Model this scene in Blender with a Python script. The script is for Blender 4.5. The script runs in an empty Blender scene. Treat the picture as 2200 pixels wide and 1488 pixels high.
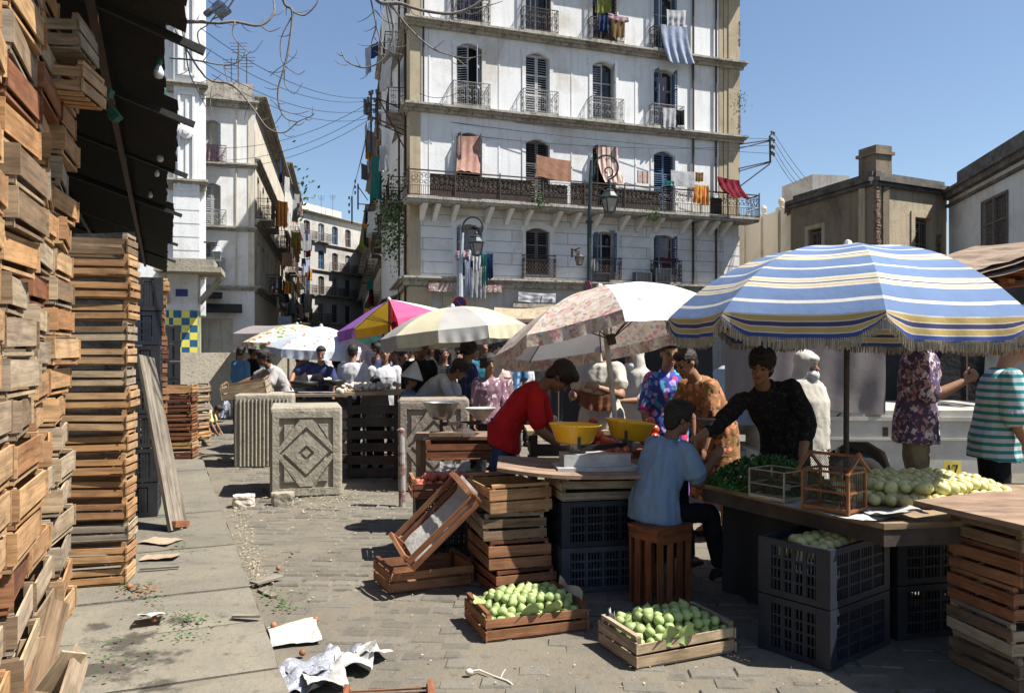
import bpy, bmesh, math, random
from mathutils import Vector, Matrix, noise
R = math.radians
PI = math.pi
rnd = random.Random(11)
scene = bpy.context.scene
col = scene.collection
V = Vector
F, HC, HZ = 1711.0, 1.6, 757.0          # focal length in photo pixels, eye height, horizon row


def P(px, py, Y):
    return V(((px - 1100) / F * Y, Y, HC - (py - HZ) / F * Y))


def G(px, py, z=0.0):
    Y = F * (HC - z) / (py - HZ)
    return V(((px - 1100) / F * Y, Y, z))


def u(a, b):
    return rnd.uniform(a, b)


# ------------------------------------------------------------------ materials
def lin(c):
    return tuple(((x / 255) / 12.92 if x / 255 <= .04045 else ((x / 255 + .055) / 1.055) ** 2.4) for x in c)


def new_mat(name):
    m = bpy.data.materials.new(name)
    m.use_nodes = True
    nt = m.node_tree
    return m, nt, nt.nodes['Principled BSDF'], nt.nodes['Material Output']


def N(nt, typ, **kw):
    n = nt.nodes.new(typ)
    for k, v in kw.items():
        if k in ('operation', 'blend_type', 'data_type', 'noise_dimensions', 'feature', 'wave_type', 'interpolation', 'distance'):
            setattr(n, k, v)
        else:
            n.inputs[k].default_value = v
    return n


def ramp(nt, stops, interp='LINEAR'):
    r = nt.nodes.new('ShaderNodeValToRGB')
    r.color_ramp.interpolation = interp
    e = r.color_ramp.elements
    while len(e) > 1:
        e.remove(e[0])
    e[0].position = stops[0][0]
    c = stops[0][1]
    e[0].color = tuple(c) + (1,) if hasattr(c, '__len__') else (c, c, c, 1)
    for p, c in stops[1:]:
        x = e.new(p)
        x.color = tuple(c) + (1,) if hasattr(c, '__len__') else (c, c, c, 1)
    return r


def mixc(nt, fac, a, b, mode='MIX'):
    n = nt.nodes.new('ShaderNodeMix')
    n.data_type = 'RGBA'
    n.blend_type = mode
    for sock, val in ((0, fac), (6, a), (7, b)):
        if hasattr(val, 'is_output') or isinstance(val, bpy.types.NodeSocket):
            nt.links.new(val, n.inputs[sock])
        elif sock == 0:
            n.inputs[0].default_value = val
        else:
            n.inputs[sock].default_value = tuple(val) + (1,) if len(val) == 3 else val
    return n.outputs[2]


def coords(nt, kind='Object', scale=(1, 1, 1), rand=True):
    tc = nt.nodes.new('ShaderNodeTexCoord')
    mp = nt.nodes.new('ShaderNodeMapping')
    mp.inputs['Scale'].default_value = scale
    nt.links.new(tc.outputs[kind], mp.inputs['Vector'])
    if rand:
        oi = nt.nodes.new('ShaderNodeObjectInfo')
        mul = N(nt, 'ShaderNodeMath', operation='MULTIPLY')
        mul.inputs[1].default_value = 37.0
        nt.links.new(oi.outputs['Random'], mul.inputs[0])
        nt.links.new(mul.outputs[0], mp.inputs['Location'])
    return mp.outputs[0]


def noise_n(nt, vec, scale, detail=5, rough=.6, dist=0.0):
    n = nt.nodes.new('ShaderNodeTexNoise')
    n.inputs['Scale'].default_value = scale
    n.inputs['Detail'].default_value = detail
    n.inputs['Roughness'].default_value = rough
    n.inputs['Distortion'].default_value = dist
    nt.links.new(vec, n.inputs['Vector'])
    return n.outputs['Fac']


def bump(nt, bsdf, h, strength, dist=.01):
    b = nt.nodes.new('ShaderNodeBump')
    b.inputs['Strength'].default_value = strength
    b.inputs['Distance'].default_value = dist
    nt.links.new(h, b.inputs['Height'])
    nt.links.new(b.outputs[0], bsdf.inputs['Normal'])


KA = .80        # overall darkening of the palette, balanced by the exposure


def ka(c):
    return tuple(x * KA for x in c)


def simple(name, c, c2=None, scale=4, rough=.8, bmp=.2, bscale=60, bdist=.004, metal=0, spec=.3, lo=.35, hi=.65, island=0.0, objr=0.0, world=False):
    m, nt, b, o = new_mat(name)
    vec = coords(nt, 'Object', rand=not world)
    c2 = ka(c2 or tuple(x * .75 for x in c))
    c = ka(c)
    f = noise_n(nt, vec, scale, 8, .65)
    r = ramp(nt, [(lo, 0.0), (hi, 1.0)])
    nt.links.new(f, r.inputs[0])
    out = mixc(nt, r.outputs[0], c, c2)
    for amt, node, sock in ((island, 'ShaderNodeNewGeometry', 'Random Per Island'), (objr, 'ShaderNodeObjectInfo', 'Random')):
        if amt:
            g = nt.nodes.new(node)
            mr = nt.nodes.new('ShaderNodeMapRange')
            mr.inputs[3].default_value = 1 - amt
            mr.inputs[4].default_value = 1 + amt
            nt.links.new(g.outputs[sock], mr.inputs[0])
            hs = nt.nodes.new('ShaderNodeHueSaturation')
            nt.links.new(mr.outputs[0], hs.inputs['Value'])
            nt.links.new(out, hs.inputs['Color'])
            out = hs.outputs[0]
    nt.links.new(out, b.inputs['Base Color'])
    b.inputs['Roughness'].default_value = rough
    b.inputs['Metallic'].default_value = metal
    b.inputs['Specular IOR Level'].default_value = spec
    if bmp:
        bump(nt, b, noise_n(nt, vec, bscale, 4), bmp, bdist)
    return m


def wood(name, tones, rough=.75, grain=(2.5, 38, 1), bmp=.5, dark=.45):
    """planks: UV runs along each board; every board (island) takes its own tone"""
    m, nt, b, o = new_mat(name)
    vec = coords(nt, 'UV', scale=grain)
    g1 = noise_n(nt, vec, 1.0, 6, .7, .6)
    vec2 = coords(nt, 'UV', scale=(6, 9, 1))
    g2 = noise_n(nt, vec2, 1.0, 5, .6)
    geo = nt.nodes.new('ShaderNodeNewGeometry')
    n = len(tones)
    rp = ramp(nt, [(i / n, ka(t)) for i, t in enumerate(tones)], 'LINEAR')
    oi = nt.nodes.new('ShaderNodeObjectInfo')
    mx = N(nt, 'ShaderNodeMath', operation='ADD')
    nt.links.new(geo.outputs['Random Per Island'], mx.inputs[0])
    nt.links.new(oi.outputs['Random'], mx.inputs[1])
    fr = N(nt, 'ShaderNodeMath', operation='FRACT')
    nt.links.new(mx.outputs[0], fr.inputs[0])
    nt.links.new(fr.outputs[0], rp.inputs[0])
    r1 = ramp(nt, [(.3, dark), (.62, 1.12)])
    nt.links.new(g1, r1.inputs[0])
    c = mixc(nt, 1.0, rp.outputs[0], r1.outputs[0], 'MULTIPLY')
    r2 = ramp(nt, [(.35, .6), (.55, 1.0)])
    nt.links.new(g2, r2.inputs[0])
    c = mixc(nt, .8, c, r2.outputs[0], 'MULTIPLY')
    nt.links.new(c, b.inputs['Base Color'])
    b.inputs['Roughness'].default_value = rough
    b.inputs['Specular IOR Level'].default_value = .2
    bump(nt, b, g1, bmp, .004)
    return m


def cloth_mat(name, c, c2=None, scale=3, trans=.25, rough=.9, pattern=None, lo=.42, hi=.5):
    m, nt, b, o = new_mat(name)
    vec = coords(nt, 'Object')
    f = noise_n(nt, vec, scale, 3)
    r = ramp(nt, [(lo, 0.0), (hi, 1.0)])
    nt.links.new(f, r.inputs[0])
    out = mixc(nt, r.outputs[0], ka(c), ka(c2 or tuple(x * .88 for x in c)))
    if pattern:
        out = pattern(nt, out)
    nt.links.new(out, b.inputs['Base Color'])
    b.inputs['Roughness'].default_value = rough
    b.inputs['Specular IOR Level'].default_value = .15
    bump(nt, b, noise_n(nt, vec, 5, 4, .5, 1.2), .5, .03)
    if trans:
        t = nt.nodes.new('ShaderNodeBsdfTranslucent')
        nt.links.new(out, t.inputs[0])
        ms = nt.nodes.new('ShaderNodeMixShader')
        ms.inputs[0].default_value = trans
        nt.links.new(b.outputs[0], ms.inputs[1])
        nt.links.new(t.outputs[0], ms.inputs[2])
        nt.links.new(ms.outputs[0], o.inputs[0])
    return m


def spots(cols, scale=14, thr=.55, kind='Object', extra=None):
    """several noise-cut blot colours laid over the ground colour (printed cloth)"""
    def f(nt, base):
        out = base
        for i, c in enumerate(cols):
            vec = coords(nt, kind, scale=(1, 1, 1))
            vo = nt.nodes.new('ShaderNodeTexVoronoi')
            vo.inputs['Scale'].default_value = scale * (1 + .23 * i)
            add = N(nt, 'ShaderNodeVectorMath', operation='ADD')
            add.inputs[1].default_value = (i * 3.7, i * 1.9, i * 5.1)
            nt.links.new(vec, add.inputs[0])
            nz = nt.nodes.new('ShaderNodeTexNoise')
            nz.inputs['Scale'].default_value = scale
            nt.links.new(add.outputs[0], nz.inputs['Vector'])
            mxv = nt.nodes.new('ShaderNodeMix')
            mxv.data_type = 'VECTOR'
            mxv.inputs[0].default_value = .12
            nt.links.new(add.outputs[0], mxv.inputs[4])
            nt.links.new(nz.outputs['Color'], mxv.inputs[5])
            nt.links.new(mxv.outputs[1], vo.inputs['Vector'])
            r = ramp(nt, [(thr * .55, 1.0), (thr * .6, 0.0)])
            nt.links.new(vo.outputs['Distance'], r.inputs[0])
            out = mixc(nt, r.outputs[0], out, c)
        return out
    return f


def stripes(cols, axis=2, period=.1, kind='Object'):
    def f(nt, base):
        vec = coords(nt, kind, rand=False)
        sx = nt.nodes.new('ShaderNodeSeparateXYZ')
        nt.links.new(vec, sx.inputs[0])
        d = N(nt, 'ShaderNodeMath', operation='DIVIDE')
        d.inputs[1].default_value = period
        nt.links.new(sx.outputs[axis], d.inputs[0])
        fr = N(nt, 'ShaderNodeMath', operation='FRACT')
        nt.links.new(d.outputs[0], fr.inputs[0])
        r = ramp(nt, cols, 'CONSTANT')
        nt.links.new(fr.outputs[0], r.inputs[0])
        return r.outputs[0]
    return f


# ------------------------------------------------------------------ mesh builder
class MB:
    def __init__(s):
        s.v, s.f, s.uv, s.mi, s.M = [], [], [], [], None
        s.cur = 0

    def add(s, pts, faces, uvs=None):
        k = len(s.v)
        for p in pts:
            p = V(p)
            s.v.append(s.M @ p if s.M else p)
        for i, f in enumerate(faces):
            s.f.append([k + j for j in f])
            s.uv.append(uvs[i] if uvs else [(0, 0)] * len(f))
            s.mi.append(s.cur)

    def slab(s, c, ax, h):
        """oriented box: centre, three unit axes, half sizes; UV u runs along the longest axis"""
        c = V(c)
        pts = [c + ax[0] * h[0] * a + ax[1] * h[1] * b + ax[2] * h[2] * d for a in (-1, 1) for b in (-1, 1) for d in (-1, 1)]
        q = [(0, 1, 3, 2), (4, 6, 7, 5), (0, 4, 5, 1), (2, 3, 7, 6), (0, 2, 6, 4), (1, 5, 7, 3)]
        L = max(range(3), key=lambda i: h[i])
        ou, ov = rnd.uniform(0, 30), rnd.uniform(0, 30)
        sg = [(a, b, d) for a in (-1, 1) for b in (-1, 1) for d in (-1, 1)]
        uvs = []
        for fi, f in enumerate(q):
            n = (0, 0, 1, 1, 2, 2)[fi]
            oth = [i for i in range(3) if i != n]
            if L in oth:
                ua = L
                va = [i for i in oth if i != L][0]
            else:
                ua, va = oth
            uvs.append([(ou + sg[j][ua] * h[ua], ov + n * .37 + sg[j][va] * h[va]) for j in f])
        s.add(pts, q, uvs)

    def box(s, x0, x1, y0, y1, z0, z1):
        s.slab(((x0 + x1) / 2, (y0 + y1) / 2, (z0 + z1) / 2), (V((1, 0, 0)), V((0, 1, 0)), V((0, 0, 1))), (abs(x1 - x0) / 2, abs(y1 - y0) / 2, abs(z1 - z0) / 2))

    def cbox(s, c, d, rz=0, rx=0, ry=0):
        Mx = Matrix.Rotation(rz, 3, 'Z') @ Matrix.Rotation(ry, 3, 'Y') @ Matrix.Rotation(rx, 3, 'X')
        s.slab(c, [Mx.col[i] for i in range(3)], (d[0] / 2, d[1] / 2, d[2] / 2))

    def beam(s, a, b, w, h, up=(0, 0, 1)):
        a, b = V(a), V(b)
        x = (b - a)
        L = x.length
        x = x / L
        upv = V(up)
        if abs(x.dot(upv)) > .98:
            upv = V((0, 1, 0))
        y = upv.cross(x).normalized()
        z = x.cross(y)
        s.slab((a + b) / 2, (x, y, z), (L / 2, w / 2, h / 2))

    def tube(s, pts, r, n=8, cap=True):
        pts = [V(p) for p in pts]
        rs = r if hasattr(r, '__len__') else [r] * len(pts)
        k = []
        prev = None
        vv = []
        for i, p in enumerate(pts):
            d = (pts[min(i + 1, len(pts) - 1)] - pts[max(i - 1, 0)]).normalized()
            if prev is None:
                a = d.orthogonal().normalized()
            else:
                a = (prev - d * prev.dot(d))
                a = a.normalized() if a.length > 1e-6 else d.orthogonal().normalized()
            prev = a
            b = d.cross(a)
            for j in range(n):
                t = 2 * PI * j / n
                vv.append(p + (a * math.cos(t) + b * math.sin(t)) * rs[i])
        fs = []
        uv = []
        for i in range(len(pts) - 1):
            for j in range(n):
                j2 = (j + 1) % n
                fs.append((i * n + j, i * n + j2, (i + 1) * n + j2, (i + 1) * n + j))
                uv.append([(i * .1, j / n), (i * .1, (j + 1) / n), ((i + 1) * .1, (j + 1) / n), ((i + 1) * .1, j / n)])
        if cap:
            fs.append(tuple(range(n))[::-1])
            fs.append(tuple((len(pts) - 1) * n + j for j in range(n)))
            uv += [[(0, 0)] * n] * 2
        s.add(vv, fs, uv)

    def lathe(s, c, prof, n=16, ax=None):
        """prof: (radius, height) list around +z at c"""
        c = V(c)
        vv = []
        for r, z in prof:
            for j in range(n):
                t = 2 * PI * j / n
                vv.append(c + V((r * math.cos(t), r * math.sin(t), z)))
        fs = []
        for i in range(len(prof) - 1):
            for j in range(n):
                j2 = (j + 1) % n
                fs.append((i * n + j, i * n + j2, (i + 1) * n + j2, (i + 1) * n + j))
        s.add(vv, fs)

    def ell(s, c, rx, ry, rz, n=14, m=9, Mx=None):
        c = V(c)
        vv = []
        for i in range(m + 1):
            ph = PI * i / m
            for j in range(n):
                t = 2 * PI * j / n
                q = V((rx * math.sin(ph) * math.cos(t), ry * math.sin(ph) * math.sin(t), rz * math.cos(ph)))
                vv.append(c + (Mx @ q if Mx else q))
        fs = []
        for i in range(m):
            for j in range(n):
                j2 = (j + 1) % n
                fs.append((i * n + j, (i + 1) * n + j, (i + 1) * n + j2, i * n + j2))
        s.add(vv, fs)

    def grid(s, fn, nu, nv, uvf=None):
        vv = [fn(i / nu, j / nv) for i in range(nu + 1) for j in range(nv + 1)]
        fs, uv = [], []
        for i in range(nu):
            for j in range(nv):
                a = i * (nv + 1) + j
                fs.append((a, a + nv + 1, a + nv + 2, a + 1))
                q = [(i / nu, j / nv), ((i + 1) / nu, j / nv), ((i + 1) / nu, (j + 1) / nv), (i / nu, (j + 1) / nv)]
                uv.append([uvf(*x) for x in q] if uvf else q)
        s.add(vv, fs, uv)

    def prism(s, poly, y0, y1):
        """polygon in local (x, z) pushed from y0 to y1"""
        n = len(poly)
        pts = [(x, y0, z) for x, z in poly] + [(x, y1, z) for x, z in poly]
        fs = [tuple(range(n)), tuple(range(2 * n - 1, n - 1, -1))]
        fs += [(i, i + n, (i + 1) % n + n, (i + 1) % n) for i in range(n)]
        s.add(pts, fs)

    def mesh(s, name, mats, smooth=False):
        me = bpy.data.meshes.new(name)
        me.from_pydata([tuple(v) for v in s.v], [], s.f)
        uvl = me.uv_layers.new(name='UVMap')
        k = 0
        flat = []
        for q in s.uv:
            for a in q:
                flat += [a[0], a[1]]
        uvl.data.foreach_set('uv', flat)
        if not isinstance(mats, (list, tuple)):
            mats = [mats]
        for m in mats:
            me.materials.append(m)
        me.polygons.foreach_set('material_index', s.mi)
        if smooth:
            me.polygons.foreach_set('use_smooth', [True] * len(me.polygons))
        me.update()
        return me

    def parts(s, name, mats, parent=None):
        par = list(range(len(s.v)))

        def fd(a):
            while par[a] != a:
                par[a] = par[par[a]]
                a = par[a]
            return a
        for f in s.f:
            for j in f[1:]:
                par[fd(j)] = fd(f[0])
        g = {}
        for i, f in enumerate(s.f):
            g.setdefault(fd(f[0]), []).append(i)
        for fs in g.values():
            m = MB()
            for i in fs:
                m.add([s.v[j] for j in s.f[i]], [tuple(range(len(s.f[i])))], [s.uv[i]])
            m.build(name, mats, parent)

    def build(s, name, mats, parent=None, smooth=False, loc=None, rot=None):
        o = bpy.data.objects.new(name, s.mesh(name, mats, smooth))
        col.objects.link(o)
        if parent:
            o.parent = parent
        if loc is not None:
            o.location = loc
        if rot is not None:
            o.rotation_euler = rot
        return o


def tag(o, label, cat, group=None, kind=None):
    o['label'] = label
    o['category'] = cat
    if group:
        o['group'] = group
    if kind:
        o['kind'] = kind
    return o


def struct(o):
    o['kind'] = 'structure'
    return o


def thing(name, label, cat, loc=(0, 0, 0), rz=0.0, group=None, rot=None):
    o = bpy.data.objects.new(name, None)
    o.empty_display_size = .1
    col.objects.link(o)
    o.location = loc
    o.rotation_euler = rot if rot is not None else (0, 0, rz)
    return tag(o, label, cat, group)


def kids():
    d = {}
    for o in col.objects:
        if o.parent:
            d.setdefault(o.parent.name, []).append(o)
    return d


def dup(src, loc, rot=(0, 0, 0), label=None, mats=None, scl=None):
    def rec(o, par):
        c = o.copy()
        col.objects.link(c)
        if par is not None:
            c.parent = par
        for ch in CH.get(o.name, ()):
            rec(ch, c)
        return c
    r = rec(src, None)
    r.location = loc
    r.rotation_euler = rot
    if label:
        r['label'] = label
    if scl:
        r.scale = scl
    return r


CH = {}


def regkids(root):
    def rec(o):
        cs = [c for c in col.objects if c.parent == o]
        CH[o.name] = cs
        for c in cs:
            rec(c)
    rec(root)


class Frame:
    """vertical plane through a photo column: local x along the wall, local -y outward, z up"""
    def __init__(s, X0, Y0, T):
        s.X0, s.Y0 = X0, Y0
        l = math.hypot(*T)
        s.Tx, s.Ty = T[0] / l, T[1] / l
        s.rz = math.atan2(s.Ty, s.Tx)
        s.M = Matrix.Translation((X0, Y0, 0)) @ Matrix.Rotation(s.rz, 4, 'Z')

    def t(s, px):
        a = (px - 1100) / F
        return (a * s.Y0 - s.X0) / (s.Tx - a * s.Ty)

    def z(s, px, py):
        return HC - (py - HZ) / F * (s.Y0 + s.Ty * s.t(px))

    def w(s, t, y, z):
        return s.M @ V((t, y, z))
# ------------------------------------------------------------------ palette
def plaster(name, base, stain, grey, scale=.5, streak=.5, bmp=.35, world=True, spotty=.62):
    base, stain, grey = ka(base), ka(stain), ka(grey)
    m, nt, b, o = new_mat(name)
    vec = coords(nt, 'Object', rand=False)
    f = noise_n(nt, vec, scale, 10, .68, .4)
    r = ramp(nt, [(.5, 0.0), (.66, 1.0)])
    nt.links.new(f, r.inputs[0])
    c = mixc(nt, r.outputs[0], base, stain)
    v2 = coords(nt, 'Object', scale=(5, 5, .35), rand=False)      # rain streaks run down the wall
    f2 = noise_n(nt, v2, 1.2, 8, .7)
    r2 = ramp(nt, [(.5, 0.0), (.75, streak)])
    nt.links.new(f2, r2.inputs[0])
    c = mixc(nt, r2.outputs[0], c, grey)
    f3 = noise_n(nt, vec, 7, 8, .75)
    r3 = ramp(nt, [(spotty, 0.0), (spotty + .04, .8)])
    nt.links.new(f3, r3.inputs[0])
    c = mixc(nt, r3.outputs[0], c, grey)
    nt.links.new(c, b.inputs['Base Color'])
    b.inputs['Roughness'].default_value = .9
    b.inputs['Specular IOR Level'].default_value = .15
    bump(nt, b, noise_n(nt, vec, 14, 8, .7), bmp, .03)
    return m


M = {}
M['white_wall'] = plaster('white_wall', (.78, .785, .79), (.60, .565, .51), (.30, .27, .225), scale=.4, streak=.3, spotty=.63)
M['white_wall2'] = plaster('white_wall_far', (.62, .59, .53), (.48, .44, .38), (.26, .23, .20), streak=.7)
M['tan_wall'] = plaster('tan_wall', (.44, .37, .26), (.33, .27, .18), (.22, .17, .12), scale=1.2, streak=.6)
M['cream_wall'] = plaster('cream_wall', (.62, .54, .42), (.5, .42, .31), (.36, .3, .22), scale=.4, streak=.3)
M['brown_wall'] = plaster('brown_wall', (.26, .21, .155), (.15, .12, .09), (.07, .058, .048), scale=.7, streak=.8, bmp=.7)  # darker copy of the house brown, shade of the left faces put in
M['brown_lit'] = plaster('brown_wall_lit', (.46, .39, .28), (.33, .27, .20), (.16, .135, .11), scale=.7, streak=.6, bmp=.7)  # lighter copy of the same brown, sunlight on the right face put in
M['grey_wall'] = plaster('grey_wall', (.46, .44, .41), (.33, .30, .27), (.17, .15, .13), scale=.6, streak=.6)
M['concrete'] = plaster('concrete', (.37, .335, .265), (.27, .24, .185), (.13, .115, .09), scale=1.6, streak=.45, bmp=.8, spotty=.6)
M['cornice'] = plaster('cornice', (.44, .41, .36), (.24, .215, .18), (.10, .09, .075), scale=1.5, streak=.9, bmp=.6, spotty=.55)
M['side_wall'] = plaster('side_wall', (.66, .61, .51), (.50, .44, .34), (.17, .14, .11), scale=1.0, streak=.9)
M['rubble'] = simple('exposed_rubble', (.33, .24, .17), (.10, .075, .055), 7, .95, .9, 16, .05)
M['void'] = simple('dark_interior', (.012, .012, .013), rough=.95, bmp=0)
M['glass'] = simple('window_glass', (.03, .04, .05), rough=.12, bmp=0, spec=.6)
M['shutter_grey'] = simple('grey_blue_paint', (.42, .46, .50), (.32, .34, .37), 9, .7, .3, 40, island=.12)
M['shutter_pale'] = simple('pale_shutter_paint', (.56, .58, .60), (.42, .43, .45), 9, .7, .3, 40, island=.1)
M['shutter_dark'] = simple('dark_shutter', (.15, .14, .14), (.09, .085, .085), 9, .7, .3, 40, island=.2)
M['shutter_blue'] = simple('blue_paint', (.11, .20, .33), (.08, .12, .2), 9, .6, .3, 40, island=.15)
M['shutter_brown'] = simple('weathered_shutter', (.20, .18, .17), (.12, .10, .09), 9, .8, .3, 40, island=.15)
M['frame_white'] = simple('white_paint', (.6, .6, .58), (.42, .41, .38), 12, .6, .2)
M['iron'] = simple('wrought_iron', (.028, .026, .025), (.08, .05, .035), 20, .65, .3, 80)
M['iron_pale'] = simple('pale_painted_iron', (.34, .35, .35), (.16, .14, .12), 12, .6, .3, 80)
M['iron_rust'] = simple('rusty_iron', (.11, .07, .05), (.05, .035, .03), 8, .8, .4, 80)
M['screen'] = simple('reed_screen', (.10, .075, .06), (.05, .04, .035), 6, .9, .7, 40)
M['lampgreen'] = simple('lamp_green_paint', (.03, .05, .052), (.02, .03, .03), 8, .4, .2)
M['lampglass'] = simple('lamp_glass', (.35, .33, .30), (.25, .23, .2), 4, .25, 0, spec=.5)
M['wire'] = simple('cable', (.035, .035, .04), rough=.7, bmp=0)
M['bark'] = simple('bark', (.26, .235, .21), (.13, .11, .10), 14, .9, .7, 60, .006)
M['crate_new'] = wood('crate_wood_fresh', [lin((206, 162, 114)), lin((190, 142, 96)), lin((212, 174, 128)), lin((168, 120, 82)), lin((196, 160, 120))])
M['crate_old'] = wood('crate_wood_weathered', [lin((188, 168, 142)), lin((172, 150, 124)), lin((158, 146, 130)), lin((196, 172, 138)), lin((140, 116, 92))])
M['crate_red'] = wood('crate_wood_reddish', [lin((160, 108, 76)), lin((142, 90, 64)), lin((172, 124, 88)), lin((122, 78, 58))])
M['plank'] = wood('weathered_plank', [lin((150, 142, 130)), lin((140, 130, 116))], grain=(1.5, 26, 1), dark=.3)
M['tabletop'] = wood('bare_table_board', [lin((158, 132, 112)), lin((148, 122, 100))], grain=(1.5, 18, 1))
M['stool_wood'] = wood('stool_wood', [lin((150, 92, 58)), lin((132, 78, 50)), lin((160, 102, 64))])
M['plastic_blue'] = simple('dark_blue_plastic', (.022, .028, .045), (.014, .017, .025), 6, .45, .15, 30)
M['plastic_grey'] = simple('grey_plastic', (.07, .08, .10), (.045, .05, .06), 6, .5, .15, 30)
M['plastic_black'] = simple('black_plastic', (.02, .022, .026), (.035, .035, .04), 6, .4, .15, 30)
M['yellow_plastic'] = simple('yellow_plastic', (.85, .50, .02), (.75, .4, .015), 5, .35, .05, 30, spec=.5)
M['steel'] = simple('dull_steel', (.42, .42, .42), (.25, .25, .25), 8, .35, .1, metal=.8)
M['enamel'] = simple('worn_enamel', (.55, .55, .54), (.35, .34, .33), 8, .4, .1)
M['card'] = simple('cardboard', (.42, .31, .22), (.33, .24, .17), 5, .9, .3)
M['bag'] = simple('plastic_bag', (.36, .38, .43), (.22, .22, .26), 6, .25, .9, 14, .04, spec=.6)
M['silverbag'] = simple('grey_plastic_sack', (.25, .27, .32), (.1, .11, .14), 6, .25, .9, 14, .04, spec=.6)
M['tarp'] = simple('grey_tarpaulin', (.235, .205, .20), (.19, .165, .16), 2, .85, .15, 5, .03)
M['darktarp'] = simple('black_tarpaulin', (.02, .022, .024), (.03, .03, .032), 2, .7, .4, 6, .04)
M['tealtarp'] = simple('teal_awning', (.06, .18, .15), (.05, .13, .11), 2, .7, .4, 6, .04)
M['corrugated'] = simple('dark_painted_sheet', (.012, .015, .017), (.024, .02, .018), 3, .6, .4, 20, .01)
M['rustbeam'] = simple('red_oxide_steel', (.075, .035, .02), (.03, .018, .012), 6, .7, .4, 40)
M['socket'] = simple('green_lamp_socket', (.03, .13, .08), (.02, .08, .05), 10, .5, .1)
M['bulb'] = simple('bulb_glass', (.75, .78, .8), (.6, .62, .66), 3, .08, 0, spec=.8)
M['carwhite'] = simple('dull_white_car_paint', (.60, .58, .52), (.42, .39, .33), 3, .4, .15, 20, spec=.4)
M['cargrey'] = simple('pale_grey_car_paint', (.38, .39, .40), (.3, .3, .31), 3, .35, .1, 20, spec=.4)
M['rubber'] = simple('black_rubber', (.02, .02, .02), rough=.8, bmp=.1)
M['rust'] = simple('rust', (.14, .06, .03), (.07, .03, .02), 12, .9, .5)
M['leaf'] = simple('leaf_green', (.06, .14, .035), (.035, .085, .02), 8, .7, .3, island=.45, objr=.2)
M['herb'] = simple('herb_green', (.05, .15, .03), (.03, .08, .015), 14, .55, .3, island=.5)
M['straw'] = simple('straw_litter', (.42, .37, .26), (.28, .24, .16), 20, .9, .2, island=.35)
M['fig'] = simple('green_fig', (.25, .355, .115), (.36, .43, .16), 9, .5, .3, 60, objr=.32, spec=.4)
M['apple'] = simple('pale_apple', (.62, .58, .24), (.58, .34, .12), 7, .4, .08, objr=.22, spec=.5, lo=.5, hi=.75)
M['peach'] = simple('red_peach', (.42, .06, .06), (.45, .16, .09), 8, .5, .1, objr=.2)
M['tomato'] = simple('tomato', (.5, .05, .03), (.55, .12, .04), 6, .25, 0, objr=.15, spec=.5)
M['peachlight'] = simple('orange_peach', (.36, .15, .07), (.22, .09, .04), 8, .6, .1, objr=.2)
M['garlic'] = simple('garlic_white', (.62, .57, .46), (.5, .42, .34), 10, .6, .3, objr=.15)
M['signred'] = simple('sign_red', (.45, .03, .03), rough=.4, bmp=0)
M['signblue'] = simple('sign_blue', (.03, .05, .2), rough=.4, bmp=0)
M['postpaint'] = simple('worn_red_white_paint', (.34, .31, .29), (.20, .10, .08), 10, .7, .5, 60, lo=.48, hi=.55)
M['yellowsign'] = simple('yellow_card', (.6, .5, .12), rough=.7, bmp=.1)
M['black'] = simple('black_paint', (.015, .015, .015), rough=.5, bmp=0)
M['feather'] = simple('orange_feathers', (.6, .2, .04), (.1, .2, .05), 30, .8, .2)
M['cageTeal'] = simple('teal_card', (.06, .2, .2), rough=.7, bmp=.1)


def tile_mat():
    m, nt, b, o = new_mat('checker_tiles')
    vec = coords(nt, 'Object', rand=False)
    ch = N(nt, 'ShaderNodeTexChecker', Scale=1 / .22)
    nt.links.new(vec, ch.inputs['Vector'])
    ch.inputs['Color1'].default_value = lin((214, 200, 96)) + (1,)
    ch.inputs['Color2'].default_value = lin((44, 92, 122)) + (1,)
    f = noise_n(nt, vec, 5, 5)
    c = mixc(nt, .5, ch.outputs[0], f, 'SOFT_LIGHT')
    nt.links.new(c, b.inputs['Base Color'])
    b.inputs['Roughness'].default_value = .3
    return m


M['tiles'] = tile_mat()


def course_mat():
    m, nt, b, o = new_mat('coursed_plaster')
    vec = coords(nt, 'Object', rand=False)
    sx = nt.nodes.new('ShaderNodeSeparateXYZ')
    nt.links.new(vec, sx.inputs[0])
    cb = nt.nodes.new('ShaderNodeCombineXYZ')
    nt.links.new(sx.outputs[0], cb.inputs[0])
    nt.links.new(sx.outputs[2], cb.inputs[1])
    br = nt.nodes.new('ShaderNodeTexBrick')
    br.inputs['Scale'].default_value = 1
    br.inputs['Brick Width'].default_value = 2.4
    br.inputs['Row Height'].default_value = .48
    br.inputs['Mortar Size'].default_value = .016
    br.inputs['Color1'].default_value = (.59, .595, .60, 1)
    br.inputs['Color2'].default_value = (.52, .52, .515, 1)
    br.inputs['Mortar'].default_value = (.24, .22, .2, 1)
    nt.links.new(cb.outputs[0], br.inputs['Vector'])
    f = noise_n(nt, vec, .8, 10, .7, .3)
    r = ramp(nt, [(.48, 0.0), (.7, .8)])
    nt.links.new(f, r.inputs[0])
    c = mixc(nt, r.outputs[0], br.outputs[0], (.35, .32, .27))
    f3 = noise_n(nt, vec, 6, 8, .75)
    r3 = ramp(nt, [(.62, 0.0), (.67, .7)])
    nt.links.new(f3, r3.inputs[0])
    c = mixc(nt, r3.outputs[0], c, (.2, .18, .15))
    nt.links.new(c, b.inputs['Base Color'])
    b.inputs['Roughness'].default_value = .9
    bump(nt, b, noise_n(nt, vec, 14, 8, .7), .35, .03)
    return m


M['coursed'] = course_mat()


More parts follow.
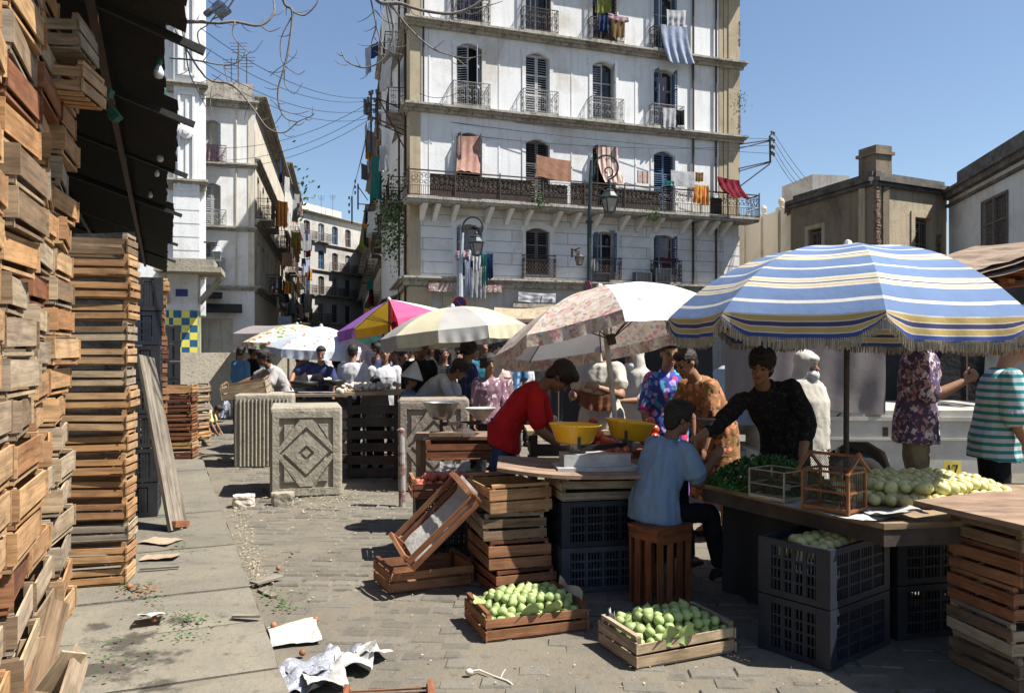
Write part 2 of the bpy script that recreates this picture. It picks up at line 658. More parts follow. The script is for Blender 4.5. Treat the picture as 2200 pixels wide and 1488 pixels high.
def ground_mat(name, c1, c2, c3, bs=.6):
    c1, c2, c3 = ka(c1), ka(c2), ka(c3)
    m, nt, b, o = new_mat(name)
    vec = coords(nt, 'Object', rand=False)
    f = noise_n(nt, vec, 1.3, 10, .7, .5)
    r = ramp(nt, [(.42, 0.0), (.62, 1.0)])
    nt.links.new(f, r.inputs[0])
    c = mixc(nt, r.outputs[0], c1, c2)
    f2 = noise_n(nt, vec, 9, 8, .75)
    r2 = ramp(nt, [(.55, 0.0), (.68, .85)])
    nt.links.new(f2, r2.inputs[0])
    c = mixc(nt, r2.outputs[0], c, c3)
    geo = nt.nodes.new('ShaderNodeNewGeometry')
    mr = nt.nodes.new('ShaderNodeMapRange')
    mr.inputs[3].default_value = .84
    mr.inputs[4].default_value = 1.14
    nt.links.new(geo.outputs['Random Per Island'], mr.inputs[0])
    hs = nt.nodes.new('ShaderNodeHueSaturation')
    nt.links.new(mr.outputs[0], hs.inputs['Value'])
    nt.links.new(c, hs.inputs['Color'])
    nt.links.new(hs.outputs[0], b.inputs['Base Color'])
    b.inputs['Roughness'].default_value = .85
    b.inputs['Specular IOR Level'].default_value = .2
    bump(nt, b, noise_n(nt, vec, 30, 8, .7), bs, .02)
    return m


M['paving'] = ground_mat('worn_setts', (.175, .158, .128), (.14, .127, .104), (.088, .08, .064))
M['dirt'] = ground_mat('packed_dirt', (.175, .153, .118), (.14, .124, .097), (.09, .078, .06))
M['slab'] = ground_mat('pavement_slab', (.225, .203, .158), (.17, .155, .125), (.095, .086, .07), .7)
def newsprint():
    m, nt, b, o = new_mat('newsprint')
    vec = coords(nt, 'Object')
    wv = nt.nodes.new('ShaderNodeTexWave')
    wv.bands_direction = 'Y'
    wv.inputs['Scale'].default_value = 38
    wv.inputs['Distortion'].default_value = .6
    nt.links.new(vec, wv.inputs['Vector'])
    blk = noise_n(nt, vec, 9, 1)
    r = ramp(nt, [(.46, 0.0), (.5, .55)])
    nt.links.new(blk, r.inputs[0])
    fine = noise_n(nt, vec, 160, 2)
    r2 = ramp(nt, [(.45, 0.0), (.55, 1.0)])
    nt.links.new(fine, r2.inputs[0])
    k = N(nt, 'ShaderNodeMath', operation='MULTIPLY')
    nt.links.new(wv.outputs['Fac'], k.inputs[0])
    nt.links.new(r2.outputs[0], k.inputs[1])
    k2 = N(nt, 'ShaderNodeMath', operation='MULTIPLY')
    nt.links.new(k.outputs[0], k2.inputs[0])
    nt.links.new(r.outputs[0], k2.inputs[1])
    c = mixc(nt, k2.outputs[0], (.38, .375, .35), (.10, .10, .10))
    nt.links.new(c, b.inputs['Base Color'])
    b.inputs['Roughness'].default_value = .9
    bump(nt, b, noise_n(nt, vec, 14, 4), .5, .02)
    return m


M['paper'] = newsprint()


def stained_slab():
    """wet stain with its own ragged outline, soaked into the slabs by the crate pile"""
    m = M['slab']
    nt = m.node_tree
    b = nt.nodes['Principled BSDF']
    src = b.inputs['Base Color'].links[0].from_socket
    vec = coords(nt, 'Object', rand=False)
    tot = None
    nz = nt.nodes.new('ShaderNodeTexNoise')
    nz.inputs['Scale'].default_value = 5
    nz.inputs['Detail'].default_value = 8
    nz.inputs['Roughness'].default_value = .7
    nt.links.new(vec, nz.inputs['Vector'])
    for (px, py, r) in ((262, 1375, .17), (235, 1440, .27), (300, 1420, .17), (205, 1340, .10), (395, 1330, .10), (330, 1470, .1)):
        g = G(px, py, .12)
        d = N(nt, 'ShaderNodeVectorMath', operation='DISTANCE')
        d.inputs[1].default_value = tuple(g)
        nt.links.new(vec, d.inputs[0])
        q = N(nt, 'ShaderNodeMath', operation='DIVIDE')
        q.inputs[1].default_value = r
        nt.links.new(d.outputs['Value'], q.inputs[0])
        if tot is None:
            tot = q.outputs[0]
        else:
            mn = N(nt, 'ShaderNodeMath', operation='MINIMUM')
            nt.links.new(tot, mn.inputs[0])
            nt.links.new(q.outputs[0], mn.inputs[1])
            tot = mn.outputs[0]
    a = N(nt, 'ShaderNodeMath', operation='MULTIPLY_ADD')
    a.inputs[1].default_value = 4.2
    nt.links.new(nz.outputs['Fac'], a.inputs[0])
    a.inputs[2].default_value = -1.9
    s = N(nt, 'ShaderNodeMath', operation='ADD')
    nt.links.new(tot, s.inputs[0])
    nt.links.new(a.outputs[0], s.inputs[1])
    r = ramp(nt, [(.55, .85), (1.0, 0.0)])
    nt.links.new(s.outputs[0], r.inputs[0])
    c = mixc(nt, r.outputs[0], src, (.05, .043, .036))
    nt.links.new(c, b.inputs['Base Color'])


stained_slab()
M['peeling'] = plaster('peeling_paint', (.30, .25, .205), (.40, .37, .31), (.17, .135, .105), scale=2.2, streak=.4, bmp=.8, spotty=.6)
# ------------------------------------------------------------------ ground, setts, pavement
KS = -.438                                # the kerb runs along x = .555 + KS * y


def kx(y):
    return .555 + KS * y


mb = MB()
mb.grid(lambda a, b: (-150 + 300 * a, -20 + 320 * b, -.03), 30, 30)
struct(mb.build('ground', M['dirt']))

mb = MB()
row = 0
y = 2.0
while y < 17.5:
    dy = .105 + .03 * min(1, y / 8) + u(-.008, .01)
    x = kx(y) + .16 + u(0, .1)
    while x < min(4.2, 1.6 + y * .6):
        w = u(.15, .25)
        cx, cy = x + w / 2, y + dy / 2 + .10 * math.sin(x * 1.1) + .02 * math.sin(x * 3 + y)
        h = u(-.012, .008)
        g = .006
        hw, hd = w / 2 - g, dy / 2 - g
        tx, ty = u(-.03, .03), u(-.04, .04)
        rot = u(-.04, .04) - .05
        cs, sn = math.cos(rot), math.sin(rot)
        pts = []
        for k, zz in ((1.0, -.035), (.98, h - .012), (.80, h)):
            for sx, sy in ((-1, -1), (1, -1), (1, 1), (-1, 1)):
                lx, ly = sx * (hw - (1 - k) * .05), sy * (hd - (1 - k) * .05)
                pts.append((cx + lx * cs - ly * sn, cy + lx * sn + ly * cs, zz + (tx * lx + ty * ly if zz > -.03 else 0)))
        fs = [(8, 9, 10, 11)]
        for a in (0, 4):
            fs += [(a + i, a + (i + 1) % 4, a + 4 + (i + 1) % 4, a + 4 + i) for i in range(4)]
        mb.add(pts, fs)
        x += w
    y += dy
struct(mb.build('cobble_paving', M['paving']))
# dirt that has settled between and over the setts
mb = MB()


def dirtz(a, b):
    yy = 1.5 + 17 * b
    xx = kx(yy) + .02 + a * 9
    return (xx, yy, -.0045 + .016 * noise.noise(V((xx * 1.3, yy * 1.3, 0))) + .006 * noise.noise(V((xx * 6, yy * 6, 3))))


mb.grid(dirtz, 150, 280)
struct(mb.build('settled_dirt', M['dirt'], smooth=True))

# pavement: long kerb slabs with open joints
KZ = .12
dv = V((KS, 1, 0)).normalized()
nv = V((-dv.y, dv.x, 0))                  # to the left of the walking direction


def pave_pt(y, off, z=0.0):
    return V((kx(y), y, z)) + nv * off


ys = [.6, 1.5, 2.2, 2.95, 3.79, 4.46, 5.1, 6.2, 7.5, 8.8, 10.2, 11.6, 13.1, 14.7, 16.5, 18.6, 21]
mb = MB()
for i in range(len(ys) - 1):
    for (o0, o1) in ((0, 1.42), (1.43, 2.9), (2.91, 4.6)):
        jx = 0 if o0 == 0 else u(-.3, .3)
        g = .008
        a0, a1 = ys[i] + g + jx, ys[i + 1] - g + jx
        dz = u(-.008, .006)
        n1, n2 = 8, 7
        top = []

        def top_pt(a, b, e=0.0):
            yy = a0 + (a1 - a0) * a
            of = o0 + .012 * noise.noise(V((yy * 3, o0, 1))) * (1 if b == 0 else 0) + (o1 - o0) * b
            p = pave_pt(yy, of)
            zz = KZ + dz + .006 * noise.noise(V((p.x * 3, p.y * 3, 0))) - e
            return (p.x, p.y, zz)
        mb.grid(lambda a, b: top_pt(a, b, .012 if (b == 0 or a in (0, 1)) else 0), 10, 8)
        c = [top_pt(0, 0, .012), top_pt(1, 0, .012), top_pt(1, 1, .012), top_pt(0, 1, .012)]
        lo = [(q[0], q[1], -.05) for q in c]
        mb.add(c + lo, [(0, 4, 5, 1), (1, 5, 6, 2), (2, 6, 7, 3), (3, 7, 4, 0)])
struct(mb.build('pavement', M['slab'], smooth=False))
mb = MB()
a, b_, c, d = pave_pt(.4, 0.05), pave_pt(21.2, 0.05), pave_pt(21.2, 9), pave_pt(.4, 9)
mb.add([(q.x, q.y, .085) for q in (a, b_, c, d)], [(0, 1, 2, 3)])
struct(mb.build('pavement_bedding', M['dirt']))

# ------------------------------------------------------------------ buildings
def wall_with_holes(mb, t0, t1, z0, z1, holes, depth=.32, y=0.0):
    """holes: (ta, tb, za, zb, rise)  openings with reveals and a shallow segmental arch"""
    ts = sorted(set([t0, t1] + [h[0] for h in holes] + [h[1] for h in holes]))
    zs = sorted(set([z0, z1] + [h[2] for h in holes] + [h[3] for h in holes]))
    ts = [t for t in ts if t0 <= t <= t1]
    zs = [z for z in zs if z0 <= z <= z1]
    for i in range(len(ts) - 1):
        for j in range(len(zs) - 1):
            ct, cz = (ts[i] + ts[i + 1]) / 2, (zs[j] + zs[j + 1]) / 2
            if any(h[0] < ct < h[1] and h[2] < cz < h[3] for h in holes):
                continue
            mb.add([(ts[i], y, zs[j]), (ts[i + 1], y, zs[j]), (ts[i + 1], y, zs[j + 1]), (ts[i], y, zs[j + 1])], [(0, 1, 2, 3)])
    for (a, b, c, d, rise) in holes:
        mb.add([(a, y, c), (a, y + depth, c), (a, y + depth, d), (a, y, d)], [(0, 1, 2, 3)])
        mb.add([(b, y, c), (b, y, d), (b, y + depth, d), (b, y + depth, c)], [(0, 1, 2, 3)])
        mb.add([(a, y, c), (b, y, c), (b, y + depth, c), (a, y + depth, c)], [(0, 1, 2, 3)])
        mb.add([(a, y, d), (a, y + depth, d), (b, y + depth, d), (b, y, d)], [(0, 1, 2, 3)])
        if rise:
            n = 8
            arc = [(a + (b - a) * k / n, d - rise * (1 - math.sin(PI * k / n)) ** 1.0) for k in range(n + 1)]
            for k in range(n):
                p, q = arc[k], arc[k + 1]
                if p[1] > d - .001 and q[1] > d - .001:
                    continue
                mb.add([(p[0], y + .002, p[1]), (q[0], y + .002, q[1]), (q[0], y + .002, d), (p[0], y + .002, d),
                        (p[0], y + depth, p[1]), (q[0], y + depth, q[1])], [(0, 1, 2, 3), (0, 4, 5, 1)])


def shutter_leaf(mb, x0, x1, z0, z1, y, ang=0.0, hinge='l', slat=.09, rails=2):
    """louvred leaf hinged at x0 or x1, swung by ang"""
    w = x1 - x0
    old = mb.M
    hx = x0 if hinge == 'l' else x1
    L = Matrix.Translation((hx, y, 0)) @ Matrix.Rotation(ang if hinge == 'l' else -ang, 4, 'Z')
    mb.M = (old @ L) if old else L
    s = 0 if hinge == 'l' else -w
    t = .035
    mb.box(s, s + .06, 0, t, z0, z1)
    mb.box(s + w - .06, s + w, 0, t, z0, z1)
    zz = [z0 + (z1 - z0) * k / (rails + 1) for k in range(rails + 2)]
    for k, z in enumerate(zz):
        a, b = (z, z + .08) if k == 0 else ((z - .08, z) if k == rails + 1 else (z - .04, z + .04))
        mb.box(s + .06, s + w - .06, .002, t - .002, a, b)
    for k in range(rails + 1):
        a, b = zz[k] + .09, zz[k + 1] - .06
        n = max(1, int((b - a) / slat))
        for i in range(n):
            z = a + (i + .5) * (b - a) / n
            mb.cbox((s + w / 2, t / 2, z), (w - .12, .045, .008), rx=R(38))
    mb.M = old


def window(parent, Mx, t, z0, w, h, style='closed', mat='shutter_grey', depth=.26, detail=True, rng=rnd):
    """window part with frame, glass and shutter sub-parts set in an opening"""
    a, b, z1 = t - w / 2, t + w / 2, z0 + h
    mb = MB(); mb.M = Mx
    mb.box(a, b, depth + .12, depth + .14, z0, z1)
    win = mb.build('window', M['void'], parent)
    mb = MB(); mb.M = Mx
    f = .05
    mb.box(a, a + f, depth, depth + .05, z0, z1)
    mb.box(b - f, b, depth, depth + .05, z0, z1)
    mb.box(a + f, b - f, depth + .002, depth + .048, z1 - f, z1)
    if style in ('glass', 'half'):
        mb.box(t - .03, t + .03, depth + .002, depth + .048, z0, z1 - f)
        for k in (1, 2):
            zc = z0 + h * k / 3
            mb.box(a + f, b - f, depth + .004, depth + .04, zc - .02, zc + .02)
    mb.build('frame', M['frame_white'] if style == 'glass' else M[mat], win)
    if style in ('glass', 'half'):
        mb = MB(); mb.M = Mx
        mb.box(a + f, b - f, depth + .05, depth + .056, z0, z1 - f)
        mb.build('pane', M['glass'], win)
    if not detail and style != 'open':
        mb = MB(); mb.M = Mx
        shutter_leaf(mb, a + .01, t - .005, z0, z1 - .06, depth - .1, 0, 'l', .16, 1)
        mb.build('shutter', M[mat], win)
        mb = MB(); mb.M = Mx
        shutter_leaf(mb, t + .005, b - .01, z0, z1 - .06, depth - .1, 0, 'r', .16, 1)
        mb.build('shutter', M[mat], win)
        return win
    an = {'closed': (0, 0), 'ajar': (-R(8), R(0)), 'open': (-R(82), -R(78)), 'half': (0, -R(80)), 'glass': (-R(84), -R(84)), 'mid': (-R(25), -R(60))}[style]
    for k, (x0, x1, hg) in enumerate(((a + .01, t - .005, 'l'), (t + .005, b - .01, 'r'))):
        mb = MB(); mb.M = Mx
        shutter_leaf(mb, x0, x1, z0, z1 - .06, depth - .1, an[k], hg)
        mb.build('shutter', M[mat], win)
    return win


def railing(parent, Mx, t0, t1, z0, h, out, mat='iron_pale', style='scroll', floor=True, name='balcony'):
    mb = MB(); mb.M = Mx
    mb.box(t0, t1, -out - .04, -.002, z0 - .06, z0)
    bal = mb.build(name, M['cornice'], parent)
    mb = MB(); mb.M = Mx
    segs = [((t0, -out), (t1, -out)), ((t0 + .01, 0), (t0 + .01, -out)), ((t1 - .01, 0), (t1 - .01, -out))]
    for (a, b) in segs:
        L = math.hypot(b[0] - a[0], b[1] - a[1])
        A, B = V((a[0], a[1], 0)), V((b[0], b[1], 0))
        for zz, th in ((z0 + h, .03), (z0 + .05, .02), (z0 + h - .14, .015)):
            mb.beam(A + V((0, 0, zz)), B + V((0, 0, zz)), th, th)
        n = max(2, int(L / (.09 if style != 'lattice' else .3)))
        d = (B - A) / n
        for i in range(n + 1):
            p = A + d * i
            mb.beam(p + V((0, 0, z0)), p + V((0, 0, z0 + h)), .012, .012)
        if style == 'lattice':
            m = max(2, int(L / .13))
            dd = (B - A) / m
            hh = h - .14
            for i in range(-4, m):
                for s in (0, 1):
                    ks = [i, i + 4] if s == 0 else [i + 4, i]
                    za, zb = z0 + .05, z0 + hh
                    k0, k1 = ks
                    f0 = max(0, min(1, (0 - k0) / (k1 - k0))) if k1 > k0 else max(0, min(1, (m - k0) / (k1 - k0)))
                    f1 = max(0, min(1, (m - k0) / (k1 - k0))) if k1 > k0 else max(0, min(1, (0 - k0) / (k1 - k0)))
                    if f1 <= f0:
                        continue
                    p = A + dd * (k0 + (k1 - k0) * f0) + V((0, 0, za + (zb - za) * f0))
                    q = A + dd * (k0 + (k1 - k0) * f1) + V((0, 0, za + (zb - za) * f1))
                    mb.beam(p, q, .014, .014)
        else:
            m = max(1, int(L / .26))
            dd = (B - A) / m
            for i in range(m):
                c = A + dd * (i + .5)
                for (zc, r) in ((z0 + h * .32, .11), (z0 + h * .62, .085)):
                    ux = (B - A).normalized()
                    pts = []
                    for k in range(14):
                        an = k / 13 * 2 * PI * 1.25
                        rr = r * (1 - .45 * k / 13)
                        pts.append(c + ux * rr * math.cos(an) + V((0, 0, zc + rr * math.sin(an))))
                    mb.tube(pts, .011, 4, cap=False)
    mb.build('railing', M[mat], bal)
    return bal


def surround(mb, t, z0, w, h, y=-.03, fw=.16, rise=.14):
    """raised plaster band round an opening"""
    a, b, z1 = t - w / 2, t + w / 2, z0 + h
    mb.box(a - fw, a - .005, y, 0.01, z0, z1 - rise)
    mb.box(b + .005, b + fw, y, 0.01, z0, z1 - rise)
    n = 10
    out = [(a - fw - .06, z1 - rise), (a - fw - .06, z1 + .06)] + [(a - fw + (b - a + 2 * fw) * k / n, z1 + .06 + .22 * math.sin(PI * k / n)) for k in range(n + 1)] + [(b + fw + .06, z1 + .06), (b + fw + .06, z1 - rise)]
    inn = [(b + .005 - (b - a + .01) * k / n, z1 - rise * (1 - math.sin(PI * k / n))) for k in range(n + 1)]
    # strip between outer and inner outline
    o2 = out[2:2 + n + 1]
    i2 = inn[::-1]
    for k in range(n):
        q = [o2[k], o2[k + 1], i2[k + 1], i2[k]]
        mb.prism(q, y, .01)
    mb.prism([(a - fw - .06, z1 - rise), (a - fw - .06, z1 + .06), o2[0], i2[0]], y, .01)
    mb.prism([(b + fw + .06, z1 - rise), i2[-1], o2[-1], (b + fw + .06, z1 + .06)], y, .01)


def cornice(mb, t0, t1, z, out=.28, h=.22, y=0.0, teeth=False):
    mb.box(t0, t1, y - out, y + .02, z - .08, z)
    mb.box(t0 + .03, t1 - .03, y - out * .7, y + .02, z - .15, z - .082)
    mb.box(t0 + .05, t1 - .05, y - out * .35, y + .02, z - h - .06, z - .152)
    if teeth:
        x = t0 + .1
        while x < t1 - .1:
            mb.box(x, x + .09, y - out * .6, y - out * .36, z - h, z - .152)
            x += .2


LAUNDRY = []


def cloth(name, label, cat, mat, A, B, drop, group=None, wave=.04, nu=14, nv=10, sag=.03, seed=0, taper=0.0, sway=(0, 0, 0), thick=.008, round_hem=0.0):
    """sheet hung between two points, dropping down with folds; two faces make it a real thickness"""
    A, B = V(A), V(B)
    ax = (B - A)
    n = V((ax.y, -ax.x, 0)).normalized()
    sw = V(sway)
    rs = random.Random(seed * 7 + len(LAUNDRY))
    ph = rs.uniform(0, 6)
    kk = rs.uniform(2.2, 4)
    s1 = rs.uniform(0, 9)

    def fn(a, b, off):
        t = (a - .5) * (1 - taper * b) + .5
        p = A + ax * t
        z = -drop * b * (1 + round_hem * math.sin(a * PI) + .09 * noise.noise(V((a * 2.3, s1, 0)))) - sag * math.sin(a * PI) * (1 - b * .3)
        w = wave * math.sin(a * kk * 2 * PI + ph + b * 1.3) * (.25 + b) + .5 * wave * noise.noise(V((a * 4, b * 4, ph)))
        return p + n * (w + off) + V((0, 0, z + rs.uniform(-.004, .004) * (b > .95))) + sw * b * b
    mb = MB()
    mb.grid(lambda a, b: fn(a, b, 0), nu, nv)
    mb.grid(lambda a, b: fn(a, b, -thick), nu, nv)
    o = mb.build(name, mat, smooth=True)
    if label is not None:
        tag(o, label, cat, group)
    LAUNDRY.append(o)
    return o


# ---- the tall white tenement ------------------------------------------------
FM = Frame(-4.115, 32.0, (.945, .327))
main = thing('tenement_building', 'tall white peeling tenement with cornices, shuttered windows and a long iron balcony', 'building', (0, 0, 0))
W = 15.47
D1 = 9.0
rowz = [(4.75, 2.12, .16), (7.78, 2.85, .2), (11.68, 2.62, .2), (15.1, 2.6, .2)]
cols_px = [1008, 1155, 1297, 1427]
tc = [FM.t(p) for p in cols_px]
holes = []
ww = 1.08
for r, (z0, h, rise) in enumerate(rowz):
    for k, t in enumerate(tc):
        z = z0 + (.0 if r else (.0 if k < 1 else .35 if k > 1 else .15))
        holes.append((t - ww / 2, t + ww / 2, z, z0 + h, rise))
shop = [(FM.t(950), FM.t(1058), .1, 3.3, 0), (FM.t(1103), FM.t(1215), .1, 3.5, .0), (FM.t(1240), FM.t(1330), .1, 3.4, 0), (FM.t(1370), FM.t(1470), .1, 3.4, 0)]
mb = MB(); mb.M = FM.M
wall_with_holes(mb, .42, W - .95, 7.45, 19, [h for h in holes if h[2] > 7], .34)
for (a, b, za, zb) in ((0, .42, 4.62, 22),):
    pass
mb.box(.42, W - .1, .6, D1, 4.3, 18.95)      # body behind
wl = mb.build('wall', M['white_wall'], main)
mb = MB(); mb.M = FM.M
wall_with_holes(mb, .42, W - .75, 4.62, 7.5, [h for h in holes if h[2] < 7], .34, y=-.015)
mb.build('lower_wall', M['coursed'], main)
mb = MB(); mb.M = FM.M
wall_with_holes(mb, 0, W, 0, 4.62, shop, .5, y=-.01)
mb.build('shop_wall', M['grey_wall'], main)
mb = MB(); mb.M = FM.M
mb.box(0, .44, -.05, .6, 4.3, 19)
mb.box(0, .9, -.06, .6, .0, 4.25)
mb.box(1.35, 1.8, -.055, .4, .0, 3.9)
mb.box(W - .78, W + .02, -.04, .5, 7.5, 19)
mb.box(W - .55, W + .06, -.08, .5, 7.5, 19)
mb.box(W - 1.02, W - .80, -.02, .5, 7.5, 19)
mb.parts('corner_pier', M['tan_wall'], main)
mb = MB(); mb.M = FM.M
mb.box(W - .76, W + .04, -.03, .5, 4.6, 7.5)
for z in (5.1, 5.58, 6.06, 6.54, 7.02):
    mb.box(W - .78, W + .06, -.05, .48, z - .45, z - .03)
mb.build('corner_quoin', M['white_wall'], main)
mb = MB(); mb.M = FM.M
for k in range(34):                     # rubble where the render has fallen off the right corner
    z = 11.7 + k * .085 if k < 22 else 15.8 + (k - 22) * .1
    mb.box(W + .02 + u(-.03, .01), W + .085 + u(-.02, .02), -.1 + u(-.01, .02), .2, z, z + .06)
mb.build('exposed_rubble', M['rubble'], main)
mb = MB(); mb.M = FM.M
surr = mb
for r, (z0, h, rise) in enumerate(rowz):
    for t in tc:
        surround(mb, t, z0 + (.02 if r else 0), ww, h, y=-.035 if r else -.045, rise=rise)
for px in (922, 1072, 1228, 1365, 1487):
    t = FM.t(px)
    mb.box(t - .025, t + .025, -.02, .0, 7.8, 11.3)
    mb.box(t - .025, t + .025, -.02, .0, 11.7, 14.7)
mb.build('window_surround', M['white_wall'], main)
mb = MB(); mb.M = FM.M
cornice(mb, -.25, W + .3, 11.58, .46)
cornice(mb, -.25, W + .3, 15.0, .46)
cornice(mb, -.25, W + .3, 18.3, .6)
cornice(mb, -.3, W + .1, 4.66, .42, .3)
cornice(mb, -.3, W + .3, 19.3, .6, .3)
mb.build('cornice', M['cornice'], main)
mb = MB(); mb.M = FM.M
bt0, bt1 = -.25, W + .45
mb.box(bt0, bt1, -1.0, -.02, 7.52, 7.62)
mb.box(bt0 - .05, bt1 + .05, -1.06, -.022, 7.622, 7.72)
bal = mb.build('balcony', M['cornice'], main)
mb = MB(); mb.M = FM.M
for px in (905, 932, 972, 1045, 1087, 1128, 1190, 1230, 1275, 1332, 1367, 1405, 1462, 1497, 1522, 1548):
    t = FM.t(px)
    if t > W + .2:
        t = W + .15
    mb.M = FM.M @ Matrix.Translation((t, 0, 0)) @ Matrix.Rotation(PI / 2, 4, 'Z')
    # wedge in the (out, z) plane
    mb.prism([(-.85, 7.50), (-.85, 7.42), (-.55, 7.26), (-.28, 7.08), (-.14, 6.95), (-.03, 6.90), (-.03, 7.50)], -.09, .09)
mb.parts('corbel', M['white_wall'], bal)
mb = MB(); mb.M = FM.M
z0, h = 7.72, 1.02
A0, B0 = bt0, bt1
for (a, b) in (((A0, -1.0), (B0, -1.0)), ((A0, -1.0), (A0, -.02)), ((B0, -1.0), (B0, -.02))):
    A, B = V((a[0], a[1], 0)), V((b[0], b[1], 0))
    L = (B - A).length
    ux = (B - A).normalized()
    for zz, th in ((z0 + h, .05), (z0 + .06, .035), (z0 + .42, .02), (z0 + h - .12, .02)):
        mb.beam(A + V((0, 0, zz)), B + V((0, 0, zz)), th, th)
    n = int(L / .085)
    for i in range(n + 1):
        p = A + ux * L * i / n
        big = i % 22 == 0
        mb.beam(p + V((0, 0, z0)), p + V((0, 0, z0 + (h + .1 if big else .42))), .045 if big else .016, .045 if big else .016)
    m = int(L / .2)
    for i in range(m):
        c = A + ux * L * (i + .5) / m
        for (zc, r, w) in ((z0 + .58, .10, 1), (z0 + .78, .085, -1)):
            pts = [c + ux * r * (1 - .5 * k / 11) * math.cos(w * k / 11 * 8 + i) + V((0, 0, zc + r * (1 - .5 * k / 11) * math.sin(w * k / 11 * 8 + i))) for k in range(12)]
            mb.tube(pts, .013, 4, cap=False)
mb.build('railing', M['iron'], bal)
mb = MB(); mb.M = FM.M
for (pa, pb, zt) in ((912, 1125, 8.62), (1150, 1200, 8.55), (1208, 1262, 8.7), (1300, 1395, 8.6), (1500, 1525, 8.5)):
    mb.box(FM.t(pa), FM.t(pb), -.96, -.95, 7.76, zt)
mb.parts('reed_screen', M['screen'], bal)
# windows
sty = {3: [('glass', 'shutter_dark'), ('glass', 'shutter_dark'), ('glass', 'shutter_dark'), ('glass', 'shutter_blue')],
       2: [('mid', 'shutter_grey'), ('closed', 'shutter_pale'), ('half', 'shutter_pale'), ('glass', 'shutter_blue')],
       1: [('open', 'shutter_dark'), ('closed', 'shutter_dark'), ('open', 'shutter_dark'), ('ajar', 'shutter_blue')],
       0: [('glass', 'shutter_grey'), ('closed', 'shutter_dark'), ('glass', 'shutter_blue'), ('glass', 'shutter_blue')]}
for r, (z0, h, rise) in enumerate(rowz):
    for k, t in enumerate(tc):
        hz = [q for q in holes if abs(q[0] - (t - ww / 2)) < .01 and abs(q[3] - z0 - h) < .01][0]
        s, mt = sty[r][k]
        window(main, FM.M, t, hz[2] + .01, ww - .01, hz[3] - hz[2] - .02, s, mt)
for k, t in enumerate(tc):
    railing(main, FM.M, t - .78, t + .78, 11.64, .95, .42, 'iron_pale' if k else 'iron_pale')
    railing(main, FM.M, t - .78, t + .78, 15.06, .95, .42, 'iron')
for k, t in enumerate(tc[1:]):
    railing(main, FM.M, t - .72, t + .72, 4.74, .95, .3, 'iron_rust' if k < 2 else 'iron', 'lattice')
# downpipes
for px in (1487, 1536):
    mb = MB(); mb.M = FM.M
    t = FM.t(px)
    mb.tube([(t, -.1, 19), (t, -.1, 8.9)], .05, 6)
    mb.tube([(t, -.1, 7.5), (t, -.1, 4.6)], .05, 6)
    mb.build('downpipe', M['iron_rust'], main)
mb = MB(); mb.M = FM.M
mb.tube([(.55, -.08, 19), (.55, -.08, 11.6)], .04, 6)
mb.build('downpipe', M['iron_rust'], main)
# shop fronts
for i, (a, b, z0, z1, _) in enumerate(shop):
    mb = MB(); mb.M = FM.M
    mb.box(a, b, .52, .55, z0, z1)
    mb.build('shop_opening', M['void'] if i != 1 else M['shutter_brown'], main)
mb = MB(); mb.M = FM.M
x = FM.t(1100)
while x < FM.t(1215):
    mb.box(x, x + .07, .46, .51, .1, 3.45)
    x += .1
mb.build('roller_shutter', M['shutter_brown'], main)
mb = MB(); mb.M = FM.M
mb.box(FM.t(1100), FM.t(1220), -.12, .0, 3.5, 3.66)
mb.box(FM.t(1240), FM.t(1480), -.10, .0, 3.6, 3.74)
mb.build('shop_lintel', M['cornice'], main)
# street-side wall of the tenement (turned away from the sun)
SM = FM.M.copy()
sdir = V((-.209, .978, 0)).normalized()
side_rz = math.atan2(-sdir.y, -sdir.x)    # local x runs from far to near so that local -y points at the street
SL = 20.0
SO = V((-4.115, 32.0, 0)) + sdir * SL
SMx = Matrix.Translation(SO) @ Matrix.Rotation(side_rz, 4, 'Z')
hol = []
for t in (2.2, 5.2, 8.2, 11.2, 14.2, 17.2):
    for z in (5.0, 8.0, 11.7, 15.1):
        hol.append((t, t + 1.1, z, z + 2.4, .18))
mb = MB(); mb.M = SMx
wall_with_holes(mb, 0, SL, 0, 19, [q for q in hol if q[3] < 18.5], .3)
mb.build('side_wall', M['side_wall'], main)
mb = MB(); mb.M = SMx
cornice(mb, 0, SL + .1, 4.66, .42, .3)
cornice(mb, 0, SL + .1, 11.58, .34)
cornice(mb, 0, SL + .1, 15.0, .34)
cornice(mb, 0, SL + .1, 18.3, .34)
cornice(mb, 0, SL + .1, 19.3, .6)
mb.build('side_cornice', M['cornice'], main)
for i, hq in enumerate(hol):
    window(main, SMx, (hq[0] + hq[1]) / 2, hq[2] + .01, 1.09, 2.38, 'closed', ['shutter_grey', 'shutter_brown', 'shutter_pale'][i % 3], detail=False)
for t in (1.5, 4.6, 7.7, 10.6, 13.6, 16.5):
    for z in (7.9, 11.6, 15.05):
        if (t * 10 + z) % 3 > .6:
            railing(main, SMx, t, t + 2.3, z, 1.0, .75, 'iron_rust')
for t in (9.3, 15.8, 19.3):
    mb = MB(); mb.M = SMx
    mb.tube([(t, -.12, 19), (t, -.12, .5)], .06, 6)
    mb.build('downpipe', M['iron_rust'], main)


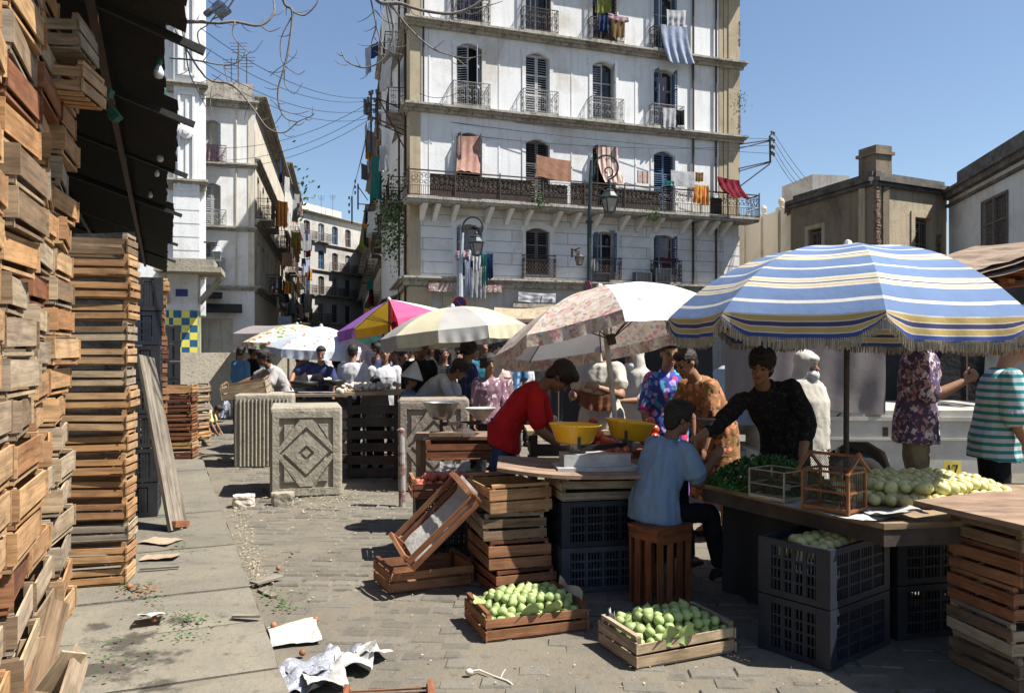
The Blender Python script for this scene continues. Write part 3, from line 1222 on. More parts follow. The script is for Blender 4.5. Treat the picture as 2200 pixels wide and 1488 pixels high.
# ---- generic tenement for the rest of the street ----------------------------
def tenement(label, O, d, L, H, front=None, rng=None, wallm='white_wall2', depth=8, rows=None, step=3.0, first=1.5, fr=None, zrow0=4.9, shutter=('shutter_grey', 'shutter_brown', 'shutter_blue')):
    """O near ground corner, d direction of the street wall going away, street on local -y side"""
    root = thing('tenement_building', label, 'building')
    rz = math.atan2(d[1], d[0])
    Mx = Matrix.Translation(O) @ Matrix.Rotation(rz, 4, 'Z')
    rows = rows or [zrow0 + 3.3 * i for i in range(int((H - zrow0 - 1) / 3.3) + 1)]
    hs = []
    t = first
    while t + 1.2 < L:
        for z in rows:
            if z + 2.2 < H - .4:
                hs.append((t, t + 1.1, z, z + 2.2, .15))
        t += step
    mb = MB(); mb.M = Mx
    wall_with_holes(mb, 0, L, 0, H, hs, .3)
    mb.box(.0, L, .4, depth, 0, H - .02)
    mb.build('wall', M[wallm], root)
    mb = MB(); mb.M = Mx
    for z in rows:
        cornice(mb, -.02, L, z - .12, .25)
    cornice(mb, -.1, L + .1, H + .25, .55, .3, teeth=True)
    mb.build('cornice', M['cornice'], root)
    for i, hq in enumerate(hs):
        window(root, Mx, (hq[0] + hq[1]) / 2, hq[2] + .01, 1.09, 2.18, 'closed', shutter[(i * 7) % 3], detail=False)
    for i, hq in enumerate(hs):
        if (i * 5 + int(hq[0])) % 3 != 1:
            railing(root, Mx, hq[0] - .5, hq[1] + .5, hq[2] - .05, 1.0, .7, 'iron_rust')
    return root, Mx
# ---- left side of the street: pale corner house (B) ---------------------------
B0 = P(548, 757, 38); B0.z = 0
bd = V((-.209, .978, 0)).normalized()
bh, BM = tenement('pale corner tenement left of the street with a long flank of balconies', B0, bd, 20, 13.6, wallm='side_wall', rows=[4.9, 8.1, 11.0], step=2.6, first=1.0)
FB = Frame(B0.x, B0.y, (-.945, -.327))            # front runs to the left from the corner
FBM = Matrix.Translation(B0) @ Matrix.Rotation(math.atan2(.327, .945), 4, 'Z')


def tB(px):
    return -FB.t(px)


def zB(px, py):
    return FB.z(px, py)


hb = []
for (pa, pb, pt, pbm) in ((437, 474, 258, 352), (437, 474, 393, 487), (434, 470, 522, 590)):
    hb.append((tB(pa), tB(pb), zB(455, pbm), zB(455, pt), .12))
mb = MB(); mb.M = FBM
wall_with_holes(mb, tB(380), -.02, 4.75, 13.62, hb, .3)
wall_with_holes(mb, tB(380), -.02, 0, 4.75, [(tB(428), tB(500), .1, 3.2, 0)], .5)
mb.box(tB(380), -.3, .6, 6, 0, 13.6)
mb.build('front_wall', M['white_wall'], bh)
mb = MB(); mb.M = FBM
for z in (4.75, 7.55, 10.55):
    cornice(mb, tB(380), .1, z, .2, .16)
    mb.build('front_cornice', M['cornice'], bh)
    mb = MB(); mb.M = FBM
cornice(mb, tB(380), .15, 13.5, .35, .3)
mb.box(tB(436), -.05, -.12, .2, 13.5, 14.35)
mb.build('front_cornice', M['cornice'], bh)
mb = MB(); mb.M = FBM
mb.box(tB(545) - .25, -.03, -.04, 0, 4.8, 13.3)
mb.box(tB(508) - .03, tB(508) + .03, -.07, 0, 4.8, 13.3)
mb.build('corner_pier', M['side_wall'], bh)
for i, hq in enumerate(hb):
    window(bh, FBM, (hq[0] + hq[1]) / 2, hq[2] + .01, hq[1] - hq[0] - .01, hq[3] - hq[2] - .02, ('glass', 'closed', 'half')[i], ('shutter_blue', 'shutter_grey', 'shutter_blue')[i])
for i, hq in enumerate(hb):
    railing(bh, FBM, hq[0] - .2, hq[1] + .25, hq[2], .75 if i else .8, .4, 'iron_pale' if i else 'iron')
mb = MB(); mb.M = FBM
mb.box(tB(428), tB(500), .5, .53, .1, 3.2)
mb.build('shop_opening', M['void'], bh)
mb = MB(); mb.M = FBM
for a, b, y, z in ((438, 520, -1.3, 3.65), (432, 478, -.9, 4.25)):
    mb.slab(V(((tB(a) + tB(b)) / 2, y / 2, z)), (V((1, 0, 0)), V((0, .95, .3)).normalized(), V((0, -.3, .95)).normalized()), (abs(tB(b) - tB(a)) / 2, -y / 2, .05))
mb.build('shop_awning', M['darktarp'], bh)
mb = MB(); mb.M = FBM
for a in (429, 452, 472):
    mb.box(tB(a), tB(a) + .12, .42, .49, .1, 3.1)
mb.box(tB(429), tB(474), .43, .48, 1.5, 1.6)
mb.build('shop_door_frame', simple('orange_wood_paint', (.30, .12, .03), (.2, .08, .02)), bh)

# further tenements on the left of the street
c1 = B0 + bd * 20.3
t1, _ = tenement('soot-streaked tenement behind the pale corner house on the left of the street', c1, bd, 17, 15.2, wallm='white_wall2', rows=[4.6, 7.6, 10.6], step=2.4, first=.8)
c2 = P(640, 757, 90); c2.z = 0
cd = V((.419, .908, 0)).normalized()
# the far cross house faces the camera
CMrz = math.atan2(cd.y, cd.x)
rootC, CM = tenement('distant cream apartment house with stacked balconies closing the view down the street', c2, cd, 12.5, 17.6, wallm='grey_wall', rows=[2.0, 5.2, 8.4, 11.4, 14.6], step=2.6, first=1.0, depth=12)
# penthouse
mb = MB(); mb.M = CM
mb.box(2, 12, 3, 10, 17.5, 19.6)
mb.build('roof_storey', M['white_wall2'], rootC)
# right side of the street beyond the tall tenement
r1 = SO + sdir * 22.2
t2, _ = tenement('lower tenement behind the tall one on the shaded side of the street', r1, -sdir, 22, 16.2, wallm='side_wall', rows=[4.8, 8.1, 11.4, 14.7], step=2.7, first=1.0)
r2 = r1 + sdir * 30.2
t3, _ = tenement('furthest narrow tenement on the shaded side of the street', r2, -sdir, 30, 15.0, wallm='side_wall', rows=[4.8, 8.1, 11.4], step=3.1, first=1.0)

# ---- ornate stucco house (A), far left --------------------------------------
A0 = P(440, 757, 30.0); A0.z = 0
FA = Frame(A0.x, A0.y, (-.945, -.327))
AM = Matrix.Translation(A0) @ Matrix.Rotation(math.atan2(.327, .945), 4, 'Z')


def tA(px):
    return -FA.t(px)


def zA(py, px=400):
    return FA.z(px, py)


oa = thing('ornate_house', 'ornate white stucco house front with carved pilaster panels beside the dark market roof', 'building')
mb = MB(); mb.M = AM
mb.box(-4.5, 0, 0, 1.1, 3.0, 19)
mb.box(-4.5, -.3, 1.1, 5.0, 0, 19)
mb.build('wall', M['white_wall'], oa)
mb = MB(); mb.M = AM
xa, xb = tA(374), tA(428)
mb.box(xa, xb, -.2, 0, 4.7, 19)
for (ya, yb) in ((412, 202), (166, -60)):
    za, zb = zA(ya), zA(yb)
    a, b = xa + .14, xb - .14
    f = .09
    mb.box(a, a + f, -.27, -.2, za, zb)
    mb.box(b - f, b, -.27, -.2, za, zb)
    mb.box(a + f, b - f, -.268, -.2, za, za + f)
    mb.box(a + f, b - f, -.268, -.2, zb - f, zb)
    mb.box(a + .26, b - .26, -.24, -.2, za + .26, zb - .26)
zc = zA(288)
mb.M = AM @ Matrix.Translation(((xa + xb) / 2, -.25, zc)) @ Matrix.Rotation(PI / 2, 4, 'X')
mb.lathe((0, 0, 0), [(.2, 0), (.26, .04), (.24, .1), (.14, .12), (.1, .17), (.0, .18)], 16)
mb.build('carved_pilaster', M['white_wall'], oa)
mb = MB(); mb.M = AM
for py in (188, 395, 585):
    z = zA(py)
    cornice(mb, tA(340), .12, z + .12, .42, .3)
mb.build('cornice', M['cornice'], oa)
mb = MB(); mb.M = AM
for k in range(6):
    z = 4.9 + k * .5
    mb.box(xa - .02, xb + .02, -.23, .0, z, z + .45)
mb.build('quoin', M['white_wall'], oa)

# ---- concrete kiosk: tiled pillar and canopy ---------------------------------
ks = thing('tiled_kiosk', 'small concrete kiosk with a thin canopy and a blue and yellow chequered tile pillar', 'kiosk')
Yk = 24.0
KM = Matrix.Translation(P(425, 757, Yk)) @ Matrix.Rotation(R(16), 4, 'Z')
KM.translation.z = 0
sx = 1.0 * Yk / F
mb = MB(); mb.M = KM
mb.box(-.92, 0, 0, .8, 2.85, 3.95)
mb.box(-.9, -.02, .02, .78, -.03, 2.85)
mb.build('pillar', M['white_wall'], ks)
mb = MB(); mb.M = KM
mb.box(-.93, .005, -.02, .81, -.03, 2.86)
mb.build('tile_cladding', M['tiles'], ks)
mb = MB(); mb.M = KM
mb.box(-1.1, .72, -.9, .9, 3.95, 4.1)
mb.box(-1.0, .5, -.7, .8, 4.1, 4.35)
mb.build('canopy', M['concrete'], ks)
mb = MB(); mb.M = KM
mb.beam((.0, .1, 3.1), (.66, .1, 3.93), .14, .12)
mb.beam((.0, .6, 3.1), (.66, .6, 3.93), .14, .12)
mb.beam((-.85, -.02, 3.1), (-.85, -.75, 3.93), .14, .12)
mb.build('bracket', M['concrete'], ks)
mb = MB(); mb.M = KM
mb.box(-.62, -.28, -.012, .01, 3.28, 3.5)
mb.build('blue_plate', M['signblue'], ks)

# ---- low concrete wall -----------------------------------------------------
WA = G(360, 900); WB = G(900, 872)
mb = MB()
d = (WB - WA).normalized()
n = V((-d.y, d.x, 0))
mb.beam(V((WA.x, WA.y, .79)), V((WB.x, WB.y, .79)), .3, 1.62)
o = mb.build('concrete_wall', M['concrete'])
tag(o, 'bare stained concrete wall running behind the market stalls', 'wall')

# ---- right side: old houses --------------------------------------------------
E0 = P(1878, 757, 30); E0.z = 0


def oldhouse(name, label, segs, H, mats, cap=.25):
    """segs: list of (pointA, pointB, holes, material) walls with outward on the camera side"""
    root = thing(name, label, 'building')
    out = []
    for (A, B, hs, mt, Ha) in segs:
        d = (B - A)
        L = d.length
        Mx = Matrix.Translation(A) @ Matrix.Rotation(math.atan2(d.y, d.x), 4, 'Z')
        mb = MB(); mb.M = Mx
        wall_with_holes(mb, 0, L, 0, Ha, hs, .3)
        mb.box(0, L, .42, .7, 0, Ha - .02)
        mb.build('wall', M[mt], root)
        out.append((Mx, L))
    return root, out


EL = E0 + V((-.276, .961, 0)) * 5.1
EL2 = P(1697, 757, 37.5); EL2.z = 0
ER = E0 + V((.888, .46, 0)) * 4.3
LM = V((EL.x, EL.y, 0))
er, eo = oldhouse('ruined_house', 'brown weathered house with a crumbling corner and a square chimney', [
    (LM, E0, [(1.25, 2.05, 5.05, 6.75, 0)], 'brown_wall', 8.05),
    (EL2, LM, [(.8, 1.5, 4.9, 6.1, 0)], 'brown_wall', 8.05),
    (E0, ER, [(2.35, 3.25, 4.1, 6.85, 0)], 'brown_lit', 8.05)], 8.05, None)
mb = MB()
for (A, B) in ((EL2, LM), (LM, E0), (E0, ER)):
    d = (B - A).normalized()
    n = V((d.y, -d.x, 0))
    mb.beam(A + n * .0 + V((0, 0, 8.12)), B + V((0, 0, 8.12)), .5, .16)
    mb.beam(A + V((0, 0, 7.95)), B + V((0, 0, 7.95)), .3, .14)
    mb.beam(A - n * .2 + V((0, 0, 8.3)), B - n * .2 + V((0, 0, 8.3)), .22, .3)
mb.build('parapet', simple('sooty_stone', (.17, .15, .13), (.06, .055, .05), 2, .9, .7, 20), er)
mb = MB()
c = P(1880, 757, 31.2)
mb.cbox((c.x, c.y, 8.75), (.78, .9, 1.0), R(20))
mb.cbox((c.x, c.y, 9.3), (.94, 1.06, .12), R(20))
mb.cbox((c.x, c.y, 9.48), (.78, .9, .24), R(20))
mb.build('chimney', M['brown_wall'], er)
mb = MB()
for k in range(40):
    z = 5.7 + k * .055
    w = .20 + .1 * noise.noise(V((k * .3, 0, 0)))
    mb.cbox((E0.x + w / 2 + .0, E0.y - .015, z), (w, .12 + u(0, .05), .05), R(27) + u(-.1, .1))
mb.build('exposed_rubble', M['rubble'], er)
mb = MB()
for k in range(24):
    z = 5.0 + k * .055
    q = E0 + V((.888, .46, 0)) * (3.75 + u(-.05, .05))
    mb.cbox((q.x, q.y - .02, z), (.22 + u(-.08, .05), .1, .045), R(27))
mb.build('exposed_rubble', M['rubble'], er)
(MxL, _), (MxL2, _), (MxR, _) = eo
window(er, MxL, 1.65, 5.06, .78, 1.66, 'ajar', 'shutter_brown')
window(er, MxL2, 1.15, 4.91, .68, 1.16, 'closed', 'shutter_brown')
window(er, MxR, 2.8, 4.11, .88, 2.7, 'ajar', 'shutter_brown')
mb = MB(); mb.M = MxR
for x0, x1 in ((2.08, 2.3), (3.3, 3.5)):
    mb.box(x0, x1, -.05, 0, 4.1, 7.1)
mb.box(2.3, 3.3, -.05, 0, 6.88, 7.1)
mb.M = MxL
mb.box(1.0, 1.2, -.05, 0, 5.0, 6.95)
mb.box(2.1, 2.3, -.05, 0, 5.0, 6.95)
mb.box(1.2, 2.1, -.05, 0, 6.78, 6.95)
mb.parts('window_surround', M['brown_lit'], er)
# grey block behind
mb = MB()
q = P(1750, 757, 41)
mb.cbox((q.x, q.y, 5.2), (2.0, 3, 10.4), R(10))
o = mb.build('roof_block', M['grey_wall'], None)
tag(o, 'plain grey rendered block rising behind the brown weathered house', 'building')
# cream wall with finials
DA, DB = P(1588, 757, 47), P(1700, 757, 36)
DA.z = DB.z = 0
dr = thing('cream_building', 'cream-walled building with round white finials along its parapet', 'building')
mb = MB()
d = (DB - DA).normalized()
Mx = Matrix.Translation(DA) @ Matrix.Rotation(math.atan2(d.y, d.x), 4, 'Z')
L = (DB - DA).length
mb.M = Mx
mb.add([(0, 0, 0), (L, 0, 0), (L, 0, 8.25), (0, 0, 9.1), (0, .5, 0), (L, .5, 0), (L, .5, 8.25), (0, .5, 9.1)], [(0, 1, 2, 3), (7, 6, 5, 4), (3, 2, 6, 7), (0, 3, 7, 4), (1, 5, 6, 2)])
mb.build('wall', M['cream_wall'], dr)
mb = MB(); mb.M = Mx
FD = Frame(DA.x, DA.y, (d.x, d.y))
for px in (1601, 1637, 1674):
    t = FD.t(px)
    z = 9.1 - .85 * t / L
    mb.box(t - .22, t + .22, -.12, 0, 0, z + .1)
    mb.lathe((t, .1, z + .08), [(.13, 0), (.13, .05), (.05, .08), (.14, .22), (.16, .32), (.11, .44), (0, .5)], 12)
mb.build('pier_finial', M['cream_wall'], dr)
# white house right
F0 = V((ER.x + .05, ER.y - .05, 0))
F1 = P(2330, 757, 21.5); F1.z = 0
FF = Frame(F0.x, F0.y, (F1.x - F0.x, F1.y - F0.y))
wr, wo = oldhouse('white_house', 'whitewashed house at the right edge with tall louvred shutters and a sooty cornice', [
    (F0, F1, [(FF.t(2112), FF.t(2165), 4.35, 6.95, 0)], 'white_wall', 8.0)], 8, None)
MxF = wo[0][0]
Lf = wo[0][1]
mb = MB(); mb.M = MxF
mb.box(-.1, Lf, -.38, .3, 7.9, 8.0)
mb.box(-.1, Lf, -.25, .3, 7.7, 7.9)
mb.box(-.1, Lf, -.12, .3, 7.4, 7.5)
mb.box(.3, Lf, .2, .6, 8.0, 8.75)
mb.box(0, Lf, -.1, .0, 3.6, 3.72)
mb.build('cornice', simple('sooty_stone_pale', (.22, .20, .18), (.08, .07, .065), 2, .9, .7, 20), wr)
mb = MB(); mb.M = MxF
a, b = FF.t(2110), FF.t(2167)
mb.box(a - .05, b + .05, .10, .12, 4.3, 7.0)
win = mb.build('window', M['shutter_brown'], wr)
for x0, x1, hg in ((a, (a + b) / 2 - .01, 'l'), ((a + b) / 2 + .01, b, 'r')):
    mb = MB(); mb.M = MxF
    shutter_leaf(mb, x0, x1, 4.3, 6.98, -.05, 0, hg, .085, 2)
    mb.build('shutter', M['shutter_brown'], win)

# ---- wires, brackets, lamps, signs ------------------------------------------
def lantern(root, c, s, mat='lampgreen'):
    """four-sided tapered street lantern, c = bottom centre, s = overall height"""
    x, y, z = c
    mb = MB()
    w0, w1 = .13 * s, .23 * s
    for k in range(4):
        a0 = PI / 4 + k * PI / 2 + .3
        a1 = a0 + PI / 2
        p = [V((x + w * 1.41 * math.cos(a), y + w * 1.41 * math.sin(a), zz)) for w, a, zz in ((w0, a0, z), (w1, a0, z + .5 * s), (w1, a1, z + .5 * s), (w0, a1, z))]
        mb.beam(p[0], p[1], .035 * s, .035 * s)
        mb.beam(p[1], p[2], .05 * s, .05 * s)
        mb.beam(p[0], p[3], .05 * s, .05 * s)
    q = [(w1 * 1.55, .52), (w1 * 1.35, .56), (w1 * .8, .72), (w1 * .8, .76), (w1 * .45, .82), (w1 * .2, .86), (w1 * .28, .9), (w1 * .1, .95), (0, 1.0)]
    mb.lathe((x, y, z), [(r, h * s) for r, h in q], 4 if False else 8)
    mb.lathe((x, y, z), [(0, -.06 * s), (w0 * .5, -.05 * s), (w0 * 1.45, 0)], 8)
    a = mb.build('lantern', M[mat], root)
    mb = MB()
    for k in range(4):
        a0 = PI / 4 + k * PI / 2 + .3
        a1 = a0 + PI / 2
        p = [V((x + w * 1.36 * math.cos(an), y + w * 1.36 * math.sin(an), zz)) for w, an, zz in ((w0, a0, z + .01), (w1, a0, z + .49 * s), (w1, a1, z + .49 * s), (w0, a1, z + .01))]
        mb.add(p, [(0, 1, 2, 3)])
    mb.build('lamp_glass', M['lampglass'], a)


def ring(c, r, a0, a1, n=28, Mx=None, r1=None):
    r1 = r if r1 is None else r1
    return [V(c) + V(((r + (r1 - r) * k / n) * math.cos(a0 + (a1 - a0) * k / n), 0, (r + (r1 - r) * k / n) * math.sin(a0 + (a1 - a0) * k / n))) for k in range(n + 1)]


# tall lamp, right
Yl = 24.0
b = P(1266, 757, Yl)
sl = thing('street_lamp', 'tall dark street lamp with a curled ring bracket in front of the long iron balcony', 'street lamp', (b.x, b.y, 0))
k = Yl / F


def lp(px, py):
    q = P(px, py, Yl)
    return V((q.x - b.x, 0, q.z))


mb = MB()
mb.tube([(0, 0, 0), (0, 0, .5), (0, 0, .55), (0, 0, lp(1266, 480).z)], [.14, .13, .085, .07], 10)
mb.tube([lp(1266, 480), lp(1266, 474)], .12, 10)
mb.tube([lp(1266, 474), lp(1268, 390), lp(1270, 345)], [.06, .05, .035], 8)
mb.build('pole', M['lampgreen'], sl)
mb = MB()
r = 26 * k
c = lp(1302, 360)
mb.tube([lp(1270, 392)] + ring(c, r, R(200), R(-75)), .028, 6)
mb.tube(ring(lp(1306, 368), 13 * k, R(-90), R(250), r1=4 * k), .022, 6)
mb.tube([lp(1308, 386), lp(1310, 400)], .05, 8)
mb.build('scroll_bracket', M['lampgreen'], sl)
lt = lp(1310, 456)
lantern(sl, lt, 60 * k)
# hook lamp, left
Yl = 22.0
b = P(988, 757, Yl); k = Yl / F
sl = thing('street_lamp', 'slim grey street lamp with a hooked neck beside the low laundry line', 'street lamp', (b.x, b.y, 0))
mb = MB()
mb.tube([(0, 0, 0), (0, 0, lp(990, 560).z)], [.11, .085], 10)
mb.tube([lp(990, 560), lp(994, 500)], [.06, .04], 8)
mb.build('pole', M['shutter_grey'], sl)
mb = MB()
c = lp(1016, 487)
mb.tube([lp(994, 502)] + ring(c, 21 * k, R(190), R(-110)), .03, 6)
mb.tube([lp(996, 510), lp(1006, 492), lp(1022, 484)], .016, 5)
mb.build('hook_bracket', M['lampgreen'], sl)
lantern(sl, lp(1024, 548), 52 * k)
# wall lamps
Yl = 33.0
b = P(1229, 757, Yl); k = Yl / F
sl = thing('wall_lamp', 'small wrought wall lantern on the tenement between the two street lamps', 'lamp', (b.x, b.y, 0))
mb = MB()
mb.box(-.05, .05, -.03, .03, lp(1229, 553).z, lp(1229, 534).z)
mb.tube([lp(1230, 538), lp(1247, 532)], .03, 6)
mb.tube(ring(lp(1238, 541), 4 * k, 0, 7, r1=k), .02, 5)
mb.build('bracket', M['iron'], sl)
lantern(sl, lp(1245, 569), 32 * k, 'iron')
Yl = 29.0
b = P(446, 757, Yl); k = Yl / F
sl = thing('wall_lamp', 'grey wall lantern fixed to the ornate white house beside the blue-shuttered window', 'lamp', (b.x, b.y, 0))
mb = MB()
mb.tube([lp(438, 520), lp(466, 522), lp(466, 530)], .03, 6)
mb.build('bracket', M['iron'], sl)
lantern(sl, lp(467, 560), 36 * k, 'shutter_grey')


def sign(loc, label, r=.3, rz=0.0, h=2.4):
    s = thing('road_sign', label, 'sign', loc, rz)
    mb = MB()
    mb.tube([(0, .03, 0), (0, .03, h)], .03, 8)
    mb.build('post', M['steel'], s)
    mb = MB()
    n = 28
    mb.M = Matrix.Translation((0, 0, h)) @ Matrix.Rotation(PI / 2, 4, 'X')
    mb.lathe((0, 0, 0), [(0, 0), (r, 0), (r, .015), (0, .015)], n)
    d = mb.build('disc', M['signred'], s)
    mb = MB(); mb.M = Matrix.Translation((0, -.017, h)) @ Matrix.Rotation(PI / 2, 4, 'X')
    mb.lathe((0, 0, 0), [(0, .003), (r * .76, .003)], n)
    mb.build('blue_field', M['signblue'], d)
    mb = MB()
    mb.slab((0, -.024, h), (V((.72, 0, -.69)).normalized(), V((0, 1, 0)), V((.69, 0, .72)).normalized()), (r * .78, .002, r * .1))
    mb.build('red_bar', M['signred'], d)
    return s


q = P(988, 652, 21); sign((q.x, q.y, 0), 'round red and blue no-waiting sign on the slim lamp post', .19, R(-10), q.z)
q = P(1262, 617, 23.6); sign((q.x, q.y, 0), 'round no-waiting sign seen half from the side beside the tall lamp post', .2, R(-58), q.z)

# utility bracket, right
def bracket(label, Y, pts, ins):
    root = thing('wire_bracket', label, 'wire bracket')
    mb = MB()
    for a, b_, r in pts:
        mb.tube([P(a[0], a[1], a[2] if len(a) > 2 else Y), P(b_[0], b_[1], b_[2] if len(b_) > 2 else Y)], r, 5)
    mb.build('iron_bracket', M['iron'], root)
    for (x, y) in ins:
        q = P(x, y, Y)
        mb = MB()
        mb.lathe(q + V((0, 0, -.1)), [(.0, 0), (.05, .01), (.05, .06), (.03, .08), (.06, .11), (.06, .16), (.02, .2), (0, .21)], 8)
        mb.build('insulator', M['shutter_brown'], root)
    return root


bracket('iron bracket with insulators jutting from the right corner of the tall tenement', 37.0, [
    ((1654, 292), (1655, 350), .05), ((1583, 311), (1654, 301), .03), ((1583, 320), (1654, 303), .025), ((1583, 363), (1655, 347), .03), ((1583, 369), (1655, 349), .025), ((1590, 400), (1654, 352), .03), ((1654, 292), (1662, 284), .025)],
    [(1658, 285), (1663, 287), (1659, 299), (1663, 303), (1659, 315), (1663, 317), (1659, 329), (1663, 332)])
bracket('iron bracket crowded with insulators on the left corner of the tall tenement', 33.0, [
    ((797, 200), (797, 330), .045), ((810, 198), (811, 300), .045), ((797, 250), (880, 285), .025), ((812, 212), (898, 250), .03), ((812, 210), (875, 330), .03), ((797, 226), (812, 226), .03), ((797, 212), (812, 212), .03), ((797, 236), (812, 236), .03), ((797, 256), (812, 256), .03), ((812, 265), (900, 305), .025)],
    [(794, 200), (800, 198), (809, 197), (791, 213), (797, 216), (805, 215), (794, 236), (803, 238), (792, 254), (799, 256), (814, 254), (790, 216)])
bracket('small iron pole bracket further down the shaded side of the street', 48.0, [((769, 395), (769, 450), .05), ((756, 422), (756, 480), .05), ((769, 400), (790, 430), .03), ((769, 438), (800, 440), .03)],
        [(763, 390), (763, 402), (763, 414), (750, 425), (750, 440), (750, 455)])


def wires(label, segs, r=.009, n=12):
    for i, (a, b_, sag) in enumerate(segs):
        A, B = P(*a), P(*b_)
        mb = MB()
        mb.tube([A.lerp(B, t / n) + V((0, 0, -sag * 4 * (t / n) * (1 - t / n))) for t in range(n + 1)], r, 4, cap=False)
        o = mb.build('overhead_wire', M['wire'])
        tag(o, label, 'wire', label)


wires('thin wires strung over the street from the left bracket of the tall tenement', [
    ((797, 210, 33), (430, 60, 22), .6), ((797, 216, 33), (430, 95, 22), .6), ((795, 236, 33), (430, 130, 22), .6), ((795, 254, 33), (455, 160, 24), .6),
    ((795, 220, 33), (470, 318, 34), .5), ((795, 240, 33), (470, 345, 34), .5), ((795, 256, 33), (470, 362, 34), .5),
    ((797, 262, 33), (762, 392, 48), .1), ((795, 262, 33), (758, 410, 48), .1), ((793, 262, 33), (751, 440, 48), .1)], .011)
wires('cables drooping across the white front of the tall tenement', [
    ((812, 220, 32), (1655, 298, 36.6), .35), ((812, 262, 31.8), (1655, 312, 36.6), .5), ((812, 240, 31.8), (1655, 330, 36.4), .2), ((900, 200, 31.8), (1000, 188, 32), .3)], .012)
wires('wires running off the right bracket toward the brown house roof', [
    ((1663, 287, 37), (1735, 388, 36), .1), ((1663, 303, 37), (1722, 388, 36), .1), ((1663, 318, 37), (1712, 392, 36), .1), ((1663, 332, 37), (1706, 395, 36), .1)], .012)
# aerials on the far roofs
for i, (px, py, Y, h) in enumerate(((512, 200, 40, 2.6), (530, 203, 41, 2.0), (497, 198, 42, 1.8), (715, 470, 99, 3), (690, 462, 97, 2.4), (640, 470, 75, 2.5))):
    q = P(px, py, Y)
    mb = MB()
    mb.tube([(0, 0, -.5), (0, 0, h)], .025, 5)
    for kk in range(4):
        mb.tube([(-.45 + .04 * kk, 0, h - .1 - kk * .16), (.45 - .04 * kk, 0, h - .1 - kk * .16)], .014, 4)
    o = mb.build('roof_aerial', M['iron'], loc=q)
    tag(o, 'thin television aerial standing on the roofs left of the street', 'aerial', 'television aerials on the roofs')
# ------------------------------------------------------------------ people
def skinmat(name, c):
    m, nt, b, o = new_mat(name)
    c = ka(c)
    vec = coords(nt, 'Object')
    f = noise_n(nt, vec, 14, 5)
    out = mixc(nt, f, c, tuple(x * k for x, k in zip(c, (.8, .72, .68))))
    nt.links.new(out, b.inputs['Base Color'])
    b.inputs['Roughness'].default_value = .55
    b.inputs['Specular IOR Level'].default_value = .35
    b.inputs['Subsurface Weight'].default_value = .0
    bump(nt, b, noise_n(nt, vec, 60, 4), .15, .003)
    return m


SK = [skinmat('skin_light_olive', (.42, .24, .155)), skinmat('skin_tan', (.33, .175, .105)), skinmat('skin_brown', (.24, .12, .07))]
HAIR = simple('black_hair', (.012, .010, .009), (.03, .022, .018), 30, .6, .9, 60, .01)
HAIRG = simple('grey_hair', (.3, .3, .3), (.15, .15, .15), 30, .7, .9, 60, .01)
EYE = simple('eye_dark', (.01, .008, .008), rough=.2, bmp=0)
LIP = simple('lip', (.24, .09, .075), rough=.5, bmp=0)


def vox(mb, name, mat, parent, voxel, disp=None, smooth=3, post=None):
    me = mb.mesh('tmp', mat)
    o = bpy.data.objects.new('tmp', me)
    bpy.context.scene.collection.objects.link(o)
    md = o.modifiers.new('r', 'REMESH')
    md.mode = 'VOXEL'
    md.voxel_size = voxel
    md.use_smooth_shade = True
    if smooth:
        s = o.modifiers.new('s', 'SMOOTH')
        s.iterations = smooth
        s.factor = .5
    dg = bpy.context.evaluated_depsgraph_get()
    ev = o.evaluated_get(dg)
    m2 = bpy.data.meshes.new_from_object(ev)
    m2.name = name
    bpy.data.objects.remove(o)
    if disp:
        nrm = [v.normal.copy() for v in m2.vertices]
        for v, n in zip(m2.vertices, nrm):
            v.co = v.co + n * disp(v.co, n)
    m2.materials.clear()
    for x in (mat if isinstance(mat, (list, tuple)) else [mat]):
        m2.materials.append(x)
    ob = bpy.data.objects.new(name, m2)
    col.objects.link(ob)
    if parent:
        ob.parent = parent
    return ob


def folds(amt, seed, zs=4.0, xs=10.0):
    def f(p, n):
        q = V((p.x * xs + seed, p.y * xs, p.z * zs))
        a = noise.noise(q)
        b = noise.noise(q * 2.3 + V((3, 1, seed)))
        w = 1 - abs(a) * 2.6
        return amt * (w * 1.0 + b * .9)
    return f


def loft(mb, rings, n=18):
    """rings: (centre, vector a, vector b)"""
    vv = []
    for c, a, b in rings:
        for k in range(n):
            t = 2 * PI * k / n
            ct, st = math.cos(t), math.sin(t)
            ex = lambda x: math.copysign(abs(x) ** .85, x)
            vv.append(V(c) + V(a) * ex(ct) + V(b) * ex(st))
    fs = [(i * n + j, i * n + (j + 1) % n, (i + 1) * n + (j + 1) % n, (i + 1) * n + j) for i in range(len(rings) - 1) for j in range(n)]
    fs.append(tuple(range(n))[::-1])
    fs.append(tuple((len(rings) - 1) * n + j for j in range(n)))
    mb.add(vv, fs)


def limb(mb, pts, rs, n=12, sub=3):
    P_, Rr = [], []
    for i in range(len(pts) - 1):
        for k in range(sub):
            t = k / sub
            P_.append(V(pts[i]).lerp(V(pts[i + 1]), t)); Rr.append(rs[i] + (rs[i + 1] - rs[i]) * t)
    P_.append(V(pts[-1])); Rr.append(rs[-1])
    d0 = (P_[0] - P_[1]).normalized(); d1 = (P_[-1] - P_[-2]).normalized()
    P_ = [P_[0] + d0 * Rr[0] * .7] + P_ + [P_[-1] + d1 * Rr[-1] * .7]
    Rr = [Rr[0] * .55] + Rr + [Rr[-1] * .55]
    mb.tube(P_, Rr, n)


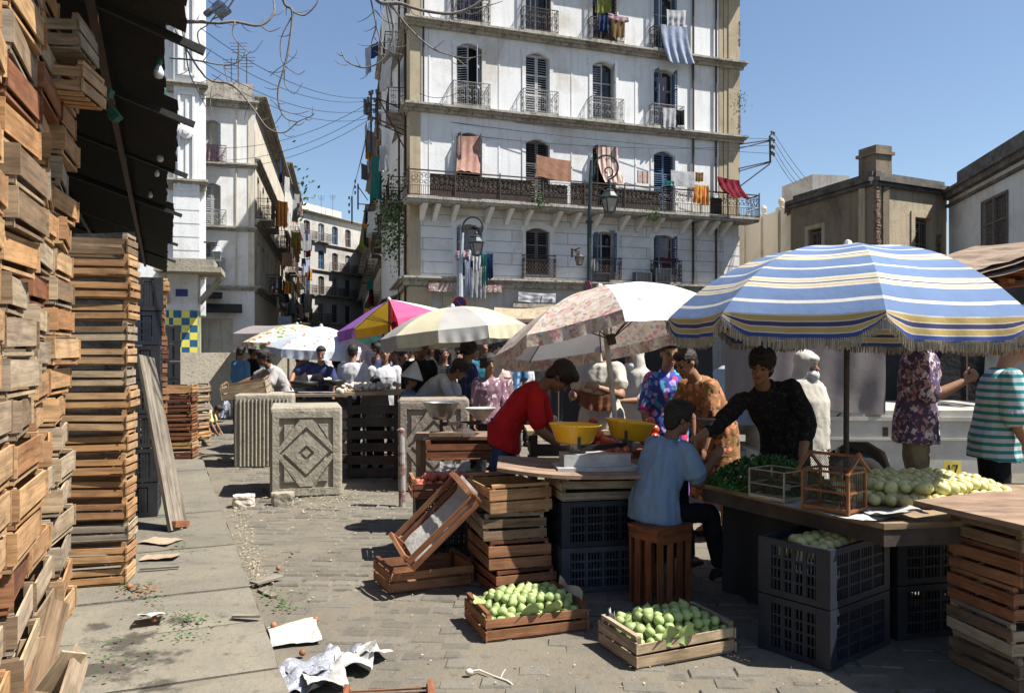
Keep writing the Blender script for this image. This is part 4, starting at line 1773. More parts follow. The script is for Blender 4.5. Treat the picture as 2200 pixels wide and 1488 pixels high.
def hand(mb, w, d, pn, side, s=1.0, curl=.5):
    """w wrist, d direction, pn palm normal, side +1: thumb towards d x pn"""
    d = V(d).normalized(); pn = V(pn); pn = (pn - d * pn.dot(d)).normalized()
    a = d.cross(pn).normalized() * side
    Mx = Matrix((a, d, pn)).transposed()
    mb.ell(w + d * .045 * s, .041 * s, .052 * s, .017 * s, 12, 8, Mx)
    for k, (off, L) in enumerate(((.030, .070), (.011, .080), (-.009, .074), (-.028, .058))):
        p = w + d * .078 * s + a * off * s
        dd = (d + a * (off * 2.2)).normalized()
        pts = [w + d * .05 * s + a * off * s, p]
        c = curl * (1 + .12 * k)
        ang = c * .7
        for j, q in enumerate((.42, .32, .26)):
            v = dd * math.cos(ang) + pn * math.sin(ang)
            p = p + v * L * q * s
            pts.append(p)
            ang += c * .85
        limb(mb, pts, [.0095 * s, .0095 * s, .0088 * s, .0082 * s, .007 * s], 7, 2)
    p = w + d * .02 * s + a * .03 * s
    t1 = (a * .75 + d * .6 + pn * .3).normalized()
    t2 = (a * .25 + d * .85 + pn * .45).normalized()
    limb(mb, [p - a * .015 * s, p + t1 * .035 * s, p + t1 * .035 * s + t2 * .03 * s, p + t1 * .035 * s + t2 * .055 * s], [.014 * s, .0115 * s, .010 * s, .008 * s], 7, 2)


def person(label, foot, face, H=1.70, lean=0.0, side=0.0, head=(0, 0, 0), armL=None, armR=None, legs=None, pelvis=None, top='tee', topm=None, sleeve=.75, bottom='trousers', botm=None, hair='short', hairm=None, skin=1, vx=.016, fat=1.0, hands=(.5, .5), palm=(None, None), hem=None, woman=False, group=None, noback=False, bald=False, headgear=None, twist=0.0, foldamt=.007, faceparts=True, curve=1.0, shoem=None, slack=1.0):
    """face: world heading in degrees (0 = +x, 90 = away from the camera)"""
    s = H / 1.70
    root = thing('person', label, 'person', foot, R(face - 90), group)
    ph = (pelvis if pelvis is not None else .93) * (s if pelvis is None else 1)
    pel = V((0, 0, ph))
    sw = (.175 if not woman else .158) * s

    def rot(v, f):
        q = Matrix.Rotation(R(side) * f, 3, 'Y') @ Matrix.Rotation(-R(lean) * f, 3, 'X') @ Matrix.Rotation(R(twist) * f, 3, 'Z')
        return q @ v
    f1, f2, f3 = .55, 1.0, 1.0 + .22 * curve
    waist = pel + rot(V((0, 0, .15)), f1) * s
    chest = waist + rot(V((0, .012, .19)), f2) * s
    nb = chest + rot(V((0, -.005, .165)), f3) * s
    nt_ = nb + rot(V((0, .012, .07)), f3 * .9) * s
    hm = Matrix.Rotation(R(head[1]), 3, 'Z') @ Matrix.Rotation(-R(head[0]), 3, 'X') @ Matrix.Rotation(R(head[2]), 3, 'Y')
    hc = nt_ + (hm @ V((0, .025, .105))) * s
    ux = rot(V((1, 0, 0)), 1.0)
    uyw, uyc, uyn = rot(V((0, 1, 0)), f1), rot(V((0, 1, 0)), f2), rot(V((0, 1, 0)), f3)
    shz = chest + rot(V((0, 0, .115)), f3) * s
    J = {}
    for sg, nm, arm in ((-1, 'L', armL), (1, 'R', armR)):
        sh = shz + ux * sw * sg
        arm = arm or ((.12, .02, -1), (.04, .25, -1))
        a, b = V(arm[0]), V(arm[1])
        a = V((a.x * sg, a.y, a.z)).normalized(); b = V((b.x * sg, b.y, b.z)).normalized()
        if a.z > .2:
            sh = sh + V((0, 0, .03))
        el = sh + a * .285 * s
        wr = el + b * .25 * s
        J[nm] = (sh, el, wr, b)
        lg = (legs or (((.03, .02, -1), (0, -.04, -1)),) * 2)[0 if sg < 0 else 1]
        hp = pel + V((.088 * sg * s, 0, -.02 * s))
        a, b = V(lg[0]), V(lg[1])
        a = V((a.x * sg, a.y, a.z)).normalized(); b = V((b.x * sg, b.y, b.z)).normalized()
        kn = hp + a * .42 * s
        an = kn + b * .40 * s
        J[nm + 'l'] = (hp, kn, an)
    fem = .92 if woman else 1.0

    def torso(mb, g, z0=-.06, top_=True):
        A = ux
        rings = [(pel + V((0, 0, z0 * s)), A * (.162 * fat * s + g * 1.2), uyw * (.118 * fat * s + g * 1.2)),
                 (pel + V((0, 0, .04 * s)), A * (.158 * fat * s + g * 1.1), uyw * (.112 * fat * s + g * 1.1)),
                 (waist, A * (.135 * fat * fem * s + g), uyw * (.095 * fat * s + g)),
                 (waist.lerp(chest, .5), A * (.145 * fat * fem * s + g), uyc * (.100 * fat * s + g)),
                 (chest, A * (.160 * fem * s + g), uyc * (.108 * fat * s + g)),
                 (chest.lerp(nb, .55), A * (.158 * s + g), uyn * (.092 * s + g)),
                 (chest.lerp(nb, .85), A * (.115 * s + g), uyn * (.068 * s + g)),
                 (nb, A * (.065 * s + g * .3), uyn * (.055 * s + g * .3))]
        loft(mb, rings)
        for sg in ('L', 'R'):
            mb.ell(J[sg][0] - ux * (.014 if sg == 'R' else -.014), .052 * s + g * .6, .052 * s + g * .6, .048 * s + g * .5, 12, 8)
    # body
    mb = MB()
    torso(mb, -.012)
    limb(mb, [nb - rot(V((0, 0, .03)), 1), nt_, hc - (hm @ V((0, .01, .05))) * s], [.058 * s, .054 * s, .052 * s])
    mb.ell(hc + hm @ V((0, -.012, .028)) * s, .076 * s, .096 * s, .088 * s, 18, 12, hm)
    mb.ell(hc + hm @ V((0, .026, -.035)) * s, .058 * s, .062 * s, .082 * s, 16, 10, hm)
    mb.ell(hc + hm @ V((0, .066, -.092)) * s, .026 * s, .022 * s, .02 * s, 10, 6, hm)
    limb(mb, [hc + hm @ V((0, .082, .012)) * s, hc + hm @ V((0, .108, -.03)) * s], [.009 * s, .014 * s], 8, 2)
    for sg in (-1, 1):
        mb.ell(hc + hm @ V((sg * .077, -.012, -.005)) * s, .009 * s, .019 * s, .030 * s, 8, 6, hm)
        mb.ell(hc + hm @ V((sg * .034, .066, -.022)) * s, .02 * s, .018 * s, .018 * s, 8, 6, hm)
    for nm, sg in (('L', -1), ('R', 1)):
        sh, el, wr, b = J[nm]
        limb(mb, [sh, el], [.048 * s * fat, .040 * s])
        limb(mb, [el, el.lerp(wr, .35), wr], [.038 * s, .041 * s, .026 * s])
        pn = palm[0 if sg < 0 else 1] or (-sg * .8, .3, -.1)
        hand(mb, wr, b, pn, 1 if sg < 0 else -1, s, hands[0 if sg < 0 else 1])
        hp, kn, an = J[nm + 'l']
        limb(mb, [hp, kn], [.078 * s, .052 * s])
        limb(mb, [kn, kn.lerp(an, .35), an], [.050 * s, .052 * s, .034 * s])
        limb(mb, [an, an + V((sg * .01, .12, -.045)) * s], [.036 * s, .03 * s])
    body = vox(mb, 'body', SK[skin], root, vx)
    # face details
    if faceparts:
        for sg in (-1, 1):
            mb = MB()
            mb.ell(hc + hm @ V((sg * .031, .081, .004)) * s, .014 * s, .008 * s, .0065 * s, 8, 6, hm)
            mb.build('eye', EYE, body, True)
            mb = MB()
            e0, e1, e2 = (hc + hm @ V(q) * s for q in ((sg * .014, .092, .024), (sg * .032, .089, .030), (sg * .052, .073, .022)))
            mb.tube([e0, e1, e2], [.004 * s, .0052 * s, .003 * s], 6)
            mb.build('eyebrow', HAIR, body, True)
        mb = MB()
        mb.tube([hc + hm @ V((x, .089 - abs(x) * .25, -.062)) * s for x in (-.024, -.01, 0, .01, .024)], [.003 * s, .006 * s, .0055 * s, .006 * s, .003 * s], 6)
        mb.build('lips', LIP, body, True)
    # hair
    hn = lambda p, n: .005 * noise.noise(p * 45) + .005 * noise.noise(p * 110)
    hm_ = hairm or HAIR
    if hair:
        mb = MB()
        if hair == 'short':
            mb.ell(hc + hm @ V((0, -.026, .040)) * s, .084 * s, .100 * s, .088 * s, 18, 12, hm)
            mb.ell(hc + hm @ V((0, .030, .088)) * s, .064 * s, .06 * s, .036 * s, 14, 8, hm)
            mb.ell(hc + hm @ V((0, -.062, -.01)) * s, .066 * s, .05 * s, .07 * s, 14, 8, hm)
        elif hair == 'thick':
            mb.ell(hc + hm @ V((0, -.026, .048)) * s, .096 * s, .112 * s, .10 * s, 18, 12, hm)
            mb.ell(hc + hm @ V((0, .035, .1)) * s, .074 * s, .07 * s, .042 * s, 14, 8, hm)
            mb.ell(hc + hm @ V((0, -.062, -.02)) * s, .08 * s, .055 * s, .085 * s, 14, 8, hm)
        elif hair == 'curly':
            mb.ell(hc + hm @ V((0, -.035, .045)) * s, .115 * s, .118 * s, .115 * s, 18, 12, hm)
            for k in range(26):
                t = k * 2.4
                z = .02 + .12 * (k / 26)
                mb.ell(hc + hm @ V((.10 * math.cos(t), -.04 + .09 * math.sin(t), z - .05 + .03 * math.sin(k * 3))) * s, .032 * s, .032 * s, .03 * s, 8, 6, hm)
        elif hair == 'long':
            mb.ell(hc + hm @ V((0, -.026, .045)) * s, .092 * s, .106 * s, .096 * s, 18, 12, hm)
            loft(mb, [(hc + hm @ V((0, -.05, .03)) * s, hm @ V((.092, 0, 0)) * s, hm @ V((0, .06, 0)) * s), (hc + hm @ V((0, -.06, -.10)) * s, hm @ V((.098, 0, 0)) * s, hm @ V((0, .05, 0)) * s), (hc + hm @ V((0, -.07, -.17)) * s, hm @ V((.07, 0, 0)) * s, hm @ V((0, .035, 0)) * s)])
        elif hair == 'fringe':
            mb.ell(hc + hm @ V((0, -.065, -.005)) * s, .072 * s, .05 * s, .06 * s, 14, 8, hm)
        vox(mb, 'hair', hm_, root, max(vx * .75, .006), hn, 1)
    if headgear:
        kind, gm = headgear
        mb = MB()
        if kind == 'scarf':
            mb.ell(hc + hm @ V((0, -.034, .036)) * s, .098 * s, .114 * s, .104 * s, 18, 12, hm)
            mb.ell(hc + hm @ V((0, .045, .095)) * s, .07 * s, .06 * s, .03 * s, 12, 8, hm)
            loft(mb, [(hc + hm @ V((0, -.035, .0)) * s, hm @ V((.098, 0, 0)) * s, hm @ V((0, .085, 0)) * s), (nt_ + V((0, -.005, -.02)) * s, V((.098, 0, 0)) * s, V((0, .092, 0)) * s), (nb + V((0, 0, -.02)), ux * .16 * s, uyn * .12 * s), (chest + V((0, 0, .05)), ux * .195 * s, uyc * .135 * s)])
            for sg in (-1, 1):
                mb.ell(hc + hm @ V((sg * .072, .015, -.04)) * s, .024 * s, .05 * s, .10 * s, 10, 8, hm)
            vox(mb, 'headscarf', gm, root, max(vx, .011), folds(.006, 3), 2)
        elif kind == 'veil':
            mb.ell(hc + hm @ V((0, -.040, .034)) * s, .098 * s, .112 * s, .102 * s, 18, 12, hm)
            mb.ell(hc + hm @ V((0, .036, .070)) * s, .07 * s, .052 * s, .036 * s, 12, 8, hm)
            loft(mb, [(hc + hm @ V((0, -.035, .0)) * s, hm @ V((.100, 0, 0)) * s, hm @ V((0, .085, 0)) * s), (nt_ + V((0, -.01, -.02)) * s, V((.11, 0, 0)) * s, V((0, .095, 0)) * s), (nb, ux * .19 * s, uyn * .13 * s), (chest, ux * .25 * s, uyc * .17 * s), (pel + V((0, 0, -.1)), ux * .27 * s, uyc * .18 * s)])
            vox(mb, 'headscarf', gm, root, max(vx, .011), folds(.006, 5), 2)
            mb = MB()
            mb.ell(hc + hm @ V((0, .045, -.085)) * s, .072 * s, .072 * s, .060 * s, 14, 10, hm)
            mb.ell(hc + hm @ V((0, .06, -.15)) * s, .055 * s, .05 * s, .07 * s, 14, 10, hm)
            vox(mb, 'face_veil', M['frame_white'], root, max(vx, .009), folds(.004, 2), 2)
        elif kind == 'cap':
            mb.ell(hc + hm @ V((0, -.012, .062)) * s, .088 * s, .104 * s, .062 * s, 16, 8, hm)
            mb.ell(hc + hm @ V((0, .1, .045)) * s, .07 * s, .065 * s, .008 * s, 12, 6, hm)
            vox(mb, 'cap', gm, root, .008, None, 1)
        elif kind == 'cone':
            mb.M = Matrix.Translation(hc) @ hm.to_4x4()
            mb.lathe((0, -.01, .035), [(.0, .012), (.10, .008), (.145, -.012), (.15, 0), (.12, .05), (.07, .13), (.028, .195), (0, .225)], 18)
            o = mb.build('paper_hat', gm, None, False)
            o.parent = root
    # clothes
    sd = random.Random(len(label)).uniform(0, 50)
    g = .016
    if top:
        mb = MB()
        zb = {'tee': -.10, 'shirt': -.13, 'jacket': -.16, 'dress': -.10, 'robe': -.1}[top]
        torso(mb, g * slack + (.012 if top in ('jacket', 'robe') else 0), zb)
        if hem is not None:       # dress or robe skirt
            zz = hem
            sp = 1.0 if top == 'dress' else 1.15
            loft(mb, [(waist, ux * (.14 * s + g), uyw * (.11 * s + g)), (pel, ux * (.19 * s * sp), uyw * (.15 * s * sp)), (V((pel.x, pel.y, ph * .5 + zz * .5)), V((.21 * s * sp, 0, 0)), V((0, .17 * s * sp, 0))), (V((0, 0, zz)), V((.24 * s * sp, 0, 0)), V((0, .2 * s * sp, 0)))])
        for nm, sg in (('L', -1), ('R', 1)):
            sh, el, wr, b = J[nm]
            e = .012 if top in ('robe', 'jacket') else 0
            if sleeve <= 1:
                end = sh.lerp(el, sleeve)
                limb(mb, [sh, end], [.052 * s * fat + g * .6 + e, .056 * s + g * .9 * slack + e], 14)
            else:
                f = sleeve - 1
                limb(mb, [sh, el], [.052 * s * fat + g * .6 + e, .047 * s + g * .6 + e], 14)
                limb(mb, [el, el.lerp(wr, f)], [.052 * s + g * .5 + e, .040 * s + g * .4 + e], 14)
        if top in ('shirt', 'jacket'):
            mb.tube([nb + rot(V((.062 * math.cos(t), .052 * math.sin(t) + .01, .012 + .014 * math.sin(t) * -1)), f3) * s for t in [k * 2 * PI / 14 for k in range(14)]] + [nb + rot(V((.062, .01, .012)), f3) * s], .014 * s, 6)
        vox(mb, {'tee': 't_shirt', 'shirt': 'shirt', 'jacket': 'jacket', 'dress': 'dress', 'robe': 'robe'}[top], topm, root, max(vx * .85, .008), folds(foldamt, sd), 2)
    if bottom:
        mb = MB()
        loft(mb, [(pel + V((0, 0, -.09 * s)), ux * .152 * s, V((0, .112 * s, 0))), (pel + V((0, 0, .02 * s)), ux * (.160 * s), uyw * .116 * s), (pel + V((0, 0, .09 * s)), ux * (.148 * s * fat), uyw * .108 * s * fat)])
        if bottom == 'trousers':
            for nm in ('Ll', 'Rl'):
                hp, kn, an = J[nm]
                limb(mb, [hp, kn], [.078 * s, .068 * s], 14)
                limb(mb, [kn, an + V((0, 0, .02))], [.070 * s, .058 * s], 14)
        else:
            loft(mb, [(pel, ux * .165 * s, V((0, .13 * s, 0))), (V((0, 0, ph * .5)), V((.19 * s, 0, 0)), V((0, .16 * s, 0))), (V((0, 0, .3)), V((.21 * s, 0, 0)), V((0, .18 * s, 0)))])
        vox(mb, bottom if bottom == 'trousers' else 'skirt', botm or CL['denim_dark'], root, max(vx * .9, .010), folds(.007, sd + 9), 2)
    for nm, sg in (('Ll', -1), ('Rl', 1)):
        an = J[nm][2]
        mb = MB()
        loft(mb, [(an + V((0, -.06, -.075)) * s, V((.035, 0, 0)) * s, V((0, .012, .03)) * s)] + [(an + V((0, -.045 + .19 * k / 4, -.055 - .0 * k)) * s, V((.038 + .008 * math.sin(k * .8), 0, 0)) * s, V((0, 0, .032 - .003 * k)) * s) for k in range(5)], 12)
        mb.build('shoe', shoem or M['rubber'], root, True)
    return root, hc, J


def C(n, c, c2=None, **k):
    return cloth_mat(n, c, c2, trans=0.0, **k)


CL = {
    'red': C('red_jersey', (.50, .018, .02), (.42, .015, .018)),
    'denim': C('blue_denim', (.05, .085, .17), (.035, .06, .12)),
    'denim_dark': C('dark_trousers', (.025, .028, .036)),
    'denim_pale': C('pale_denim', (.30, .36, .42)),
    'bluetee': C('washed_blue_cotton', (.22, .32, .44), (.19, .28, .40)),
    'darkprint': C('dark_printed_shirt', (.018, .016, .018), pattern=spots([(.05, .02, .02), (.02, .04, .03)], 22, .5)),
    'floral': C('dark_floral_shirt', (.10, .07, .11), pattern=spots([(.46, .40, .42), (.34, .18, .18), (.06, .05, .10)], 17, .72)),
    'teal': C('teal_white_striped_jersey', (.5, .5, .5), pattern=stripes([(0, (.36, .38, .40)), (.48, (.03, .19, .19)), (.54, (.025, .16, .17)), (.94, (.36, .38, .40))], 2, .052)),
    'khaki': C('khaki_trousers', (.26, .20, .11), (.2, .15, .085)),
    'violet': C('blue_violet_floral', (.06, .08, .36), pattern=spots([(.55, .05, .12), (.42, .30, .60), (.05, .25, .35)], 10, .60)),
    'brownprint': C('ochre_brown_print', (.30, .16, .07), pattern=spots([(.06, .035, .03), (.52, .18, .10)], 14, .60)),
    'white': C('white_cotton', (.55, .55, .57), (.5, .5, .52)),
    'cream': C('cream_haik', (.52, .49, .42), (.46, .43, .37)),
    'greyshirt': C('pale_grey_shirt', (.48, .46, .44), (.42, .4, .39)),
    'navy': C('navy_shirt', (.045, .055, .15), (.035, .045, .12)),
    'sky': C('mid_blue_shirt', (.11, .27, .46), (.1, .24, .42)),
    'black': C('black_cloth', (.015, .015, .018)),
    'darkgreen': C('near_black_jacket', (.014, .02, .018)),
    'tealshirt': C('teal_shirt', (.03, .16, .2)),
    'pinkprint': C('pink_mauve_print', (.26, .15, .18), pattern=spots([(.16, .08, .12), (.6, .5, .5)], 12, .55)),
    'navydress': C('dark_blue_dress', (.03, .04, .11), pattern=spots([(.06, .08, .2)], 10, .5)),
    'bluepat': C('blue_patterned', (.07, .16, .28), pattern=spots([(.25, .35, .5)], 10, .5)),
    'yellowtop': C('pale_yellow_shirt', (.56, .50, .26), (.46, .40, .20)),
    'purple': C('purple_skirt', (.20, .10, .36)),
    'pinkscarf': C('pale_pink_scarf', (.52, .40, .36)),
    'greenblack': C('dull_green', (.05, .09, .05)),
    'redtop': C('dull_red_top', (.32, .05, .04)),
}


def pp(px, Y, z=0.0):
    return V(((px - 1100) / F * Y, Y, z))


# -- the six nearest figures
person('person in a red T-shirt and blue jeans bending far forward over the scales', pp(1082, 6.5), -8, 1.70, lean=40, head=(58, -4, 0), curve=.9,
       armL=((.05, .25, -1), (-.1, .75, -.8)), armR=((.08, .10, -1), (-.15, .80, -.62)), topm=CL['red'], botm=CL['denim'], hair='thick', skin=2, vx=.010, sleeve=.85, foldamt=.006, fat=1.04, legs=(((.05, .04, -1), (0, -.04, -1)), ((.05, -.12, -1), (0, -.1, -1))))
person('seated person in a washed blue T-shirt, back to the camera, perched on the crate stool', V((.935, 5.22, 0)), 30, 1.52, lean=16, head=(14, -14, 4), pelvis=.585, curve=1.6,
       armL=((.1, .5, -.8), (-.35, .9, .25)), armR=((.05, .45, -.9), (-.1, .72, .70)), legs=(((.16, 1, -.12), (.05, .15, -1)), ((.12, 1, -.10), (.02, .2, -1))),
       topm=CL['bluetee'], botm=CL['black'], hair='thick', skin=2, vx=.0095, sleeve=.72, slack=1.7, foldamt=.009, fat=1.08)
person('person in a dark printed shirt leaning over the greens with a small dish in hand', pp(1688, 5.85), -114, 1.70, lean=30, head=(12, -6, -6), side=18, curve=.8,
       armR=((.55, .55, -.62), (.3, .62, -.22)), armL=((.42, .25, -.9), (-.15, .45, -.9)), topm=CL['darkprint'], botm=CL['black'], top='shirt', hair='thick', skin=1, vx=.0095, sleeve=1.5, fat=1.08, hands=(.6, .9))
person('person in a floral short-sleeved shirt raising a clenched fist, head hidden by the striped umbrella', pp(1968, 5.85, .10), -32, 1.80, lean=2,
       armR=((-.05, .25, -1), (-.45, .95, .55)), armL=((.2, -.1, -1), (.05, .1, -1)), topm=CL['floral'], botm=CL['khaki'], top='shirt', hair='short', skin=1, vx=.0095, sleeve=.92, hands=(.7, 1.35), palm=(None, (0, .5, .8)), slack=1.6)
person('person in a teal and white striped T-shirt walking off past the right edge', pp(2135, 5.6, .0), -18, 1.76, lean=7, head=(4, 0, 0),
       armR=((.10, .05, -1), (-.05, .42, -.85)), armL=((.1, .2, -1), (0, .5, -.9)), topm=CL['teal'], botm=CL['black'], hair='short', skin=1, vx=.0095, sleeve=.9, slack=1.9, hands=(.8, 1.1), foldamt=.008)
person('person in a blue and red floral dress standing behind the yellow bowls', pp(1432, 7.3), -82, 1.68, lean=2, head=(8, 0, 0), armL=((.25, .05, -1), (0, .2, -1)), armR=((.25, .05, -1), (-.1, .3, -1)), top='shirt', topm=CL['violet'], botm=CL['purple'], bottom='skirt', hair='short', skin=1, vx=.011, sleeve=1.1, woman=True, slack=2.0, fat=1.05)
person('person in an ochre and brown print stooping beside the grey car', pp(1540, 6.9), -150, 1.70, lean=30, head=(25, 0, 0), armL=((.2, .2, -1), (0, .3, -1)), armR=((.2, .1, -1), (0, .3, -.9)), top='dress', topm=CL['brownprint'], bottom=None, hem=.35, hair='short', skin=1, vx=.012, sleeve=1.0, woman=True, fat=1.1)
person('person in a white headscarf and face veil behind the leaning figure in dark', pp(1724, 6.9), -70, 1.58, head=(10, 25, 0), top='robe', topm=CL['cream'], bottom=None, hem=.2, hair=None, headgear=('veil', CL['cream']), skin=1, vx=.012, sleeve=1.6, woman=True)
person('person wrapped in a white robe with a terracotta bag, head behind the floral umbrella', pp(1292, 7.5, .05), -120, 1.72, lean=2, armL=((.3, .35, -.75), (-.5, .75, .3)), armR=((.25, .3, -.9), (-.3, .8, .1)), top='robe', topm=CL['cream'], bottom=None, hem=.15, hair='short', skin=1, vx=.013, sleeve=.6, woman=True, fat=1.15)
person('veiled person in a cream wrap behind the floral umbrella pole', pp(1368, 8.6), -140, 1.64, head=(12, -10, 0), armL=((.2, .4, -.8), (-.4, .8, 0)), top='robe', topm=CL['cream'], bottom=None, hem=.15, hair=None, headgear=('veil', CL['cream']), vx=.014, sleeve=1.2, woman=True)

